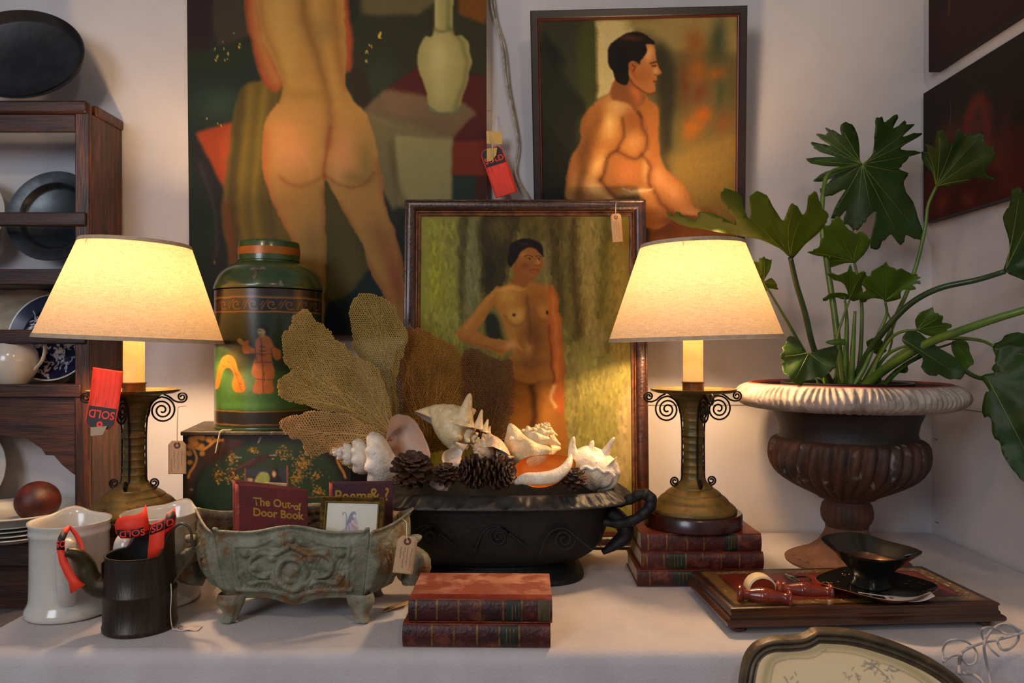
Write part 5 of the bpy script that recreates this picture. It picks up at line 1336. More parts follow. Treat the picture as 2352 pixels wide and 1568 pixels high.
p.line([(797, 1250), (797, 1200), (796, 1182), (791, 1175), (786, 1177), (787, 1181)], 2, DK, 1, 0.8); p.line([(800, 1206), (806, 1222), (802, 1240)], 2, DK, 0.8, 1)
a = MF @ Vector((0.0115, -0.0012, hF - 0.0115)); b = MF @ Vector((w - 0.0115, -0.0012, hF - 0.0115)); c = MF @ Vector((0.0115, -0.0012, 0.0115))
p.surface('print', flat_map(p.r, a, b - a, c - a), paint_mat('print_paper', rough=0.3, bump=0), t, (1.1, 1.1, 1.1))
g = G(); g.prism([MF @ Vector(v) for v in ((0.003, 0.001, 0.003), (w - 0.003, 0.001, 0.003), (w - 0.003, 0.001, hF - 0.003), (0.003, 0.001, hF - 0.003))], MF.to_3x3() @ Vector((0, 0.004, 0))); g.obj('backing_board', mat('board', (110, 84, 60)), t, smooth=False)

# ================================================================== TAGS
m_red = mat('fluorescent_red_card', (255, 66, 36), (245, 58, 30), rough=0.6, scale=30)
m_tagk = mat('black_print', (34, 28, 30), rough=0.6)
m_tagr = mat('red_print', (244, 58, 34), rough=0.6)
m_man = mat('manila_card', (206, 168, 122), (196, 156, 110), rough=0.75, scale=30)
m_ink = mat('faded_ink', (92, 72, 96), rough=0.7)
m_eye = mat('tag_eyelet', (104, 52, 34), rough=0.6)
m_tape = mat('masking_tape', (206, 170, 96), (196, 160, 84), rough=0.7, scale=30)
m_ctape = mat('clear_tape', (190, 170, 140), rough=0.2, scale=30)
def strip_fn(curve, across, w):
    """ribbon: curve = points along the length, across = direction of the width"""
    C = [Vector(c) for c in curve]; n = len(C) - 1
    A = across if isinstance(across, (list, tuple)) and hasattr(across[0], '__len__') else [across] * (n + 1)
    A = [Vector(a).normalized() for a in A]
    def f(u, v, off=0.0):
        q = min(max(v, 0), 1) * n; i = min(n - 1, int(q)); ff = q - i
        p = C[i].lerp(C[i + 1], ff); a = A[i].lerp(A[i + 1], ff).normalized(); t = (C[i + 1] - C[i]).normalized()
        nn = a.cross(t).normalized()
        return p + a * (u * w) + nn * off
    return f
def sold_tag(label, curve, across, w, front=1, group=None, lett=True, rev=False, cond='SOLD'):
    """card; v = 0 at the punched end with the black band"""
    f = strip_fn(curve, across, w); L = sum((Vector(curve[i + 1]) - Vector(curve[i])).length for i in range(len(curve) - 1))
    t = thing('sold_tag', label, 'tag', Vector(curve[-1]), group)
    ck = 0.20
    def card(u, v, off=0.0):
        lim = 0.5 - max(0, (1 - v * L / (w * ck)) * 0.16) if v * L < w * ck else 0.5
        return f((u - 0.5) * 2 * lim, v, off)
    g = G(); g.grid(lambda u, v: card(u, v), 6, 40); g.obj('card', m_red, t, solid=0.0004)
    hd = 0.36; o = 0.0005 * front
    g = G(); g.grid(lambda u, v: card(0.04 + 0.92 * u, 0.015 + (hd - 0.015) * v, o), 6, 14); g.obj('black_band', m_tagk, t)
    if lett:
        letters('tag_lettering', cond, lambda x, y: f((x if rev else -x) / w, (0.245 * L - y) / L, o * 1.8), m_tagr, t, size=w * 0.36, squeeze=0.95, bold=w * 0.006)
    g = G()
    for k in range(24):
        a0, a1 = 2 * PI * k / 24, 2 * PI * (k + 1) / 24
        for (ra, rb) in ((0.035, 0.10),):
            q = [f(ra * math.cos(a0), (0.075 * L + ra * w * math.sin(a0)) / L, o * 1.8), f(rb * math.cos(a0), (0.075 * L + rb * w * math.sin(a0)) / L, o * 1.8), f(rb * math.cos(a1), (0.075 * L + rb * w * math.sin(a1)) / L, o * 1.8), f(ra * math.cos(a1), (0.075 * L + ra * w * math.sin(a1)) / L, o * 1.8)]
            g.add(q, [(0, 1, 2, 3)])
    g.obj('punch_ring', m_tagr, t)
    g = G()
    for k, (x, a, b) in enumerate(((-0.36, 0.4, 0.97), (-0.2, 0.4, 0.97), (-0.04, 0.36, 0.97), (0.12, 0.36, 0.97), (0.28, 0.36, 0.97), (-0.43, 0.36, 0.48), (-0.27, 0.36, 0.50), (0.05, 0.36, 0.47), (-0.43, 0.75, 0.82))):
        ww = 0.004 if k < 5 else 0.018
        g.grid(lambda u, v, x=x, a=a, b=b: f(x + ww * u, a + (b - a) * v, o), 1, 14)
    g.obj('ruled_lines', mat('dark_red_print', (150, 30, 22), rough=0.6), t, kind='stuff')
    return t
def price_tag(label, top, down, across, w, L, string, ink=(), group=None, curve=None, m=None, name='price_tag'):
    """small shipping tag: eyelet end at top"""
    top = Vector(top); C = curve or [top + Vector(down).normalized() * (L * k / 12) for k in range(13)]
    f = strip_fn(C, across, w); LL = L
    n0 = Vector(across).normalized().cross(Vector(C[1]) - Vector(C[0])).normalized(); s = 1 if n0.y < 0 else -1
    t = thing(name, label, 'tag', Vector(C[-1]), group)
    g = G()
    def card(u, v):
        lim = 0.5 - (max(0, 1 - v * LL / (w * 0.22)) * 0.2)
        return f((u - 0.5) * 2 * lim, v)
    g.grid(card, 4, 26); g.obj('card', m or m_man, t, solid=0.0004)
    g = G(); o = 0.0005 * s
    for k in range(24):
        a0, a1 = 2 * PI * k / 24, 2 * PI * (k + 1) / 24; ra, rb = 0.085, 0.185
        q = [f(r_ * math.cos(a_), (0.14 * LL + r_ * w * math.sin(a_)) / LL, o) for r_, a_ in ((ra, a0), (rb, a0), (rb, a1), (ra, a1))]
        g.add(q, [(0, 1, 2, 3)])
    g.obj('eyelet', m_eye, t)
    rs = random.Random(len(label)); g = G()
    for (u0, v0, v1) in ink:
        pts = []; nn = 26
        for k in range(nn + 1):
            v = v0 + (v1 - v0) * k / nn
            pts.append(f(u0 + 0.045 * rs.uniform(-1, 1) * (1 if k % 2 else -1), v, o))
        g.tube(pts, w * 0.008, 4)
    if ink: g.obj('handwriting', m_ink, t, kind='stuff')
    if string:
        g = G(); g.tube(crom(string, 8), 0.0009, 6); g.obj('string', m_str, t)
    return t
# red tag on the left lamp: upside down, taped by its punched end
D = 1.47
cv = [W(227, 985, D).lerp(W(248, 848, D + 0.015), k / 14) + Vector((0, 0.004 * math.sin(PI * k / 14), 0)) for k in range(15)]
sold_tag('upside-down red SOLD tag hanging on the left lamp scroll', cv, W(283, 870, D) - W(213, 860, D), 0.0595, front=1, rev=False)
g = G(); a = W(208, 981, D - 0.002); g.prism([a, W(246, 978, D - 0.002), W(236, 998, D - 0.003), W(208, 1001, D - 0.003)], (0, 0.0003, 0)); tag(g.obj('clear_tape', m_ctape, smooth=False), 'scrap of cloudy tape under the red tag of the left lamp', 'tape')
D = 1.60
price_tag('manila price tag hanging from the right scroll of the left lamp', W(407, 1012, D - 0.012), (0, 0, -1), (1, 0.04, 0), 0.037, 0.069,
          [W(428, 931, D), W(414, 934, D - 0.006), W(409, 938, D - 0.008), W(407, 980, D - 0.012), W(407, 1020, D - 0.014)], ((0.25, 0.3, 0.75), (0.05, 0.3, 0.9), (-0.15, 0.3, 0.8), (-0.3, 0.55, 0.95)))
# tag on the framed nude
D = 1.845
price_tag('small manila price tag hanging from the brown beaded frame', W(1414, 490, D - 0.008), (0.08, 0, -1), (1, 0, 0.08), 0.0255, 0.069,
          [W(1416, 460, 1.866), W(1415, 466, D - 0.002), W(1414, 480, D - 0.009), W(1415, 498, D - 0.0095)], ((0.2, 0.3, 0.9), (-0.02, 0.25, 0.8), (-0.25, 0.35, 0.95)))
# tag on the planter
D = 1.335
price_tag('manila price tag tied to the right end of the iron planter', W(938, 1231, D), (-0.16, -0.02, -1), (1, 0.05, -0.12), 0.035, 0.066,
          [W(926, 1192, 1.385), W(933, 1200, 1.345), W(934, 1225, D - 0.004), W(935, 1240, D - 0.0045)], ((0.28, 0.3, 0.9), (0.1, 0.3, 0.8), (-0.08, 0.3, 0.85), (-0.25, 0.3, 0.6)))
# tag with masking tape on the large canvas
D = 1.955
cv = [W(1126, 340, D).lerp(W(1164, 448, D - 0.004), k / 10) for k in range(11)]
sold_tag('red SOLD tag taped to the wall edge of the large canvas', cv, W(1186, 436, D) - W(1134, 452, D), 0.058, front=-1, rev=True)
for q, lab in ((((1117, 301), (1153, 303), (1153, 331), (1118, 330)), 'square of yellow masking tape above the red tag on the wall'), (((1118, 341), (1142, 339), (1140, 356), (1128, 370), (1118, 371)), 'masking tape holding down the corner of the red wall tag')):
    g = G(); g.prism([W(x, y, 1.948) for x, y in q], (0, 0.0003, 0)); tag(g.obj('masking_tape', m_tape, smooth=False), lab, 'tape')
g = G(); g.tube(crom([W(1140, 262, 1.99), W(1132, 290, 1.96), W(1130, 316, 1.946), W(1131, 345, 1.945), W(1132, 372, 1.945)], 6), 0.0011, 6); tag(g.obj('string', m_str), 'thin white string under the masking tape beside the large canvas', 'string')
# lamp cord on the wall
g = G(); g.tube(crom([W(1122, -60, 1.985), W(1130, 20, 1.985), W(1150, 90, 1.985), W(1162, 180, 1.985), W(1182, 280, 1.985), W(1190, 330, 1.985), W(1184, 390, 1.985), W(1196, 425, 1.985), W(1222, 470, 1.985), W(1260, 560, 1.985)], 8), 0.0030, 8)
g.tube(crom([W(1128, -60, 1.988), W(1140, 40, 1.988), W(1160, 110, 1.988), W(1170, 200, 1.988), W(1186, 285, 1.988), W(1192, 330, 1.988)], 8), 0.0020, 8)
tag(g.obj('electric_cord', mat('cream_cord', (196, 184, 158), (150, 130, 96), rough=0.6, scale=60)), 'twisted cream cord running down the white wall between the paintings', 'cord')
g = G(); cz_ = TZ + 0.003; g.tube(crom([Vector((0.30, 1.62, cz_)), Vector((0.272, 1.60, cz_ + 0.004)), Vector((0.262, 1.63, cz_ + 0.014)), Vector((0.275, 1.67, cz_ + 0.02)), Vector((0.30, 1.68, cz_ + 0.004))], 8), 0.0019, 8)
tag(g.obj('electric_cord', mat('brown_cord', (120, 84, 44), rough=0.5)), 'loop of brown lamp cord behind the stacked leather books', 'cord')
# ================================================================== WHITE PITCHERS
def pitcher(c, label, yaw=0.0, hand=True):
    t = thing('white_pitcher', label, 'pitcher', c, 'white china pitchers')
    M = Matrix.Translation(c) @ Matrix.Rotation(R(yaw), 4, 'Z')
    H = 0.166
    out = [(0.069, 0.0), (0.0725, 0.003), (0.0735, 0.008), (0.072, 0.014), (0.0675, 0.022), (0.0655, 0.032), (0.0648, 0.07), (0.0645, 0.12), (0.0645, 0.143), (0.0665, 0.146), (0.0668, 0.150), (0.0655, 0.153), (0.0660, 0.160), (0.0685, 0.1655), (0.0680, 0.168)]
    inn = [(0.0650, 0.1655), (0.0625, 0.158), (0.0610, 0.12), (0.0610, 0.05), (0.058, 0.012), (0.001, 0.008)]
    def mod(a, i, r, z):
        # pouring lip at the back (+y)
        d = abs((a - PI / 2 + PI) % (2 * PI) - PI); w = math.exp(-(d / 0.36) ** 2)
        k = max(0, (z - 0.125) / 0.045) if r > 0.02 else 0
        return (r + 0.014 * w * k ** 1.5, z + 0.012 * w * k ** 2)
    g = G(); g.lathe([(0.001, 0.002), (0.064, 0.002)] + out + inn, 72, M=M, mod=mod); g.obj('pitcher_body', m_white, t, ang=180)
    if hand:
        g = G()
        P = crom([M @ Vector(v) for v in ((0, -0.062, 0.142), (0, -0.082, 0.146), (0, -0.098, 0.134), (0, -0.101, 0.110), (0, -0.094, 0.075), (0, -0.078, 0.045), (0, -0.064, 0.034))], 7)
        n = len(P); g.tube(P, [0.0125 + 0.004 * math.sin(PI * k / (n - 1) * 0.9) for k in range(n)], 14, flat=0.5, up=(0, 0, 1)); g.obj('handle', m_white, t, ang=180)
    return t
PM = Vector(((161 - 1176) * 1.395 / F, 1.395, TZ + 0.0012))
pitcher(PM, 'white china pitcher nearest the table corner, red tag through its handle', 27)
PM2 = Vector(((366 - 1176) * 1.459 / F, 1.459, TZ + 0.0012))
pitcher(PM2, 'white china pitcher half hidden behind the dark metal pot', -13)
# red tag looped through the handle of the first pitcher
hc = PM + Vector((0, -0.102, 0.10))
def ribbon_loop(pts, w, label, band, txt):
    t = thing('sold_tag', label, 'tag', pts[-1], 'red tags on the pitchers and pot')
    P = crom(pts, 8); n = len(P)
    g = G(); vs = []
    for k in range(n):
        a = P[max(0, k - 1)]; b = P[min(n - 1, k + 1)]; tt = (b - a).normalized()
        ac = Vector((0.0, -0.55, 0.0)) + Vector((tt.z, 0, -tt.x)) * 1.0; ac.normalize()
        vs += [P[k] - ac * w / 2, P[k] + ac * w / 2]
    g.add(vs, [(2 * k, 2 * k + 1, 2 * k + 3, 2 * k + 2) for k in range(n - 1)])
    g.obj('card', m_red, t, solid=0.0005)
    return t, P, vs
q = lambda x, y, dy=0.0: Vector(((x - 1176) * (1.285 + dy) / F, 1.285 + dy, EYE - (y - 800) * (1.285 + dy) / F))
def solid_card(name, outline, m, t, th=0.0005, back=0.0):
    g = G(); g.prism(outline, (0, th, 0)); return g.obj(name, m, t, smooth=False)
# left limb hangs in front of the pitcher, right limb returns from behind the handle
t = thing('sold_tag', 'red SOLD tag folded through the handle of the corner pitcher', 'tag', q(168, 1360), 'red tags on the pitchers and pot')
def limb(pts, name, m, off=0.0, parent=t, wv=None):
    """band given by pairs of edge points"""
    g = G(); vs = []
    for a, b in pts: vs += [a + Vector((0, off, 0)), b + Vector((0, off, 0))]
    g.add(vs, [(2 * k, 2 * k + 1, 2 * k + 3, 2 * k + 2) for k in range(len(pts) - 1)]); return g.obj(name, m, parent, solid=0.0005)
L1 = [(q(158, 1206, .02), q(162, 1214, .02)), (q(143, 1216, .01), q(155, 1226, .012)), (q(133, 1234, .0), q(148, 1242, .004)), (q(130, 1262, -.004), q(149, 1262, 0)), (q(136, 1292, -.006), q(156, 1288, -.002)), (q(147, 1318, -.006), q(168, 1312, -.004)), (q(158, 1338, -.006), q(178, 1330, -.004)), (q(162, 1363, -.008), q(193, 1346, -.006))]
limb(L1, 'card', m_red)
L2 = [(q(162, 1206, .02), q(158, 1212, .022)), (q(178, 1222, .022), q(170, 1230, .024)), (q(190, 1244, .02), q(181, 1252, .022)), (q(196, 1270, .016), q(183, 1276, .02)), (q(197, 1304, .008), q(180, 1308, .012)), (q(195, 1345, -.005), q(172, 1334, -.003))]
limb(L2, 'card', m_red)
limb([(q(143, 1217, .0085), q(155, 1226, .0105)), (q(133, 1234, -.002), q(148, 1242, .0025)), (q(130.5, 1262, -.006), q(149, 1262, -.002))], 'black_band', m_tagk, 0)
def flat_on(o, ux, uy):  # letters on a local plane
    return lambda x, y: o + ux * x + uy * y
letters('tag_lettering', 'SO', flat_on(q(139.5, 1250, -.0065), Vector((1, 0, 0.10)), Vector((0.1, 0, 1))), m_tagr, t, size=0.0155, squeeze=0.8, bold=0.0003)

# ================================================================== DARK METAL POT WITH SPOUT
KP = Vector(((322 - 1176) * 1.318 / F, 1.318, TZ + 0.0012))
kt = thing('spouted_pot', 'dark brown metal pot with curved spout in front of the pitchers', 'pot', KP)
m_ket = mat('dark_tin', (62, 48, 32), (44, 36, 26), rough=0.4, metal=0.35, scale=12, stretch=(8, 8, 1), bump=0.2, bscale=40, c3=(60, 48, 30), s3=9, lo3=0.6, hi3=0.72, rvar=0.1)
m_ketin = mat('pot_inside', (34, 38, 36), (26, 28, 28), rough=0.5, scale=20)
Hk = 0.128
def km(a, i, r, z):
    if z > 0.12 and r > 0.02:
        # raised hood at the back right
        d = abs((a - 0.9 + PI) % (2 * PI) - PI); up = max(0.0, min(1.0, (1.55 - d) / 0.55)); up = up * up * (3 - 2 * up)
        return (r, z + 0.036 * up)
    return (r, z)
g = G(); g.lathe([(0.001, 0.0015), (0.057, 0.0), (0.0595, 0.002), (0.0600, 0.008), (0.0585, 0.0095), (0.0585, 0.060), (0.0592, 0.062), (0.0592, 0.066), (0.0575, 0.068), (0.0560, 0.100), (0.0545, Hk)], 72, c=KP, mod=km); g.obj('pot_body', m_ket, kt, ang=50)
g = G(); g.lathe([(0.0545, Hk), (0.0530, Hk + 0.001), (0.0525, Hk - 0.002), (0.0545, 0.100), (0.056, 0.06), (0.056, 0.01), (0.001, 0.006)], 72, c=KP, mod=km); g.obj('pot_inside', m_ketin, kt, ang=180)
g = G(); g.tube([Vector((KP.x + 0.0545 * math.cos(a), KP.y + 0.0545 * math.sin(a), KP.z + km(a, 0, 0.05, Hk)[1])) for a in np.linspace(0, 2 * PI, 72, endpoint=False)], 0.0014, 8, closed=True); g.obj('rim_wire', m_ket, kt)
# spout
sp = [KP + Vector(v) for v in ((-0.050, -0.012, 0.072), (-0.068, -0.018, 0.078), (-0.077, -0.021, 0.094), (-0.082, -0.023, 0.115), (-0.090, -0.034, 0.133), (-0.104, -0.042, 0.140))]
P = crom(sp, 6); n = len(P); g = G(); g.tube(P, [float(np.interp(k / (n - 1), [0, 0.15, 0.5, 0.8, 1], [0.021, 0.019, 0.0155, 0.011, 0.007])) for k in range(n)], 18, flat=1.0); g.obj('spout', mat('olive_tin', (74, 62, 30), (48, 42, 24), rough=0.38, metal=0.35, scale=20), kt, ang=180)
g = G(); g.box(-0.010, 0.010, -0.0015, 0.0015, -0.03, 0.03, Matrix.Translation(KP + Vector((-0.0555, -0.016, 0.088))) @ Matrix.Rotation(R(106), 4, 'Z')); g.obj('spout_plate', m_ket, kt, bev=0.002)
# wire handle at the right
g = G(); hp = [KP + Vector(v) for v in ((0.046, 0.005, 0.152), (0.056, 0.002, 0.168), (0.072, 0.0, 0.178), (0.086, 0.0, 0.168), (0.090, 0.0, 0.145), (0.092, 0, 0.125), (0.080, 0, 0.108), (0.066, 0, 0.088), (0.057, 0, 0.076))]
g.tube(crom(hp, 6), 0.0024, 8, flat=1.0); g.obj('wire_handle', mat('tin_wire', (88, 76, 54), rough=0.4, metal=0.5), kt, ang=180)
# three red tags tucked in the pot
def qk(x, y, D): return W(x, y, D)
t = thing('sold_tag', 'curled red tag lying over the pot rim with upside-down letters', 'tag', qk(300, 1215, 1.33), 'red tags on the pitchers and pot')
limb([(qk(335, 1158, 1.345), qk(343, 1205, 1.34)), (qk(325, 1176, 1.335), qk(343, 1222, 1.33)), (qk(310, 1182, 1.325), qk(325, 1230, 1.322)), (qk(290, 1184, 1.32), qk(300, 1236, 1.32)), (qk(270, 1190, 1.32), qk(278, 1236, 1.325)), (qk(263, 1205, 1.325), qk(266, 1224, 1.33))], 'card', m_red, 0, t)
limb([(qk(343, 1206, 1.339), qk(343, 1220, 1.329)), (qk(320, 1213, 1.321), qk(323, 1229, 1.320)), (qk(295, 1217, 1.318), qk(297, 1234, 1.318)), (qk(268, 1216, 1.319), qk(270, 1228, 1.322))], 'black_band', m_tagk, -0.0005, t)
o_ = qk(302, 1224, 1.3165); letters('tag_lettering', 'SOLD', lambda x, y: o_ + Vector((-x, 0.12 * abs(x), -y)) + Vector((0, 0, -x * 0.10)), m_tagr, t, size=0.0155, squeeze=1.15, bold=0.0003)
t = thing('sold_tag', 'upright red tag with a black band standing in the pot', 'tag', qk(350, 1290, 1.30), 'red tags on the pitchers and pot')
limb([(qk(347, 1203, 1.30), qk(378, 1190, 1.30)), (qk(343, 1230, 1.296), qk(378, 1214, 1.296)), (qk(340, 1262, 1.294), qk(377, 1250, 1.294)), (qk(338, 1290, 1.296), qk(372, 1278, 1.296))], 'card', m_red, 0, t)
limb([(qk(348, 1206, 1.299), qk(377, 1194, 1.299)), (qk(344, 1228, 1.2955), qk(377, 1216, 1.2955))], 'black_band', m_tagk, -0.0006, t)
o2 = qk(361, 1212, 1.2915); letters('tag_lettering', 'SD', lambda x, y: o2 + Vector((x, -0.0002, y + x * 0.38)), m_tagr, t, size=0.0165, squeeze=1.0, bold=0.0003)
t = thing('sold_tag', 'red and black tag standing edgewise at the right of the pot', 'tag', qk(383, 1240, 1.33), 'red tags on the pitchers and pot')
limb([(qk(381, 1180, 1.33), qk(402, 1166, 1.345)), (qk(378, 1196, 1.32), qk(405, 1186, 1.335)), (qk(379, 1222, 1.315), qk(403, 1204, 1.33)), (qk(380, 1240, 1.315), qk(388, 1226, 1.33))], 'card', m_red, 0, t)
limb([(qk(382, 1182, 1.329), qk(401, 1170, 1.343)), (qk(379, 1198, 1.319), qk(403, 1188, 1.333)), (qk(379, 1216, 1.314), qk(398, 1206, 1.328))], 'black_band', m_tagk, -0.0006, t)
o3 = qk(391, 1200, 1.322); letters('tag_lettering', 'D', lambda x, y: o3 + Vector((x, -0.001 + x * 0.6, y + x * 0.3)), m_tagr, t, size=0.0165, squeeze=0.9, bold=0.0004)
# white tag lying on the cloth, its string up to the pot handle
price_tag('blank white tag lying flat on the cloth beside the pot', (0, 0, 0), (1, 0, 0), (0, 1, 0), 0.020, 0.046,
          [KP + Vector(v) for v in ((0.0585, -0.012, 0.078), (0.062, -0.018, 0.06), (0.0615, -0.02, 0.03), (0.064, -0.018, 0.004), (0.071, -0.014, 0.0025))],
          curve=[Vector((KP.x + 0.062 + 0.046 * k / 12, KP.y - 0.012 + 0.002 * k / 12, TZ + 0.0022 + 0.001 * math.sin(k))) for k in range(13)], m=mat('white_card', (214, 196, 184), rough=0.7))
price_tag('cream price tag lying on the cloth under the planter end', (0, 0, 0), (1, 0, 0), (0, 1, 0), 0.024, 0.05, None,
          curve=[Vector((-0.236 + 0.044 * k / 12, 1.395 + 0.028 * k / 12, TZ + 0.0022 + 0.0006 * k)) for k in range(13)])

# ================================================================== BLACK FOOTED OVAL PLANTER (BATH SHAPED)
TC = Vector((-0.046, 1.655, TZ + 0.0012))
tr = thing('oval_urn_planter', 'large black cast iron oval planter with loop handles, full of shells', 'planter', TC)
m_bi = mat('black_cast_iron', (13, 12, 12), (20, 19, 18), rough=0.6, metal=0.1, scale=20, bump=0.5, bscale=90, c3=(26, 25, 24), s3=9, lo3=0.6, hi3=0.75)
m_rimI = mat('grey_black_rim', (62, 57, 50), (40, 38, 36), rough=0.5, metal=0.15, scale=24, bump=0.3, bscale=120)
def sup(a, ax, ay, e):
    c, s = math.cos(a), math.sin(a)
    return Vector((ax * abs(c) ** (2 / e) * (1 if c >= 0 else -1), ay * abs(s) ** (2 / e) * (1 if s >= 0 else -1), 0))
def ring_surface(secs, n=128, fn=None, close=False):
    g = G(); vs = []
    for i, (ax, ay, z, e) in enumerate(secs):
        for j in range(n):
            a = 2 * PI * j / n; p = sup(a, ax, ay, e); p.z = z
            if fn: p = fn(i, a, p)
            vs.append(TC + p)
    fs = [(i * n + j, i * n + (j + 1) % n, (i + 1) * n + (j + 1) % n, (i + 1) * n + j) for i in range(len(secs) - 1) for j in range(n)]
    g.add(vs, fs)
    if close: g.f.append(tuple(range(n))); g.mi.append(0); g.f.append(tuple((len(secs) - 1) * n + j for j in range(n))[::-1]); g.mi.append(0)
    return g
body = [(0.205, 0.110, 0.040, 2.4), (0.222, 0.118, 0.052, 2.5), (0.240, 0.127, 0.075, 2.6), (0.250, 0.132, 0.105, 2.7), (0.256, 0.136, 0.135, 2.8), (0.258, 0.138, 0.160, 2.9), (0.262, 0.139, 0.170, 3.0), (0.250, 0.128, 0.170, 3.0), (0.244, 0.124, 0.150, 3.0), (0.238, 0.120, 0.128, 2.9), (0.02, 0.02, 0.126, 2.2)]
ring_surface(body).obj('planter_body', m_bi, tr, ang=60)
rim = [(0.250, 0.128, 0.1715, 3.0), (0.262, 0.138, 0.163, 3.0), (0.300, 0.160, 0.1605, 2.7), (0.306, 0.165, 0.163, 2.7), (0.306, 0.165, 0.166, 2.7), (0.302, 0.162, 0.169, 2.7), (0.294, 0.156, 0.174, 2.7), (0.285, 0.150, 0.179, 2.8), (0.277, 0.145, 0.184, 2.8), (0.270, 0.140, 0.187, 2.9), (0.262, 0.134, 0.187, 3.0), (0.258, 0.131, 0.183, 3.0), (0.250, 0.128, 0.1715, 3.0)]
def orn(i, a, p):
    if 5 <= i <= 8: h_ = math.sin(a * 44 + i * 0.5) * 0.6 + math.sin(a * 88 - i * 0.9 + 1.5 * math.sin(a * 22)) * 0.6; p.z += 0.0030 * h_ * math.sin(PI * (i - 4) / 5)
    return p
ring_surface(rim, 1000, orn).obj('ornate_rim', m_rimI, tr, ang=60)
foot = [(0.19, 0.11, 0.045, 2.4), (0.16, 0.095, 0.038, 2.4), (0.150, 0.088, 0.030, 2.4), (0.152, 0.090, 0.024, 2.5), (0.168, 0.104, 0.018, 2.8), (0.182, 0.116, 0.010, 3.2), (0.185, 0.119, 0.004, 3.4), (0.184, 0.118, 0.0005, 3.4)]
def fsh(i, a, p): return p + Vector((0.0, 0, 0))
ring_surface([(ax * 1.08, ay * 1.05, z, e) for ax, ay, z, e in foot], fn=fsh, close=True).obj('foot', m_bi, tr, ang=60)
# loop handles with a bracket leaf under each
for s in (1,):   # the left one is out of sight behind the iron planter
    P = crom([TC + Vector((s * x, yy, z)) for x, yy, z in ((0.235, -0.06, 0.120), (0.262, -0.075, 0.118), (0.292, -0.090, 0.127), (0.318, -0.098, 0.146), (0.330, -0.100, 0.165), (0.326, -0.098, 0.179), (0.310, -0.093, 0.182), (0.293, -0.085, 0.172), (0.272, -0.075, 0.162), (0.25, -0.06, 0.156))], 6)
    n = len(P); g = G(); g.tube(P, [0.0088 + 0.003 * math.sin(PI * k / (n - 1)) + 0.001 * math.sin(k * 1.2) for k in range(n)], 14, flat=1.0, up=(0, 1, 0)); g.obj('loop_handle', m_bi, tr, ang=180)
    P = crom([TC + Vector((s * x, -0.055, z)) for x, z in ((0.250, 0.142), (0.276, 0.118), (0.284, 0.092), (0.262, 0.070), (0.236, 0.052))], 6)
    n = len(P); g = G(); g.tube(P, [float(np.interp(k / (n - 1), [0, 0.4, 0.75, 1], [0.026, 0.030, 0.020, 0.008])) for k in range(n)], 16, flat=0.6, up=(1, 0, 0)); g.obj('handle_bracket', m_bi, tr, ang=180)
# faint relief on the front
g = G()
for cx, cz0, s in ((0.02, 0.105, 1), (0.15, 0.10, -1), (-0.12, 0.105, 1)):
    g.tube([Vector((TC.x + cx + v.x, TC.y - 0.1345, TC.z + cz0 + v.z)) for v in spiral((0, 0, 0), 0.022, 0.004, 0, 1.8 * s, (1, 0, 0), (0, 0, 1), 30)], 0.0028, 6)
    g.tube(crom([Vector((TC.x + cx + x, TC.y - 0.1345, TC.z + cz0 + z)) for x, z in ((-0.05, -0.03), (-0.03, 0.012), (0.0, 0.022), (0.03, 0.0), (0.055, -0.02))], 6), 0.0028, 6)
g.obj('relief_scrolls', m_bi, tr)
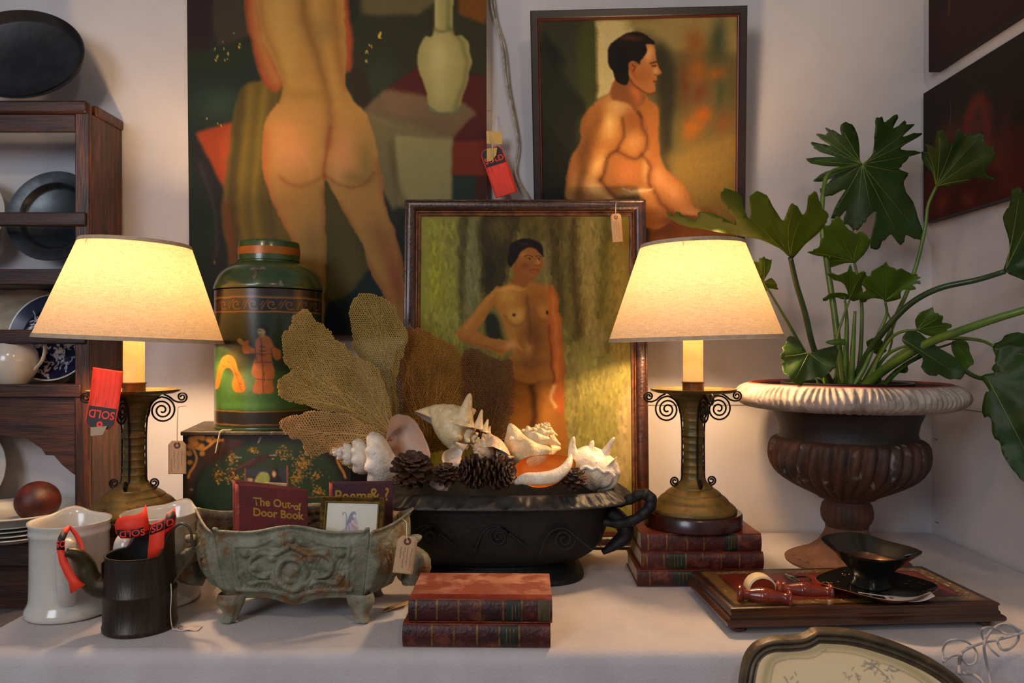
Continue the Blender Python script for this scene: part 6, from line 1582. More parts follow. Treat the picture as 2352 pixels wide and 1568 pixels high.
# ================================================================== SHELLS
def shell_surface(A, O, pos, size, turns=5, grow=1.6, c=0.5, h=2.0, a=0.52, b=0.6, low=2.4, n=9, amp=0.25, phi0=0.7, pw=2, flare=0.5, fl_len=1.2, hand=1, wid=0.38, ridges=0.0, nt=0, lowcone=1.0, jit=0.3, seed=1, taper=0.55):
    """coiled shell. A = direction of the apex, O = where the mouth faces, pos = where the body centre sits"""
    A = Vector(A).normalized(); O = Vector(O); O = (O - A * O.dot(A)).normalized()
    Y = O * -hand if True else O
    X = Y.cross(A)
    # local: Z apex, end of the coil at +X, tangent towards +Y (hand=-1) or -Y
    k = math.log(grow) / (2 * PI); TH = 2 * PI * turns; NT = nt or int(turns * 40); NP = 40
    rs = random.Random(seed); jt = [rs.uniform(1 - jit, 1 + jit) for _ in range(int(n * turns) + 4)]
    def P(th, ph, sc=1.0):
        s = math.exp(k * (th - TH)); fl = max(0.0, (th - (TH - fl_len)) / fl_len); f = 1 + flare * fl ** 1.6
        aa = a * f * sc; bb = b * (1 + 0.3 * flare * fl) * sc
        sn = math.sin(ph); cs = math.cos(ph)
        r = c * s + aa * s * cs
        z = -h * s + (bb if sn > 0 else bb * low) * s * sn
        if sn < 0: r = r * (1 - taper * (-sn) ** 1.5) + 0.0 * lowcone
        if n:
            q = th * n / (2 * PI); kn = (0.5 + 0.5 * math.cos(2 * PI * q)) ** pw; d = (ph - phi0 + PI) % (2 * PI) - PI
            e = amp * s * kn * math.exp(-(d / wid) ** 2) * jt[int(q + 0.5) % len(jt)] * (0.4 + 0.6 * sc)
            r += e * math.cos(phi0); z += e * math.sin(phi0)
        if ridges: r += ridges * s * math.sin(ph * 17) * (0.5 + 0.5 * cs)
        t = -hand * (th - TH)
        return (X * (r * math.cos(t)) + Y * (r * math.sin(t)) + A * z) * size
    mid = A * (-(h + 0.3 * b * (1 - low)) * 0.8) * size
    off = Vector(pos) - mid
    g = G(); vs = []
    for i in range(NT + 1):
        th = TH * (0.02 + 0.98 * i / NT)
        for j in range(NP): vs.append(off + P(th, 2 * PI * j / NP))
    fs = [(i * NP + j, i * NP + (j + 1) % NP, (i + 1) * NP + (j + 1) % NP, (i + 1) * NP + j) for i in range(NT) for j in range(NP)]
    g.add(vs, fs)
    # lining of the mouth
    gi = G(); vs = []; NI = 26; span = 2.6
    for i in range(NI + 1):
        th = TH - span * i / NI; sc = 0.999 if i == 0 else 0.955
        for j in range(NP): vs.append(off + P(th, 2 * PI * j / NP, sc))
    fs = [(i * NP + j, i * NP + (j + 1) % NP, (i + 1) * NP + (j + 1) % NP, (i + 1) * NP + j) for i in range(NI) for j in range(NP)]
    gi.add(vs, fs)
    return g, gi
def cone(g, base, tip, r, bend=None, seg=12):
    base = Vector(base); tip = Vector(tip); m = (base + tip) / 2 + (Vector(bend) if bend else Vector((0, 0, 0)))
    P = crom([base - (tip - base) * 0.25, base, m, tip], 5); n = len(P)
    g.tube(P, [r * float(np.interp(k / (n - 1), [0, 0.33, 0.66, 0.93, 1], [1.7, 1.15, 0.62, 0.34, 0.1])) for k in range(n)], seg)
def sh_mat(name, c1, c2, c3, **k): return mat(name, c1, c2, rough=0.38, scale=k.get('s', 60), lo=0.42, hi=0.62, bump=0.7, bscale=k.get('bs', 220), c3=c3, s3=k.get('s3', 40) * 2.6, lo3=0.6, hi3=0.68, coat=0.15)
m_shw = sh_mat('chalky_shell', (242, 232, 216), (226, 212, 192), (204, 172, 136), s3=26)
m_shy = sh_mat('cream_yellow_shell', (240, 216, 166), (224, 190, 134), (250, 238, 206), s3=34)
m_shp = sh_mat('pinkish_shell', (240, 208, 166), (226, 176, 130), (160, 104, 66), s3=46)
m_shs = sh_mat('white_spider_shell', (248, 234, 208), (236, 212, 178), (210, 170, 126), s3=34)
m_pink = mat('pink_shell_lining', (232, 182, 146), (224, 202, 184), rough=0.28, scale=16, lo=0.45, hi=0.6, coat=0.3)
m_orl = mat('orange_shell_lining', (242, 150, 56), (232, 124, 40), rough=0.28, scale=14, coat=0.3, c3=(150, 80, 30), s3=60, lo3=0.68, hi3=0.71)
grp = 'sea shells in the black planter'
def shell(label, m, ml, g, gi, extra=None, loc=None):
    t = thing('conch_shell', label, 'shell', loc, grp)
    if extra: extra(g)
    g.obj('shell_body', m, t, ang=180); gi.obj('shell_mouth', ml, t, ang=180)
    return t
px = 1.56 / F
p1 = W(868, 1048, 1.60)
g, gi = shell_surface((-1, 0.05, 0.13), (0.3, -0.95, 0.15), p1 + Vector((0.018, -0.004, -0.003)), 0.071, turns=6, grow=1.52, c=0.52, h=2.35, a=0.50, b=0.52, low=1.3, n=9, amp=0.20, pw=1, flare=0.52, fl_len=1.6, hand=1, wid=0.55, ridges=0.012, jit=0.15)
shell('large white spired conch shell at the left end of the black planter', m_shw, m_pink, g, gi, None, p1)
p2 = W(1050, 985, 1.66)
def ex2(g):
    cone(g, W(1066, 960, 1.64), W(1080, 903, 1.64), 0.019); cone(g, W(1100, 975, 1.64), W(1107, 940, 1.64), 0.009); cone(g, W(1114, 985, 1.64), W(1121, 962, 1.64), 0.007); cone(g, W(1122, 998, 1.64), W(1126, 978, 1.64), 0.005)
g, gi = shell_surface((0.86, -0.1, -0.42), (0.1, -0.3, -0.9), p2 + Vector((-0.004, 0.0, -0.004)), 0.060, turns=5, grow=1.75, c=0.5, h=1.5, a=0.52, b=0.6, low=2.0, n=7, amp=0.36, pw=2.0, flare=0.35, fl_len=1.2, hand=1, wid=0.45, ridges=0.014, seed=4, taper=0.30)
shell('cream conch shell with one tall spike, highest in the black planter', m_shy, m_pink, g, gi, ex2, p2)
p3 = W(1110, 1036, 1.555)
def ex3(g): cone(g, W(1148, 1048, 1.545), W(1181, 1049, 1.545), 0.0075, (0, 0, -0.002)); cone(g, W(1064, 1026, 1.55), W(1045, 1015, 1.55), 0.006)
g, gi = shell_surface((-0.75, -0.35, 0.35), (0.1, -0.2, -1), p3 + Vector((0.004, 0, 0.002)), 0.036, turns=4.5, grow=1.7, c=0.5, h=1.2, a=0.56, b=0.62, low=2.0, n=10, amp=0.28, pw=2, flare=0.3, hand=1, wid=0.35, ridges=0.012, seed=9)
shell('small pinkish conch with brown cracks and a pointed white tip', m_shp, m_shw, g, gi, ex3, p3)
p4 = W(1225, 1025, 1.60)
def ex4(g):
    cone(g, W(1190, 1018, 1.585), W(1169, 1003, 1.58), 0.013); cone(g, W(1270, 1012, 1.585), W(1288, 1023, 1.58), 0.009); cone(g, W(1268, 993, 1.59), W(1281, 1000, 1.585), 0.005); cone(g, W(1236, 992, 1.59), W(1224, 982, 1.585), 0.007)
    cone(g, W(1205, 1000, 1.61), W(1199, 985, 1.61), 0.016)
g, gi = shell_surface((0.50, -0.12, 0.86), (-0.3, 0.8, -0.4), p4 + Vector((0.006, 0.0, 0.006)), 0.051, turns=6, grow=1.62, c=0.5, h=1.55, a=0.54, b=0.56, low=2.2, n=6, amp=0.36, pw=2, flare=0.3, hand=1, wid=0.42, ridges=0.0, seed=2)
shell('tan knobbed conch shell with small spire behind the orange shell', m_shy, m_pink, g, gi, ex4, p4)
# orange lined shell: an open bowl, white outside, thick rolled front lip
t = thing('conch_shell', 'broad white shell with bright orange inside facing the front', 'shell', W(1245, 1110, 1.53), grp)
oc = W(1248, 1080, 1.545)
def bowl(u, v, sc=1.0):
    # u round the rim, v 0 rim .. 1 bottom ; opening towards the viewer and up
    a = 2 * PI * u; rx, rzv = 0.058, 0.036
    wav = 1 + 0.06 * math.sin(3 * a + 0.5) + 0.05 * math.cos(2 * a)
    rr = math.cos(v * PI / 2 * 0.98)
    ax = Vector((1, 0.10, 0.10)); az = Vector((-0.08, 0.36, 0.93)).normalized(); dn = Vector((0.0, 0.92, -0.40)).normalized()
    tipx = 1 + 0.10 * max(0, math.cos(a - 0.5)) ** 6
    return oc + (ax * (rx * math.cos(a) * wav * tipx) + az * (rzv * math.sin(a) * wav)) * rr * sc + dn * (0.034 * math.sin(v * PI / 2) * sc)
g = G(); g.grid(lambda u, v: bowl(u, v), 56, 18, cu=True); g.obj('shell_body', m_shs, t, ang=180)
g = G(); g.grid(lambda u, v: bowl(u, v, 0.965) + Vector((0, -0.0015, 0.001)), 56, 18, cu=True); g.obj('shell_mouth', m_orl, t, ang=180, label='glossy orange inner surface')
g = G(); P = crom([W(x, y, d) for x, y, d in ((1184, 1108, 1.525), (1205, 1100, 1.512), (1240, 1099, 1.502), (1272, 1094, 1.502), (1296, 1078, 1.508), (1308, 1058, 1.518), (1311, 1044, 1.53))], 7); n = len(P)
g.tube(P, [float(np.interp(k / (n - 1), [0, 0.2, 0.5, 0.75, 1], [0.005, 0.0125, 0.0135, 0.009, 0.0025])) for k in range(n)], 16, flat=1.0); g.obj('rolled_lip', m_shs, t, ang=180)
# spider conch
p6 = W(1362, 1072, 1.60)
def ex6(g):
    cone(g, W(1318, 1048, 1.59), W(1318, 1002, 1.585), 0.012, (-0.003, 0, 0)); cone(g, W(1352, 1044, 1.60), W(1362, 1011, 1.60), 0.012); cone(g, W(1388, 1044, 1.60), W(1411, 1004, 1.59), 0.0105); cone(g, W(1404, 1070, 1.59), W(1424, 1090, 1.585), 0.014)
def dome(sc=1.0):
    g = G()
    def f(u, v):
        a = 2 * PI * u; t_ = -PI / 2 + PI * v * 0.999
        fl = 1 + 0.07 * math.sin(a * 11) * max(0, -math.sin(t_) + 0.25) + 0.05 * mnoise.noise(Vector((math.cos(a) * 2, math.sin(a) * 2, v * 4))) * 2
        x = 0.056 * math.cos(t_) * math.cos(a) * fl; y = 0.036 * math.cos(t_) * math.sin(a) * fl; z = 0.043 * math.sin(t_) * (1 + 0.10 * math.cos(a * 3))
        x += 0.006 * z / 0.04 * -1
        return p6 + Vector((x * sc, y * sc, z * sc - 0.004 + x * -0.12))
    g.grid(f, 110, 44, cu=True); return g
g = dome(); k0 = dome(0.3)
ex6(g)
t6 = thing('conch_shell', 'white spider conch with three long spikes at the right end of the black planter', 'shell', p6, grp)
g.obj('shell_body', m_shs, t6, ang=180)
g = G(); g.tube(crom([W(x, y, 1.562) for x, y in ((1330, 1082), (1345, 1072), (1360, 1078), (1372, 1074), (1385, 1084), (1398, 1082), (1412, 1094))], 6), [0.0035] * 37, 8); g.obj('lip_ridge', m_shw, t6, ang=180)
p7 = W(1040, 1068, 1.59)
g, gi = shell_surface((-0.5, -0.3, -0.7), (0.5, -0.6, 0.4), p7 + Vector((0, 0.0, 0.0)), 0.024, turns=4, grow=1.8, c=0.5, h=1.2, a=0.6, b=0.7, low=1.8, n=0, flare=0.4, hand=1, seed=3)
shell('small pale pink shell between the two left pinecones', m_pink, m_shw, g, gi, None, p7)
p8 = W(1022, 1102, 1.535)
g, gi = shell_surface((0.9, -0.3, 0.1), (0, -0.6, 0.8), p8, 0.020, turns=4, grow=1.8, c=0.5, h=1.3, a=0.6, b=0.7, low=1.8, n=8, amp=0.2, flare=0.3, hand=1, seed=5)
shell('small white shell under the smallest front pinecone', m_shw, m_pink, g, gi, None, p8)

# ================================================================== PINECONES
m_cone = mat('pinecone_scales', (74, 44, 22), (38, 23, 14), rough=0.6, scale=120, bump=0.3, c3=(134, 88, 48), s3=150, lo3=0.6, hi3=0.68)
def cone_mesh(R_, H, n, up, seed, L=0.5):
    g = G(); rs = random.Random(seed)
    up = Vector(up).normalized(); q = Vector((0, 0, 1)).rotation_difference(up).to_matrix()
    g0 = G(); g0.lathe([(0.001, -H / 2)] + [(R_ * 0.42 * math.sin(PI * (k + 0.5) / 9), -H / 2 * math.cos(PI * (k + 0.5) / 9)) for k in range(9)] + [(0.001, H / 2)], 16)
    g.add([q @ Vector(v) for v in g0.v], g0.f)
    for i in range(n):
        f = (i + 0.5) / n; th = i * 2.39996; z = -H / 2 + H * f
        rad = R_ * math.sin(PI * min(0.97, 0.12 + 0.84 * f)) ** 0.7
        el = -0.35 + 1.5 * f + rs.uniform(-0.15, 0.15)
        d = Vector((math.cos(th) * math.cos(el), math.sin(th) * math.cos(el), math.sin(el))); s = Vector((-math.sin(th), math.cos(th), 0)); nn = d.cross(s)
        w = R_ * 0.25 * (0.7 + 0.5 * math.sin(PI * f)); b0 = Vector((math.cos(th), math.sin(th), 0)) * rad * 0.25 + Vector((0, 0, z * 0.8)); ln = rad * 0.85 + R_ * 0.10
        e = b0 + d * ln; tk = R_ * 0.055
        pts = [b0 - s * w * 0.25 - nn * tk * 0.4, b0 + s * w * 0.25 - nn * tk * 0.4, b0 + s * w * 0.25 + nn * tk * 0.4, b0 - s * w * 0.25 + nn * tk * 0.4]
        m1 = b0.lerp(e, 0.68)
        pts += [m1 - s * w - nn * tk * 0.7, m1 + s * w - nn * tk * 0.7, m1 + s * w + nn * tk * 0.7, m1 - s * w + nn * tk * 0.7]
        ee = e - nn * tk * 1.2
        pts += [ee - s * w * 0.55 - nn * tk * 1.3, ee + s * w * 0.55 - nn * tk * 1.3, ee + s * w * 0.55 + nn * tk * 0.9, ee - s * w * 0.55 + nn * tk * 0.9]
        pts += [ee + d * ln * 0.06]
        g.add([q @ p for p in pts], [(3, 2, 1, 0), (0, 1, 5, 4), (1, 2, 6, 5), (2, 3, 7, 6), (3, 0, 4, 7), (4, 5, 9, 8), (5, 6, 10, 9), (6, 7, 11, 10), (7, 4, 8, 11), (8, 9, 12), (9, 10, 12), (10, 11, 12), (11, 8, 12)])
    return g
for (x, y, D, r, h, n, up, sd, lab) in ((946, 1080, 1.525, 0.037, 0.052, 62, (0.15, -0.35, 1), 1, 'open dark pinecone in front of the big white shell'),
        (1024, 1090, 1.515, 0.0235, 0.032, 48, (0, -0.3, 1), 2, 'smallest front pinecone beside the big open pinecone'),
        (1092, 1082, 1.535, 0.030, 0.056, 80, (-1, -0.4, 0.1), 3, 'left pinecone of the lying pair at the planter front'),
        (1146, 1084, 1.530, 0.030, 0.058, 80, (1, -0.6, 0.15), 4, 'right pinecone of the lying pair at the planter front'),
        (1318, 1101, 1.525, 0.0235, 0.032, 46, (0, -0.3, 1), 5, 'small pinecone below the white spider conch'),
        (1160, 1030, 1.66, 0.020, 0.036, 44, (0, 0, 1), 6, 'pinecone tip behind the small pinkish shell')):
    c = W(x, y, D); g = cone_mesh(r, h, n, up, sd); g.v = [tuple(Vector(v) + c) for v in g.v]
    tag(g.obj('pinecone', m_cone, smooth=True, ang=30), lab, 'pinecone', 'pinecones in the black planter')

# ================================================================== SEA FANS
def in_poly(x, y, P):
    c = False; n = len(P)
    for i in range(n):
        ax, ay = P[i]; bx_, by = P[(i + 1) % n]
        if (ay > y) != (by > y) and x < (bx_ - ax) * (y - ay) / (by - ay) + ax: c = not c
    return c
def sea_fan(label, outline, base, Dfn, sp, wd_, m, seed, veins, loc):
    t = thing('sea_fan', label, 'sea fan', loc, 'dried sea fans behind the shells')
    out = [(p.x, p.y) for p in crom([(a, b, 0) for a, b in outline], 3, True)]
    rs = random.Random(seed)
    out = [(x + rs.uniform(-3, 3), y + rs.uniform(-3, 3)) for x, y in out]
    xs = [p[0] for p in out]; ys = [p[1] for p in out]
    for layer, (lo, off) in enumerate(((0, 0.0), (2.3, 0.004))):
        g = G(); nodes = {}
        # honeycomb lattice with jitter
        dx = sp * math.sqrt(3); dy = sp * 1.5
        ni = int((max(xs) - min(xs)) / dx) + 3; nj = int((max(ys) - min(ys)) / dy) + 3
        def pos(i, j, k):
            x = min(xs) + i * dx + (dx / 2 if j % 2 else 0) + lo; y = min(ys) + j * dy + (0 if k == 0 else -sp * 0.5 * 2 / 2) + (sp * 0.5 if k == 0 else 0) + lo
            if k == 0: y = min(ys) + j * dy + sp * 0.5 + lo
            else: y = min(ys) + j * dy - sp * 0.5 + lo; 
            r = random.Random(i * 7919 + j * 104729 + k * 31 + seed + layer * 17)
            wx = 5 * mnoise.noise(Vector((x * 0.02, y * 0.02, seed))); wy = 5 * mnoise.noise(Vector((x * 0.02, y * 0.02, seed + 9)))
            return x + r.uniform(-1, 1) * sp * 0.22 + wx, y + r.uniform(-1, 1) * sp * 0.22 + wy
        # a vertex pair per cell: k=0 lower, k=1 upper, joined down, left, right
        for j in range(nj):
            for i in range(ni):
                for k in (0, 1):
                    x, y = pos(i, j, k)
                    if in_poly(x, y, out): nodes[(i, j, k)] = (x, y)
        def P3(x, y): return W(x, y, Dfn(x, y) + off)
        def strut(a, b, w):
            A = P3(*a); B = P3(*b); d = (B - A)
            if d.length < 1e-7: return
            d.normalize(); s = d.cross(Vector((0, 1, 0)))
            if s.length < 1e-6: return
            s.normalize(); n_ = Vector((0, 1, 0))
            k = len(g.v); w = w
            for P_ in (A, B): g.v += [tuple(P_ + s * w), tuple(P_ - s * w * 0.5 - n_ * w * 0.9), tuple(P_ - s * w * 0.5 + n_ * w * 0.9)]
            g.f += [(k, k + 1, k + 4, k + 3), (k + 1, k + 2, k + 5, k + 4), (k + 2, k, k + 3, k + 5)]; g.mi += [0, 0, 0]
        w = wd_ * 0.5 * 0.00097
        for (i, j, k), a in nodes.items():
            if k == 0:
                for q in ((i, j, 1),):
                    if q in nodes: strut(a, nodes[q], w)
                q1 = (i, j + 1, 1) if j % 2 == 0 else (i + 1, j + 1, 1); q2 = (i - 1, j + 1, 1) if j % 2 == 0 else (i, j + 1, 1)
                for q in (q1, q2):
                    if q in nodes: strut(a, nodes[q], w)
        nm = 'lace_net'
        me_o = g.obj(nm, m, t, smooth=False, kind='stuff')
    g = G()
    def branch(x, y, ang, ln, r, depth):
        pts = [(x, y)]; st = 8
        for s in range(int(ln / st)):
            ang += rs.uniform(-0.10, 0.10); nx, ny = pts[-1][0] + st * math.cos(ang), pts[-1][1] + st * math.sin(ang)
            if not in_poly(nx, ny, out): break
            pts.append((nx, ny))
            if depth < 3 and rs.random() < 0.20: branch(nx, ny, ang + rs.choice((-1, 1)) * rs.uniform(0.25, 0.55), ln * 0.6, r * 0.55, depth + 1)
        if len(pts) > 1:
            n = len(pts); g.tube([W(a, b, Dfn(a, b) - 0.0008) for a, b in pts], [r * (1 - 0.75 * k / n) for k in range(n)], 5)
    for ang, ln in veins: branch(base[0], base[1], R(ang), ln, 0.0018, 0)
    g.obj('branching_ribs', m, t, ang=180)
    return t
def fm(name, a, b): return mat(name, a, b, rough=0.8, scale=10, lo=0.35, hi=0.65)
FA = [(640, 905), (636, 880), (652, 862), (668, 850), (655, 835), (650, 800), (648, 765), (665, 752), (668, 730), (690, 712), (710, 712), (725, 735), (752, 752), (770, 775), (800, 800), (822, 822), (850, 830), (870, 850), (890, 900), (905, 960), (912, 1000), (898, 1020), (860, 1000), (820, 975), (780, 950), (745, 945), (700, 928), (665, 922)]
FA2 = [(640, 975), (645, 962), (680, 952), (705, 945), (760, 945), (810, 958), (870, 985), (905, 1010), (850, 1020), (800, 1015), (770, 1030), (745, 1043), (715, 1048), (700, 1042), (690, 1015), (672, 1008), (655, 995)]
FB = [(808, 800), (812, 770), (800, 730), (806, 695), (825, 676), (850, 670), (878, 682), (905, 705), (918, 730), (935, 760), (930, 800), (915, 850), (912, 900), (918, 960), (915, 1010), (900, 980), (880, 900), (850, 845), (825, 820)]
FC = [(942, 742), (950, 755), (962, 752), (985, 762), (1015, 780), (1045, 795), (1058, 815), (1090, 815), (1100, 860), (1085, 940), (1080, 1010), (1000, 1040), (940, 1020), (905, 985), (898, 900), (896, 850), (910, 810), (925, 790), (935, 775)]
FD = [(1060, 812), (1085, 798), (1110, 810), (1150, 825), (1178, 830), (1183, 880), (1182, 920), (1175, 960), (1165, 1000), (1150, 1030), (1110, 1030), (1080, 1000), (1068, 960), (1060, 900)]
FE = [(778, 1042), (800, 1020), (840, 1000), (860, 1040), (850, 1075), (825, 1080), (800, 1072), (780, 1060)]
sea_fan('large tan sea fan spreading left in front of the tea canister', FA, (903, 997), lambda x, y: 1.655 - 0.00026 * (905 - x) + 0.006 * math.sin(x * 0.02 + y * 0.015), 2.9, 2.05, fm('tan_fan', (206, 170, 92), (176, 140, 70)), 1, ((215, 330), (228, 330), (240, 300), (203, 300), (250, 220)), W(905, 1000, 1.655))
sea_fan('low lobed tan sea fan hanging left over the lacquer box', FA2, (905, 1008), lambda x, y: 1.625 - 0.00026 * (905 - x) + 0.004 * math.sin(x * 0.03), 3.3, 2.05, fm('pale_tan_fan', (212, 168, 102), (184, 140, 80)), 2, ((187, 300), (195, 260), (180, 240)), W(905, 1008, 1.62))
sea_fan('upright olive tan sea fan rising behind the large tan one', FB, (912, 1005), lambda x, y: 1.70 + 0.006 * math.sin(x * 0.03 + y * 0.012), 2.9, 2.0, fm('olive_fan', (186, 156, 78), (152, 124, 60)), 3, ((258, 330), (265, 330), (250, 320)), W(912, 1005, 1.70))
sea_fan('dense golden brown sea fan in front of the beaded frame', FC, (985, 1035), lambda x, y: 1.735 + 0.006 * math.sin(x * 0.025), 2.7, 1.9, fm('golden_brown_fan', (176, 116, 34), (132, 84, 24)), 4, ((262, 280), (275, 280), (285, 260), (250, 260), (295, 240)), W(985, 1035, 1.735))
sea_fan('dark reddish brown sea fan covering the painted figure elbow', FD, (1110, 1028), lambda x, y: 1.725 + 0.004 * math.sin(x * 0.03), 3.0, 1.7, fm('dark_brown_fan', (124, 74, 30), (88, 52, 22)), 5, ((262, 220), (280, 220), (295, 200), (310, 160)), W(1110, 1028, 1.725))
sea_fan('small scrap of sea fan under the tip of the white spired shell', FE, (860, 1035), lambda x, y: 1.635, 3.0, 1.7, fm('tan_fan', (206, 170, 92), (176, 140, 70)), 6, ((160, 80), (200, 80)), W(850, 1050, 1.63))
# ================================================================== RUSTY URN
UC = Vector(((1945 - 1176) * 1.72 / F, 1.720, TZ + 0.0012)); US = 1.72 / F
um = thing('garden_urn', 'rusty cast iron garden urn with fluted bowl and whitened rim beside the right lamp', 'urn', UC)
def uz(y): return EYE - (y - 800) * US - UC.z
m_rust = mat('rusty_iron', (58, 36, 26), (82, 44, 28), rough=0.7, scale=14, bump=0.7, bscale=100, c3=(34, 26, 22), s3=9, lo3=0.5, hi3=0.65)
m_rustw = mat('rusty_fluted_iron', (72, 40, 26), (46, 34, 28), rough=0.65, scale=20, stretch=(1, 1, 0.5), bump=0.7, bscale=120, c3=(132, 122, 112), s3=26, lo3=0.60, hi3=0.68)
m_darkneck = mat('dark_urn_neck', (40, 28, 22), (30, 24, 20), rough=0.6, scale=10, bump=0.4, bscale=100)
m_urim = mat('whitened_rim', (176, 164, 152), (136, 124, 114), rough=0.65, scale=30, bump=0.4, bscale=160, c3=(120, 92, 74), s3=26, lo3=0.62, hi3=0.7)
g = G(); g.lathe([(150 * US, uz(1004)), (146 * US, uz(990)), (150 * US, uz(970)), (160 * US, uz(945)), (172 * US, uz(926)), (180 * US, uz(915))], 96, c=UC); g.obj('neck', m_darkneck, um, ang=180)
NG = 36
def gad(a, i, r, z):
    k = max(0, math.sin(PI * i / 17)) ** 0.6
    s = abs(math.sin(NG * (a + 0.16 * (i / 17)) / 2)); return (r * (1 + 0.10 * k * (s - 0.6)), z)
bp = [(150, 1003), (157, 1006), (163, 1011), (166.5, 1020), (167.5, 1032), (167.5, 1044), (166, 1056), (162, 1068), (155, 1080), (146, 1090), (134, 1100), (120, 1109), (106, 1117), (92, 1124), (80, 1130), (70, 1135), (64, 1139), (62, 1142)]
g = G(); g.lathe([(r * US, uz(y)) for r, y in bp], 288, c=UC, mod=gad); g.obj('fluted_bowl', m_rustw, um, ang=180)
g = G(); g.lathe([(62 * US, uz(1142)), (50 * US, uz(1146)), (48 * US, uz(1150)), (53 * US, uz(1158)), (56 * US, uz(1172)), (55 * US, uz(1186)), (51 * US, uz(1196)), (47 * US, uz(1203)), (46 * US, uz(1208))], 96, c=UC, mod=lambda a, i, r, z: (r * (1 + 0.02 * math.cos(24 * a) * (1 if 2 < i < 7 else 0)), z)); g.obj('stem_ball', m_rust, um, ang=180)
def ft(a, i, r, z):
    s = abs(math.sin(24 * (a - 0.05 * i) / 2)); return (r * (1 + 0.09 * (s - 0.5) * min(1, i / 2)), z)
fp = [(45, 1206), (46, 1216), (50, 1228), (57, 1240), (67, 1251), (80, 1261), (94, 1269), (108, 1275), (118, 1279)]
g = G(); g.lathe([(r * US, uz(y)) for r, y in fp], 240, c=UC, mod=ft); g.obj('twisted_foot', mat('pale_rust', (110, 74, 54), (88, 56, 40), rough=0.8, scale=18, bump=0.5, bscale=110), um, ang=180)
g = G(); g.lathe([(118 * US, uz(1279)), (127 * US, uz(1281)), (133 * US, uz(1284)), (135 * US, 0.004), (134 * US, 0.0), (0.001, 0.0)], 96, c=UC); g.obj('foot_ring', mat('pale_rust', (110, 74, 54), (88, 56, 40)), um)
rp = [(172, 934), (190, 936), (215, 934), (232, 929), (242, 922), (246, 914), (247, 907), (244, 899), (238, 892), (230, 886), (222, 882), (216, 880)]
def crom2(P): return [(v.x, v.y) for v in crom([(a_, b_, 0) for a_, b_ in P], 3)]
def rm(a, i, r, z):
    i = i / 3; k = min(1, 1.5 * math.sin(PI * i / 11)); ph = a * 24
    q_ = a * 13; h = math.tanh(1.6 * math.sin(q_ * 8 + 4.5 * math.sin(q_ + (0 if i < 6 else PI)) * (i - 5.5) / 5.5 + i * 0.25))
    return (r + 0.0018 * k * h, z + 0.0016 * k * h)
g = G(); g.lathe([(r * US, uz(y)) for r, y in crom2(rp)], 1300, c=UC, mod=rm); g.obj('patterned_rim', m_urim, um, ang=180)
g = G(); g.lathe([(216 * US, uz(880)), (213 * US, uz(878)), (209 * US, uz(878.5)), (206 * US, uz(883))], 96, c=UC); g.obj('red_edge', mat('terracotta_edge', (168, 70, 44), (130, 54, 36), rough=0.6, scale=30), um)
g = G(); g.lathe([(206 * US, uz(883)), (196 * US, uz(890)), (165 * US, uz(930)), (140 * US, uz(990)), (0.001, uz(1000))], 96, c=UC); g.obj('urn_inside', m_darkneck, um, ang=180)

# ================================================================== POTTED PHILODENDRON
pl = thing('potted_philodendron', 'leafy philodendron with big lobed leaves in a dark plastic pot set in the urn', 'plant', UC + Vector((0, 0, uz(960))))
PC = Vector((UC.x + 0.0, UC.y + 0.005, UC.z))
m_pot = mat('dark_plastic_pot', (34, 32, 32), rough=0.35)
g = G(); g.lathe([(0.001, uz(985)), (110 * US, uz(985)), (136 * US, uz(890)), (141 * US, uz(888)), (142 * US, uz(878)), (140 * US, uz(876)), (133 * US, uz(878)), (130 * US, uz(896)), (0.001, uz(897))], 72, c=PC); g.obj('plastic_pot', m_pot, pl)
g = G(); g.lathe([(0.001, uz(889)), (60 * US, uz(888)), (129 * US, uz(891))], 60, c=PC, mod=lambda a, i, r, z: (r, z + 0.003 * mnoise.noise(Vector((a * 4, i, 0))))); g.obj('soil', mat('potting_soil', (40, 28, 20), (24, 18, 14), rough=0.95, scale=80, bump=0.8), pl)
def leaf_mat(name, c1, c2, back=0.3):
    m = mat(name, c1, c2, rough=0.5, scale=9, lo=0.35, hi=0.7, bump=0.35, bscale=60)
    nt = m.node_tree; N = nt.nodes; L = nt.links; b = N['Principled BSDF']
    t = N.new('ShaderNodeBsdfTranslucent'); t.inputs[0].default_value = (*lin((min(255, c1[0] * 2.2 + 30), min(255, c1[1] * 1.8 + 20), 20)), 1)
    mx = N.new('ShaderNodeMixShader'); mx.inputs[0].default_value = back
    L.new(b.outputs[0], mx.inputs[1]); L.new(t.outputs[0], mx.inputs[2]); L.new(mx.outputs[0], N['Material Output'].inputs[0]); return m
m_leaf = leaf_mat('dark_green_leaf', (42, 66, 16), (54, 82, 18))
m_leafy = leaf_mat('young_green_leaf', (80, 112, 24), (60, 90, 20), 0.35)
m_vein = mat('leaf_vein', (112, 132, 52), rough=0.45)
m_stem = mat('green_stalk', (98, 124, 38), (70, 100, 32), rough=0.38, scale=14, coat=0.15)
m_stemd = mat('dark_green_stalk', (54, 74, 28), (40, 58, 24), rough=0.38, scale=14, coat=0.15)
from mathutils.geometry import delaunay_2d_cdt
def C1(pts): return [(1680 + x / 2.307, 220 + y / 2.307) for x, y in pts]
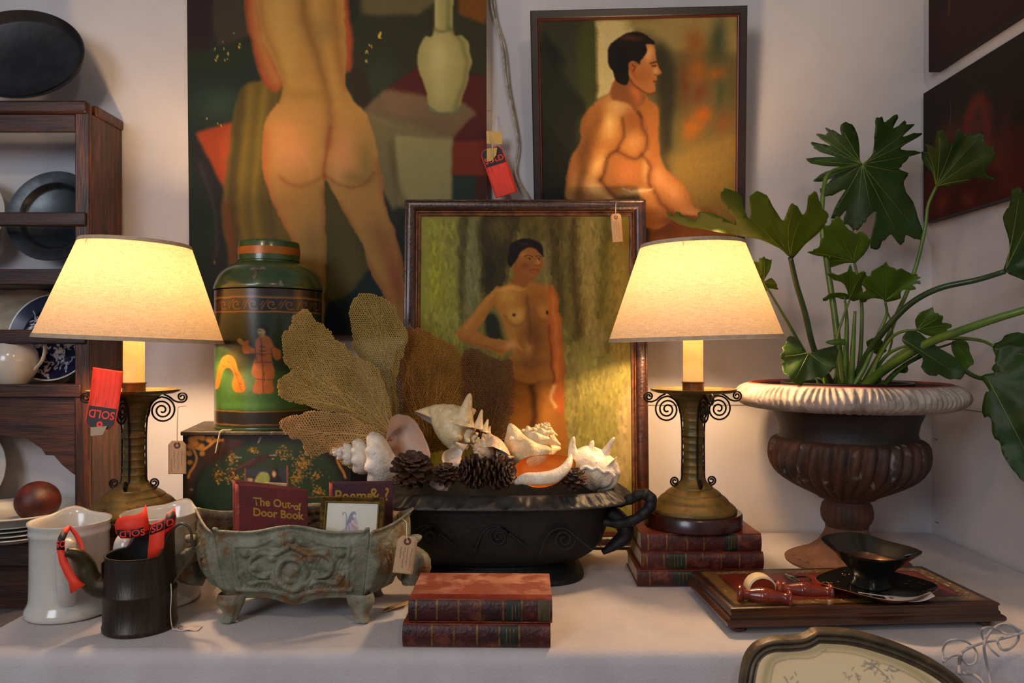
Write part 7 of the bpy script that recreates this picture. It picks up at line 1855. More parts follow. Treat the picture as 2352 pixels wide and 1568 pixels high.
def leaf(outline, base, D0, gx, gy, m, seed, cup=0.0, wave=0.010, smooth=3, fold=None, tips=None, cx=None):
    out = [(p.x, p.y) for p in crom([(a, b, 0) for a, b in outline], smooth, True)] if smooth > 1 else outline
    bx_, by = base; j_ = []
    for k, (x, y) in enumerate(out):      # slightly scalloped margin
        d = math.hypot(x - bx_, y - by); s_ = (2.2 * math.sin(k * 1.9 + seed) + 1.4 * math.sin(k * 3.1)) * min(1, d / 60)
        j_.append((x + (x - bx_) / max(d, 1) * s_, y + (y - by) / max(d, 1) * s_))
    out = j_
    xs = [p[0] for p in out]; ys = [p[1] for p in out]
    far = max(math.hypot(x - bx_, y - by) for x, y in out); st = max(5.0, far / 26)
    pts = [Vector(p) for p in out]; n = len(pts)
    y = min(ys)
    rs = random.Random(seed)
    mc = (sum(xs) / n, sum(ys) / n)
    while y < max(ys):
        x = min(xs)
        while x < max(xs):
            q = (x + rs.uniform(-.2, .2) * st, y + rs.uniform(-.2, .2) * st)
            if in_poly(q[0], q[1], out): pts.append(Vector(q))
            x += st
        y += st
    r = delaunay_2d_cdt(pts, [(i, (i + 1) % n) for i in range(n)], [], 1, 1e-4)
    V2, FF = r[0], r[2]
    ax = Vector((mc[0] - bx_, mc[1] - by)); ax = ax.normalized() if ax.length > 1 else Vector((0, 1))
    def D(x, y):
        u = (x - bx_) * ax.x + (y - by) * ax.y; v = (x - bx_) * -ax.y + (y - by) * ax.x
        rr = math.hypot(x - bx_, y - by) / far; an = math.atan2(y - by, x - bx_)
        return D0 + gx * (x - bx_) + gy * (y - by) + cup * abs(v) / far * 0.10 + wave * rr * math.sin(an * 7 + seed) + 0.012 * rr * mnoise.noise(Vector((x * 0.02, y * 0.02, seed)))
    g = G(); g.add([W(v.x, v.y, D(v.x, v.y)) for v in V2], [tuple(f) for f in FF])
    lf = g.obj('leaf', m, pl, ang=180, solid=0.0009)
    # veins to the lobe tips
    K = len(outline); tp = []
    ds = [math.hypot(x - bx_, y - by) for x, y in outline]
    for i in range(K):
        if ds[i] >= ds[i - 1] and ds[i] >= ds[(i + 1) % K] and ds[i] > 0.35 * far: tp.append(outline[i])
    g = G()
    for (x, y) in tp:
        P = []
        for k in range(13):
            f = k / 12 * 0.86; X = bx_ + (x - bx_) * f; Y = by + (y - by) * f
            bend = math.sin(PI * f) * 0.10; X2 = X + (mc[0] - (bx_ + x) / 2) * bend; Y2 = Y + (mc[1] - (by + y) / 2) * bend
            if not in_poly(X2, Y2, out) and k > 1: break
            P.append(W(X2, Y2, D(X2, Y2) - 0.0012))
        if len(P) > 2: g.tube(P, [0.0011 * (1 - 0.8 * k / len(P)) for k in range(len(P))], 5)
    if g.v:
        vv = g.obj('vein', m_vein, lf, ang=180, kind='stuff')
        vv.name = 'vein_net'; vv.data.name = 'vein_net'
    return lf
leaf(C1([(690, 362), (680, 330), (676, 250), (662, 190), (625, 142), (575, 158), (582, 205), (540, 182), (497, 172), (512, 202), (452, 202), (474, 230), (524, 264), (430, 244), (432, 268), (470, 298), (545, 322), (440, 326), (395, 337), (430, 360), (500, 372), (585, 378), (500, 402), (436, 446), (470, 456), (530, 440), (500, 474), (465, 500), (500, 534), (555, 518), (606, 494), (565, 560), (530, 642), (560, 650), (612, 606), (592, 660), (630, 694), (655, 716), (690, 690), (722, 648), (766, 608), (752, 690), (736, 800), (775, 812), (812, 760), (850, 738), (880, 778), (908, 787), (925, 740), (985, 762), (1017, 757), (1005, 690), (960, 560), (915, 490), (925, 432), (938, 412), (890, 386), (920, 352), (945, 322), (1010, 300), (935, 288), (895, 276), (1012, 203), (960, 200), (905, 216), (968, 155), (925, 150), (920, 128), (885, 158), (858, 168), (886, 103), (850, 110), (815, 140), (795, 113), (765, 120), (762, 160), (756, 240), (750, 300), (722, 338)]),
     (1980, 377), 1.80, 0.0, 0.00012, m_leaf, 1, cup=0.3)
leaf(C1([(1085, 482), (1062, 410), (1016, 350), (1008, 300), (1042, 294), (1022, 254), (1075, 274), (1080, 230), (1100, 183), (1130, 195), (1150, 240), (1175, 256), (1186, 215), (1200, 180), (1245, 202), (1290, 205), (1330, 198), (1345, 250), (1395, 290), (1385, 340), (1340, 402), (1398, 446), (1290, 432), (1260, 450), (1160, 478), (1110, 477)]),
     (2150, 428), 1.705, -0.00055, 0.0004, m_leaf, 2, cup=-0.4)
leaf([(1815, 592), (1790, 570), (1745, 550), (1690, 540), (1620, 527), (1575, 519), (1545, 506), (1529, 486), (1550, 494), (1556, 485), (1575, 498), (1600, 503), (1608, 486), (1640, 492), (1672, 506), (1692, 516), (1680, 490), (1657, 462), (1660, 436), (1680, 436), (1702, 450), (1708, 478), (1722, 502), (1723, 452), (1740, 440), (1762, 450), (1780, 482), (1800, 506), (1812, 475), (1826, 468), (1843, 492), (1853, 480), (1857, 450), (1876, 442), (1885, 470), (1902, 492), (1898, 510), (1880, 535), (1850, 560), (1828, 586)],
     (1815, 590), 1.60, 0.0002, 0.0013, m_leafy, 3, wave=0.02)
leaf(C1([(85, 885), (140, 880), (150, 860), (175, 855), (190, 866), (212, 870), (205, 920), (180, 962), (176, 984), (215, 965), (246, 1015), (238, 1026), (195, 1020), (175, 1052), (148, 1030), (130, 1000), (100, 930)]), (1755, 648), 1.66, 0, 0.0006, m_leafy, 4)
leaf(C1([(652, 884), (600, 886), (520, 910), (500, 884), (525, 852), (470, 850), (405, 830), (440, 815), (468, 790), (490, 720), (480, 692), (520, 682), (540, 650), (575, 643), (600, 680), (640, 722), (700, 724), (737, 770), (710, 830), (670, 872)]), (1961, 602), 1.74, 0, 0.0006, m_leafy, 5)
leaf(C1([(628, 1078), (600, 1000), (540, 972), (503, 938), (560, 946), (605, 936), (632, 895), (650, 940), (700, 930), (720, 960), (690, 1010), (700, 1060), (660, 1085)]), (1952, 685), 1.70, 0, 0.0008, m_leafy, 6)
leaf(C1([(815, 1092), (800, 1078), (740, 1072), (700, 1094), (673, 1062), (712, 1030), (690, 990), (720, 960), (760, 920), (820, 884), (842, 908), (900, 918), (960, 942), (1004, 960), (985, 975), (1006, 995), (965, 1000), (975, 1026), (905, 1030), (895, 1072), (850, 1086)]), (2033, 690), 1.66, 0, 0.0008, m_leafy, 7)
leaf(C1([(410, 1364), (380, 1340), (345, 1290), (312, 1272), (278, 1320), (270, 1356), (258, 1382), (275, 1402), (264, 1424), (282, 1470), (330, 1520), (370, 1532), (400, 1508), (480, 1490), (540, 1450), (558, 1395), (560, 1328), (520, 1330), (460, 1346)]), (1858, 810), 1.60, 0, -0.0003, m_leaf, 8, wave=0.006)
leaf(C1([(985, 1240), (973, 1190), (1000, 1150), (1062, 1122), (1080, 1150), (1118, 1164), (1120, 1200), (1168, 1210), (1150, 1236), (1110, 1268), (1050, 1272), (1000, 1252)]), (2106, 758), 1.62, 0, 0.0004, m_leafy, 9, wave=0.006)
leaf(C1([(905, 1282), (940, 1245), (1000, 1258), (1090, 1330), (1180, 1382), (1232, 1450), (1226, 1492), (1160, 1502), (1100, 1478), (1050, 1482), (1008, 1440), (1012, 1385), (960, 1345), (915, 1312)]), (2072, 778), 1.57, 0, -0.0003, m_leaf, 10, wave=0.008)
leaf(C1([(1170, 1300), (1245, 1298), (1262, 1350), (1282, 1420), (1230, 1446), (1195, 1400), (1170, 1350)]), (2190, 785), 1.58, 0, 0, m_leafy, 11, wave=0.006)
leaf(C1([(1450, 930), (1455, 880), (1476, 800), (1452, 700), (1438, 640), (1462, 600), (1480, 560), (1484, 500), (1530, 488), (1555, 540), (1640, 540), (1700, 620), (1720, 760), (1680, 900), (1620, 990), (1540, 972)]), (2310, 620), 1.50, -0.0006, 0.0001, m_leaf, 12, cup=0.5)
leaf([(2254, 864), (2290, 852), (2285, 825), (2300, 795), (2345, 790), (2400, 800), (2450, 880), (2460, 980), (2440, 1080), (2400, 1130), (2352, 1106), (2328, 1080), (2304, 1046), (2296, 1015), (2280, 1000), (2276, 962), (2256, 950), (2262, 905), (2272, 896)], (2270, 872), 1.49, -0.0005, -0.0001, m_leaf, 13, cup=0.3)
leaf([(2278, 846), (2292, 830), (2284, 812), (2280, 792), (2300, 782), (2312, 768), (2352, 764), (2420, 775), (2430, 830), (2360, 870), (2300, 868)], (2280, 800), 1.51, -0.0006, 0, m_leaf, 14)
leaf(C1([(485, 1075), (530, 1045), (600, 1045), (640, 1070), (600, 1078), (540, 1066), (500, 1086)]), (1945, 682), 1.72, 0, 0.001, m_leafy, 15, wave=0.003)
leaf(C1([(715, 1300), (770, 1280), (800, 1300), (820, 1350), (780, 1372), (730, 1340)]), (2010, 800), 1.73, 0, 0.001, m_leafy, 16, wave=0.003)
leaf(C1([(495, 1305), (540, 1290), (600, 1290), (600, 1320), (530, 1318)]), (1930, 785), 1.66, 0, 0.0, m_leafy, 17, wave=0.003)
leaf(C1([(880, 1440), (925, 1420), (935, 1462), (900, 1468), (860, 1462)]), (2070, 840), 1.66, 0, 0.0, m_leafy, 18, wave=0.003)
# stalks: points in the picture of the plant with a distance each
def stalk(pts, d0, d1, r0, r1, m, groove=False):
    C = C1(pts); n = len(C)
    P = crom([W(x, y, d0 + (d1 - d0) * i / (n - 1)) for i, (x, y) in enumerate(C)], 6); k = len(P)
    g = G(); g.tube(P, [r0 + (r1 - r0) * (i / (k - 1)) for i in range(k)], 12); g.obj('leaf_stalk', m, pl, ang=180)
stalk([(690, 362), (610, 378), (540, 396), (500, 440), (482, 560), (480, 700), (508, 900), (545, 1150), (575, 1400), (585, 1530)], 1.80, 1.715, 0.0028, 0.0085, m_stem)
stalk([(1085, 482), (1042, 580), (1026, 700), (985, 880), (930, 1040), (880, 1150), (820, 1300), (740, 1450), (690, 1540)], 1.705, 1.72, 0.0032, 0.0060, m_stem)
stalk([(312, 855), (345, 1000), (390, 1150), (436, 1340), (500, 1470), (540, 1540)], 1.60, 1.69, 0.0052, 0.0075, m_stemd)
stalk([(172, 990), (250, 1120), (310, 1220), (360, 1310), (430, 1430), (520, 1540)], 1.66, 1.70, 0.0022, 0.0048, m_stem)
stalk([(652, 884), (668, 960), (690, 1100), (690, 1250), (680, 1400), (660, 1540)], 1.74, 1.74, 0.0026, 0.0055, m_stem)
stalk([(628, 1078), (590, 1180), (560, 1280), (550, 1400), (570, 1540)], 1.70, 1.69, 0.002, 0.0045, m_stem)
stalk([(815, 1090), (822, 1160), (780, 1260), (740, 1360), (700, 1450), (640, 1545)], 1.66, 1.70, 0.0024, 0.0062, m_stem)
stalk([(1450, 930), (1300, 975), (1100, 1020), (950, 1100), (820, 1230), (720, 1370), (630, 1545)], 1.50, 1.73, 0.0052, 0.0078, m_stemd)
stalk([(1640, 1110), (1400, 1180), (1200, 1250), (1050, 1305), (900, 1390), (790, 1465), (700, 1545)], 1.42, 1.70, 0.0068, 0.0115, m_stem)
stalk([(1390, 1325), (1320, 1296), (1200, 1284), (1050, 1292), (960, 1330), (850, 1400), (740, 1545)], 1.50, 1.69, 0.0028, 0.0058, m_stem)
stalk([(1360, 1500), (1300, 1490), (1232, 1452), (1100, 1350), (1000, 1380), (900, 1440), (800, 1545)], 1.50, 1.71, 0.0046, 0.0045, m_stemd)
stalk([(985, 1240), (900, 1250), (840, 1290), (780, 1390), (700, 1545)], 1.62, 1.70, 0.0026, 0.0045, m_stem)
stalk([(1200, 1300), (1080, 1335), (980, 1320), (880, 1340), (800, 1400), (720, 1545)], 1.58, 1.72, 0.002, 0.004, m_stem)
stalk([(655, 1140), (648, 1260), (640, 1400), (632, 1545)], 1.69, 1.70, 0.003, 0.0075, m_stem)
stalk([(600, 1060), (612, 1200), (606, 1380), (606, 1545)], 1.71, 1.72, 0.002, 0.0085, m_stem)
stalk([(820, 1130), (850, 1210), (850, 1300), (830, 1370)], 1.67, 1.69, 0.0018, 0.0025, m_stem)
stalk([(1000, 1370), (920, 1430), (850, 1490), (800, 1545)], 1.60, 1.68, 0.003, 0.0045, m_stem)
for k, (x, h, dx) in enumerate(((500, 1450, -20), (525, 1480, -6), (545, 1440, 10), (470, 1490, -26), (770, 1400, 60), (800, 1450, 70), (730, 1420, 40))):
    stalk([(x + dx, h), (x + dx * 0.4, (h + 1545) / 2), (x, 1548)], 1.68, 1.69, 0.0012, 0.0050, m_stem)

# ================================================================== LAP DESK AND WHAT LIES ON IT
wd_t = thing('writing_slope', 'low dark wooden lap desk with worn gilt and red top on bun feet', 'box', (0.6, 1.4, TZ))
q0 = Vector((0.373, 1.288, 0)); ux = (Vector((0.835, 1.318, 0)) - q0); Ld = ux.length; ux.normalize(); uy = Vector((-ux.y, ux.x, 0)); Wd = 0.212
Md = Matrix(((ux.x, uy.x, 0, q0.x), (ux.y, uy.y, 0, q0.y), (0, 0, 1, TZ + 0.0012), (0, 0, 0, 1)))
m_desk = mat('dark_polished_wood', (52, 27, 15), (82, 42, 18), rough=0.3, scale=10, stretch=(0.6, 6, 6), lo=0.4, hi=0.65, coat=0.35, bump=0.1)
def molding(prof, name, m):
    g = G(); vs = []
    for (o, z) in prof:
        for (x, y) in ((-o, -o), (Ld + o, -o), (Ld + o, Wd + o), (-o, Wd + o)): vs.append(Md @ Vector((x, y, z)))
    n = len(prof); g.add(vs, [(k * 4 + c, k * 4 + (c + 1) % 4, (k + 1) * 4 + (c + 1) % 4, (k + 1) * 4 + c) for k in range(n - 1) for c in range(4)] + [(3, 2, 1, 0), tuple((n - 1) * 4 + c for c in range(4))])
    return g.obj(name, m, wd_t, ang=28)
molding([(0.004, 0.0125), (0.010, 0.0125), (0.0125, 0.015), (0.0125, 0.020), (0.010, 0.0225), (0.0065, 0.0245), (0.006, 0.028), (0.004, 0.030), (0.0035, 0.037), (0.0055, 0.0385), (0.005, 0.042), (0.002, 0.0435)], 'moulded_case', m_desk)
for x in (0.012, Ld - 0.012):
    for y in (0.012, Wd - 0.012):
        g = G(); g.lathe([(0.001, 0.0), (0.009, 0.0), (0.0125, 0.003), (0.0125, 0.007), (0.009, 0.010), (0.007, 0.0127), (0.001, 0.0127)], 28, M=Md @ Matrix.Translation((x, y, 0))); g.obj('bun_foot', m_desk, wd_t)
p = Paint(0, 0, Ld * 1000, Wd * 1000, 1.3, (30, 20, 12), seed=101, wob=1.2)
LL_, WW = Ld * 1000, Wd * 1000
p.poly([(8, 8), (LL_ - 8, 8), (LL_ - 8, WW - 8), (8, WW - 8)], (104, 82, 40), 1.5, False)
p.poly([(32, 26), (LL_ - 30, 26), (LL_ - 30, WW - 28), (32, WW - 28)], (70, 30, 16), 1.5, False)
rd = p.poly([(40, 34), (LL_ - 38, 34), (LL_ - 38, WW - 36), (40, WW - 36)], (112, 30, 14), 3, False)
p.rough(60, 26, 50, 5, (70, 40, 20))
rs = random.Random(77)
for k in range(150):
    s = rs.choice((0, 1, 2, 3)); u = rs.random()
    x, y = ((rs.uniform(20, LL_ - 20), rs.gauss(20, 6)), (rs.uniform(20, LL_ - 20), rs.gauss(WW - 20, 5)), (rs.gauss(22, 5), rs.uniform(20, WW - 20)), (rs.gauss(LL_ - 24, 8), rs.uniform(20, WW - 20)))[s]
    if s in (2,) and rs.random() < 0.8: continue
    p.line([(x, y), (x + rs.uniform(-3, 4), y + rs.uniform(-2, 2))], rs.uniform(1.0, 2.2), (214, 208, 196), 0.9, 0.5)
p.rough(20, 60, 90, 6)
a = Md @ Vector((0.001, Wd - 0.001, 0.0440)); b = Md @ Vector((Ld - 0.001, Wd - 0.001, 0.0440)); c = Md @ Vector((0.001, 0.001, 0.0440))
p.surface('decorated_top', flat_map(p.r, a, b - a, c - a), paint_mat('lacquered_top', rough=0.3, bump=0.3, bscale=200, coat=0.3), wd_t, (1.1, 1.05, 1.0), label='worn gilt border round a dark red panel with white flecks')
ZT = TZ + 0.0012 + 0.0442
m_turn = mat('red_turned_wood', (134, 50, 26), (104, 36, 20), rough=0.24, scale=20, coat=0.5)
def turned(a, b, r, label, name='turned_grip_tool'):
    a = Vector(a); b = Vector(b); L = (b - a).length; q = Vector((0, 0, 1)).rotation_difference((b - a).normalized()).to_matrix().to_4x4()
    prof = [(0.001, 0), (0.6, 0.0), (0.95, 0.02), (1.0, 0.05), (0.94, 0.085), (0.66, 0.11), (0.60, 0.16), (0.66, 0.25), (0.84, 0.36), (0.92, 0.42), (0.88, 0.425), (0.93, 0.44), (0.94, 0.50), (0.93, 0.56), (0.88, 0.575), (0.92, 0.58), (0.84, 0.65), (0.66, 0.76), (0.58, 0.85), (0.64, 0.90), (0.92, 0.93), (1.0, 0.955), (0.95, 0.985), (0.6, 1.0), (0.001, 1.0)]
    g = G(); g.lathe([(x * r, z * L) for x, z in prof], 32, M=Matrix.Translation(a) @ q)
    return tag(g.obj(name, m_turn, ang=50), label, 'tool', 'turned wooden handles on the lap desk')
turned(W(1693, 1362, 1.325) * 1 + Vector((0, 0, 0)), W(1818, 1376, 1.308), 0.0152, 'front turned red wooden handle at the left corner of the lap desk')
turned(W(1782, 1352, 1.365), W(1913, 1360, 1.352), 0.0150, 'second turned red wooden handle lying behind the front one')
# ivory banded half-round rocker
t = thing('rocker_blotter', 'half-round wooden rocker with an ivory band behind the wooden handles', 'rocker', W(1747, 1352, 1.375))
cR = Vector((W(1748, 1352, 1.375).x, 1.375, ZT + 0.0035)); 
g = G(); n = 24; Rr = 0.0265
def arcpt(a, r, y): return cR + Vector((r * math.cos(a), y, r * math.sin(a) * 0.92))
pts = [arcpt(PI * k / n, Rr * 0.86, -0.008) for k in range(n + 1)]; g.prism(pts, (0, 0.024, 0)); g.obj('wooden_core', m_turn, t, smooth=False)
g = G(); vs = []
for k in range(n + 1):
    a = PI * k / n
    vs += [arcpt(a, Rr * 0.72 if False else Rr * 0.87, -0.011), arcpt(a, Rr, -0.009), arcpt(a, Rr, 0.018), arcpt(a, Rr * 0.87, 0.018)]
g.add(vs, [(4 * k + c, 4 * k + (c + 1) % 4, 4 * k + 4 + (c + 1) % 4, 4 * k + 4 + c) for k in range(n) for c in range(4)] + [(0, 1, 2, 3), (4 * n + 3, 4 * n + 2, 4 * n + 1, 4 * n)])
g.obj('ivory_band', mat('ivory', (226, 204, 160), (214, 190, 144), rough=0.4, scale=20), t, ang=30)
m_steel = mat('dull_steel', (112, 104, 96), (70, 64, 60), rough=0.35, metal=0.8, scale=50)
m_dst = mat('black_steel', (44, 38, 34), (30, 26, 24), rough=0.4, metal=0.6, scale=50)
def lay(x, y, h=0.006):  # a point on the desk top under picture position
    z = ZT + h; D = (EYE - z) * F / (y - 800); return Vector(((x - 1176) * D / F, D, z))
t = thing('corkscrew', 'steel folding corkscrew lying behind the second wooden handle', 'corkscrew', lay(1815, 1345))
g = G(); g.tube([lay(1803, 1322), lay(1838, 1340)], [0.004, 0.003], 8, flat=0.5); g.tube([lay(1803, 1318, .009), lay(1820, 1325), lay(1838, 1336)], 0.0022, 8); g.obj('hinged_arm', m_steel, t)
g = G(); g.lathe([(0.001, -0.006), (0.006, -0.005), (0.0075, 0), (0.006, 0.005), (0.001, 0.006)], 20, M=Matrix.Translation(lay(1803, 1345, .008)) @ Matrix.Rotation(R(80), 4, 'Y')); g.tube([lay(1805, 1345, .008), lay(1836, 1338, .007)], 0.004, 10); g.obj('steel_body', m_steel, t)
g = G(); g.tube(crom([lay(1770, 1333), lay(1785, 1337), lay(1796, 1342)], 4), [0.0028] * 9, 8); g.obj('dark_tip', m_dst, t)
t = thing('pocket_knife', 'curved black steel tool lying at the back of the lap desk', 'tool', lay(1840, 1322))
g = G(); P = crom([lay(1806, 1320, .007), lay(1830, 1324, .007), lay(1852, 1324, .007), lay(1862, 1332, .006)], 6); g.tube(P, [0.0042 * (1 - 0.6 * k / len(P)) for k in range(len(P))], 10, flat=0.6); g.obj('blade', m_dst, t)
# square tole tray
TRC = Vector((0.655, 1.372, ZT + 0.001)); m_tole0 = mat('black_tole_gilt', (22, 24, 20), (28, 26, 22), rough=0.28, scale=14, coat=0.4, c3=(150, 104, 34), s3=34, lo3=0.64, hi3=0.67)
m_tolep = mat('plain_black_tole', (22, 24, 21), (28, 27, 24), rough=0.22, scale=8, coat=0.5)
def sq(a, r, e=4.2): return sup(a, r, r, e)
t = thing('tole_tray', 'black square tole tray with gilt flowers lying on the lap desk', 'tray', TRC)
Mt = Matrix.Translation(TRC) @ Matrix.Rotation(R(38), 4, 'Z')
def sqsurf(secs, M, n=96, e=4.2, wob=None):
    g = G(); vs = []
    for i, (r, z) in enumerate(secs):
        for j in range(n):
            a = 2 * PI * j / n; p = sq(a, r, e); zz = z + (wob(a, r) if wob else 0); vs.append(M @ Vector((p.x, p.y, zz)))
    g.add(vs, [(i * n + j, i * n + (j + 1) % n, (i + 1) * n + (j + 1) % n, (i + 1) * n + j) for i in range(len(secs) - 1) for j in range(n)])
    return g
sqsurf([(0.002, 0.001), (0.060, 0.001), (0.066, 0.003), (0.082, 0.012), (0.088, 0.0150), (0.0885, 0.0142), (0.083, 0.0105), (0.067, 0.0015), (0.060, 0.0), (0.002, 0.0)], Mt, e=3.4).obj('tray_body', m_tolep, t, ang=60)
g = sqsurf([(0.0884, 0.0150), (0.0892, 0.0158), (0.0896, 0.0150), (0.0884, 0.0142)], Mt, e=3.4); g.obj('gilt_edge', mat('gilt_line', (160, 96, 40), rough=0.35, metal=0.4), t)
g = G(); rs = random.Random(55)
for k in range(56):
    a = rs.uniform(0, 2 * PI); r = rs.uniform(0.062, 0.080); p = sq(a, r, 3.4); zz = 0.0012 + max(0, (r - 0.064)) * 0.55 + 0.0012; L_ = rs.uniform(0.004, 0.011); wv = rs.uniform(0.0015, 0.0035); an = rs.uniform(0, 6.28)
    zz += 0.0008; q = Vector((p.x, p.y, zz)); d = Vector((math.cos(an), math.sin(an), 0)); s = Vector((-d.y, d.x, 0))
    g.add([Mt @ v for v in (q - d * L_ / 2, q + s * wv / 2, q + d * L_ / 2, q - s * wv / 2)], [(0, 1, 2, 3)])
g.obj('gilt_flowers', mat('tole_gilt', (206, 150, 60), (170, 116, 44), rough=0.4, metal=0.3, scale=80), t, kind='stuff')
# footed black scoop bowl
BC = Vector((W(2000, 1300, 1.395).x, 1.395, TRC.z + 0.002)); t = thing('footed_bowl', 'black flared metal bowl with a thin handle standing in the square tray', 'bowl', BC)
Mb = Matrix.Translation(BC) @ Matrix.Rotation(R(28), 4, 'Z')
wobf = lambda a, r: (0.012 * (max(0, math.cos(a - R(100)))) * (r / 0.075) ** 2 if r > 0.03 else 0)
sqsurf([(0.002, 0.0), (0.030, 0.0), (0.031, 0.003), (0.026, 0.012), (0.030, 0.024), (0.040, 0.036), (0.050, 0.045), (0.062, 0.057), (0.074, 0.067), (0.0745, 0.0685), (0.061, 0.060), (0.048, 0.049), (0.043, 0.046)], Mb, e=3.0, wob=wobf).obj('bowl_body', m_tolep, t, ang=60)
sqsurf([(0.0435, 0.0465), (0.040, 0.040), (0.028, 0.030), (0.002, 0.028)], Mb, e=2.6, wob=wobf).obj('bowl_well', mat('brown_bowl_inside', (96, 62, 38), (70, 44, 28), rough=0.3, metal=0.4, scale=20), t, ang=60)
g = G(); g.tube(crom([W(2078, 1276, 1.385), W(2096, 1272, 1.38), W(2118, 1266, 1.375)], 5), [0.003 * (1 - 0.5 * k / 10) for k in range(11)], 8); g.obj('handle', m_tolep, t)
# white tag in the tray
cvt = [TRC + Vector((x, y, z)) for x, y, z in ((-0.010, -0.055, 0.005), (0.006, -0.062, 0.0062), (0.024, -0.067, 0.006), (0.045, -0.069, 0.0085), (0.066, -0.066, 0.0155))]
price_tag('white string tag lying in the square tole tray', (0, 0, 0), (1, 0, 0), (0.12, 1, 0.1), 0.0205, 0.078, [TRC + Vector((-0.045, -0.030, 0.006)), TRC + Vector((-0.025, -0.045, 0.007)), TRC + Vector((-0.006, -0.056, 0.007))], curve=crom(cvt, 4), m=mat('white_card', (214, 196, 184), rough=0.7))

# ================================================================== ORNATE PAINTED PANEL IN FRONT OF THE TABLE
pt = thing('painted_tray', 'curved cream tray with flowers and a grey gilt moulded edge, leaning at the table front', 'tray', (0.5, 1.15, 0.0))
def PD(y): return 1.168 - (y - 1445) * 0.00022
OUT = [(1702, 1960), (1700, 1700), (1700, 1600), (1704, 1550), (1715, 1508), (1738, 1480), (1772, 1466), (1812, 1464), (1842, 1461), (1860, 1453), (1872, 1446), (1900, 1445), (1960, 1450), (2030, 1468), (2100, 1494), (2165, 1528), (2215, 1570), (2248, 1630), (2258, 1700), (2262, 1960)]
oc_ = crom([(a, b, 0) for a, b in OUT], 6)
mx_, my_ = 1950, 1800
def offs(P, d):
    out = []
    for i in range(len(P)):
        a = P[max(0, i - 2)]; b = P[min(len(P) - 1, i + 2)]; t_ = (b - a).normalized(); nrm_ = Vector((-t_.y, t_.x, 0))
        out.append(P[i] + nrm_ * d)
    return out
prof = [(0, 0.012), (0, -0.004), (1.5, -0.008), (5, -0.0095), (9, -0.008), (12, -0.0035), (15, -0.002), (19, -0.0045), (22, -0.0045), (25, 0.0), (29, 0.0012), (32, 0.0), (34, 0.0022)]
g = G(); vs = []; n = len(oc_)
for (d, h) in prof:
    for v in offs(oc_, d): vs.append(W(v.x, v.y, PD(v.y)) + Vector((0, h, 0)))
g.add(vs, [(k * n + i, k * n + i + 1, (k + 1) * n + i + 1, (k + 1) * n + i) for k in range(len(prof) - 1) for i in range(n - 1)])
g.obj('moulded_edge', mat('grey_gilt_moulding', (98, 84, 62), (72, 62, 48), rough=0.45, metal=0.25, scale=26, bump=0.3, bscale=90, c3=(150, 106, 56), s3=24, lo3=0.62, hi3=0.68), pt, ang=50)
inn = offs(oc_, 33)
p = Paint(1715, 1470, 2250, 1700, 2.0, (206, 184, 140), seed=111, wob=2)
p.line([(v.x, v.y) for v in offs(oc_, 40)], 16, (150, 136, 96), 0.8, 6, smooth=False)
p.line([(v.x, v.y) for v in offs(oc_, 52)], 2, (96, 84, 66), 0.7, 1.5, smooth=False)
p.poly([(1760, 1568), (1790, 1530), (1850, 1512), (1930, 1505), (2020, 1520), (2100, 1560), (2140, 1620), (1760, 1640)], (214, 190, 146), 16, True, 0.8)
rs = random.Random(9)
for cx, cy, n_ in ((2010, 1530, 16), (1960, 1552, 10), (2050, 1545, 12), (1810, 1560, 6)):
    for k in range(n_):
        a = rs.uniform(0, 6.28); x, y = cx + rs.gauss(0, 12), cy + rs.gauss(0, 8); p.line([(x, y), (x + 8 * math.cos(a), y + 8 * math.sin(a))], 2.4, rs.choice(((96, 100, 92), (120, 110, 120), (110, 110, 84))), 0.75, 1.2)
p.line([(1990, 1520), (2016, 1532), (2050, 1560)], 2, (96, 92, 76), 0.8, 1.2)
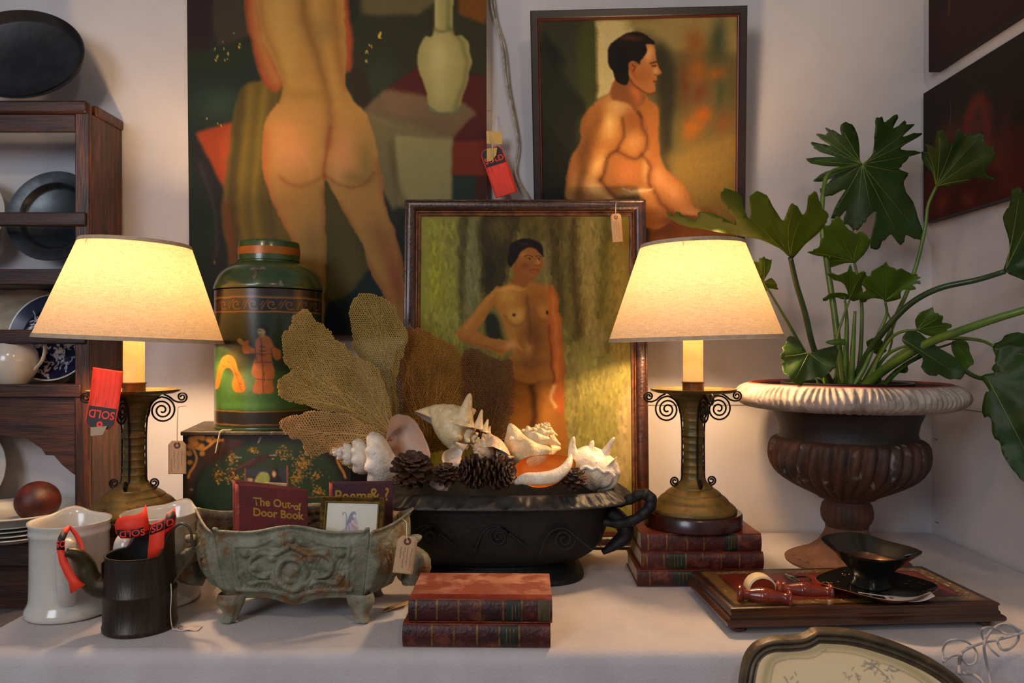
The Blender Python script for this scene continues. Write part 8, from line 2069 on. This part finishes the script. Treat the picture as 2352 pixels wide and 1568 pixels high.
# clip the painted panel to the inside outline
ip = [(v.x, v.y) for v in inn]; ipx = [a for a, b in ip]
def fnp(X, Y):
    # squeeze the grid into the outline: per column, the top edge follows the inner outline
    xs_ = np.array([a for a, b in ip[12:-12]]); ys_ = np.array([b for a, b in ip[12:-12]])
    o = np.argsort(xs_); top_ = np.interp(X, xs_[o], ys_[o])
    Yn = np.maximum(Y, np.minimum(top_, 1700))
    Dn = 1.168 - (Yn - 1445) * 0.00022
    return np.stack([(X - 1176) * Dn / F, Dn + 0.0026, EYE - (Yn - 800) * Dn / F], -1)
p.r = (min(ipx), 1470, max(ipx), 1700); p.X, p.Y = np.meshgrid(np.linspace(min(ipx) + 1, max(ipx) - 1, p.w), np.linspace(1470, 1960, p.h) if False else np.linspace(1470, 1700, p.h))
p.surface('painted_panel', fnp, paint_mat('painted_cream', rough=0.4, bump=0.1, coat=0.2), pt, (1.5, 1.42, 1.4))
# ---------- white cord bow at the right
def cc(pts, D=1.15): return [W(1600 + x / 3.128, 1180 + y / 3.128, D + 0.012 * math.sin(i * 1.7)) for i, (x, y) in enumerate(pts)]
g = G(); w_ = 0.0017
g.tube(crom(cc([(1772, 1062), (1768, 980), (1800, 920), (1870, 902), (1950, 925), (2008, 985), (2005, 1060), (1960, 1085), (1920, 1060), (1885, 1010)]), 8), w_, 7)
g.tube(crom(cc([(1775, 1062), (1830, 1020), (1890, 1005), (1940, 970), (2040, 930), (2150, 905), (2250, 880), (2352, 850), (2450, 820)]), 8), w_ * 1.3, 7)
g.tube(crom(cc([(2118, 1230), (2095, 1120), (2070, 1000), (2068, 930), (2100, 860), (2160, 805), (2230, 788), (2295, 825), (2312, 890), (2260, 960), (2200, 975), (2165, 930), (2165, 895)]), 8), w_ * 1.2, 7)
g.tube(crom(cc([(2240, 870), (2180, 840), (2110, 815), (2055, 825), (2048, 865), (2070, 915), (2120, 975), (2170, 1020)]), 8), w_, 7)
g.tube(crom(cc([(1890, 1150), (1888, 1080), (1892, 1030), (1905, 1005)]), 8), w_ * 1.6, 7)
g.tube(crom(cc([(1920, 1145), (1980, 1150), (2040, 1190), (2080, 1240)]), 8), w_ * 1.6, 7)
tag(g.obj('tied_cord', mat('white_cord', (176, 170, 168), rough=0.8), ang=180), 'loose white cord tied in loops in front of the table right end', 'cord')
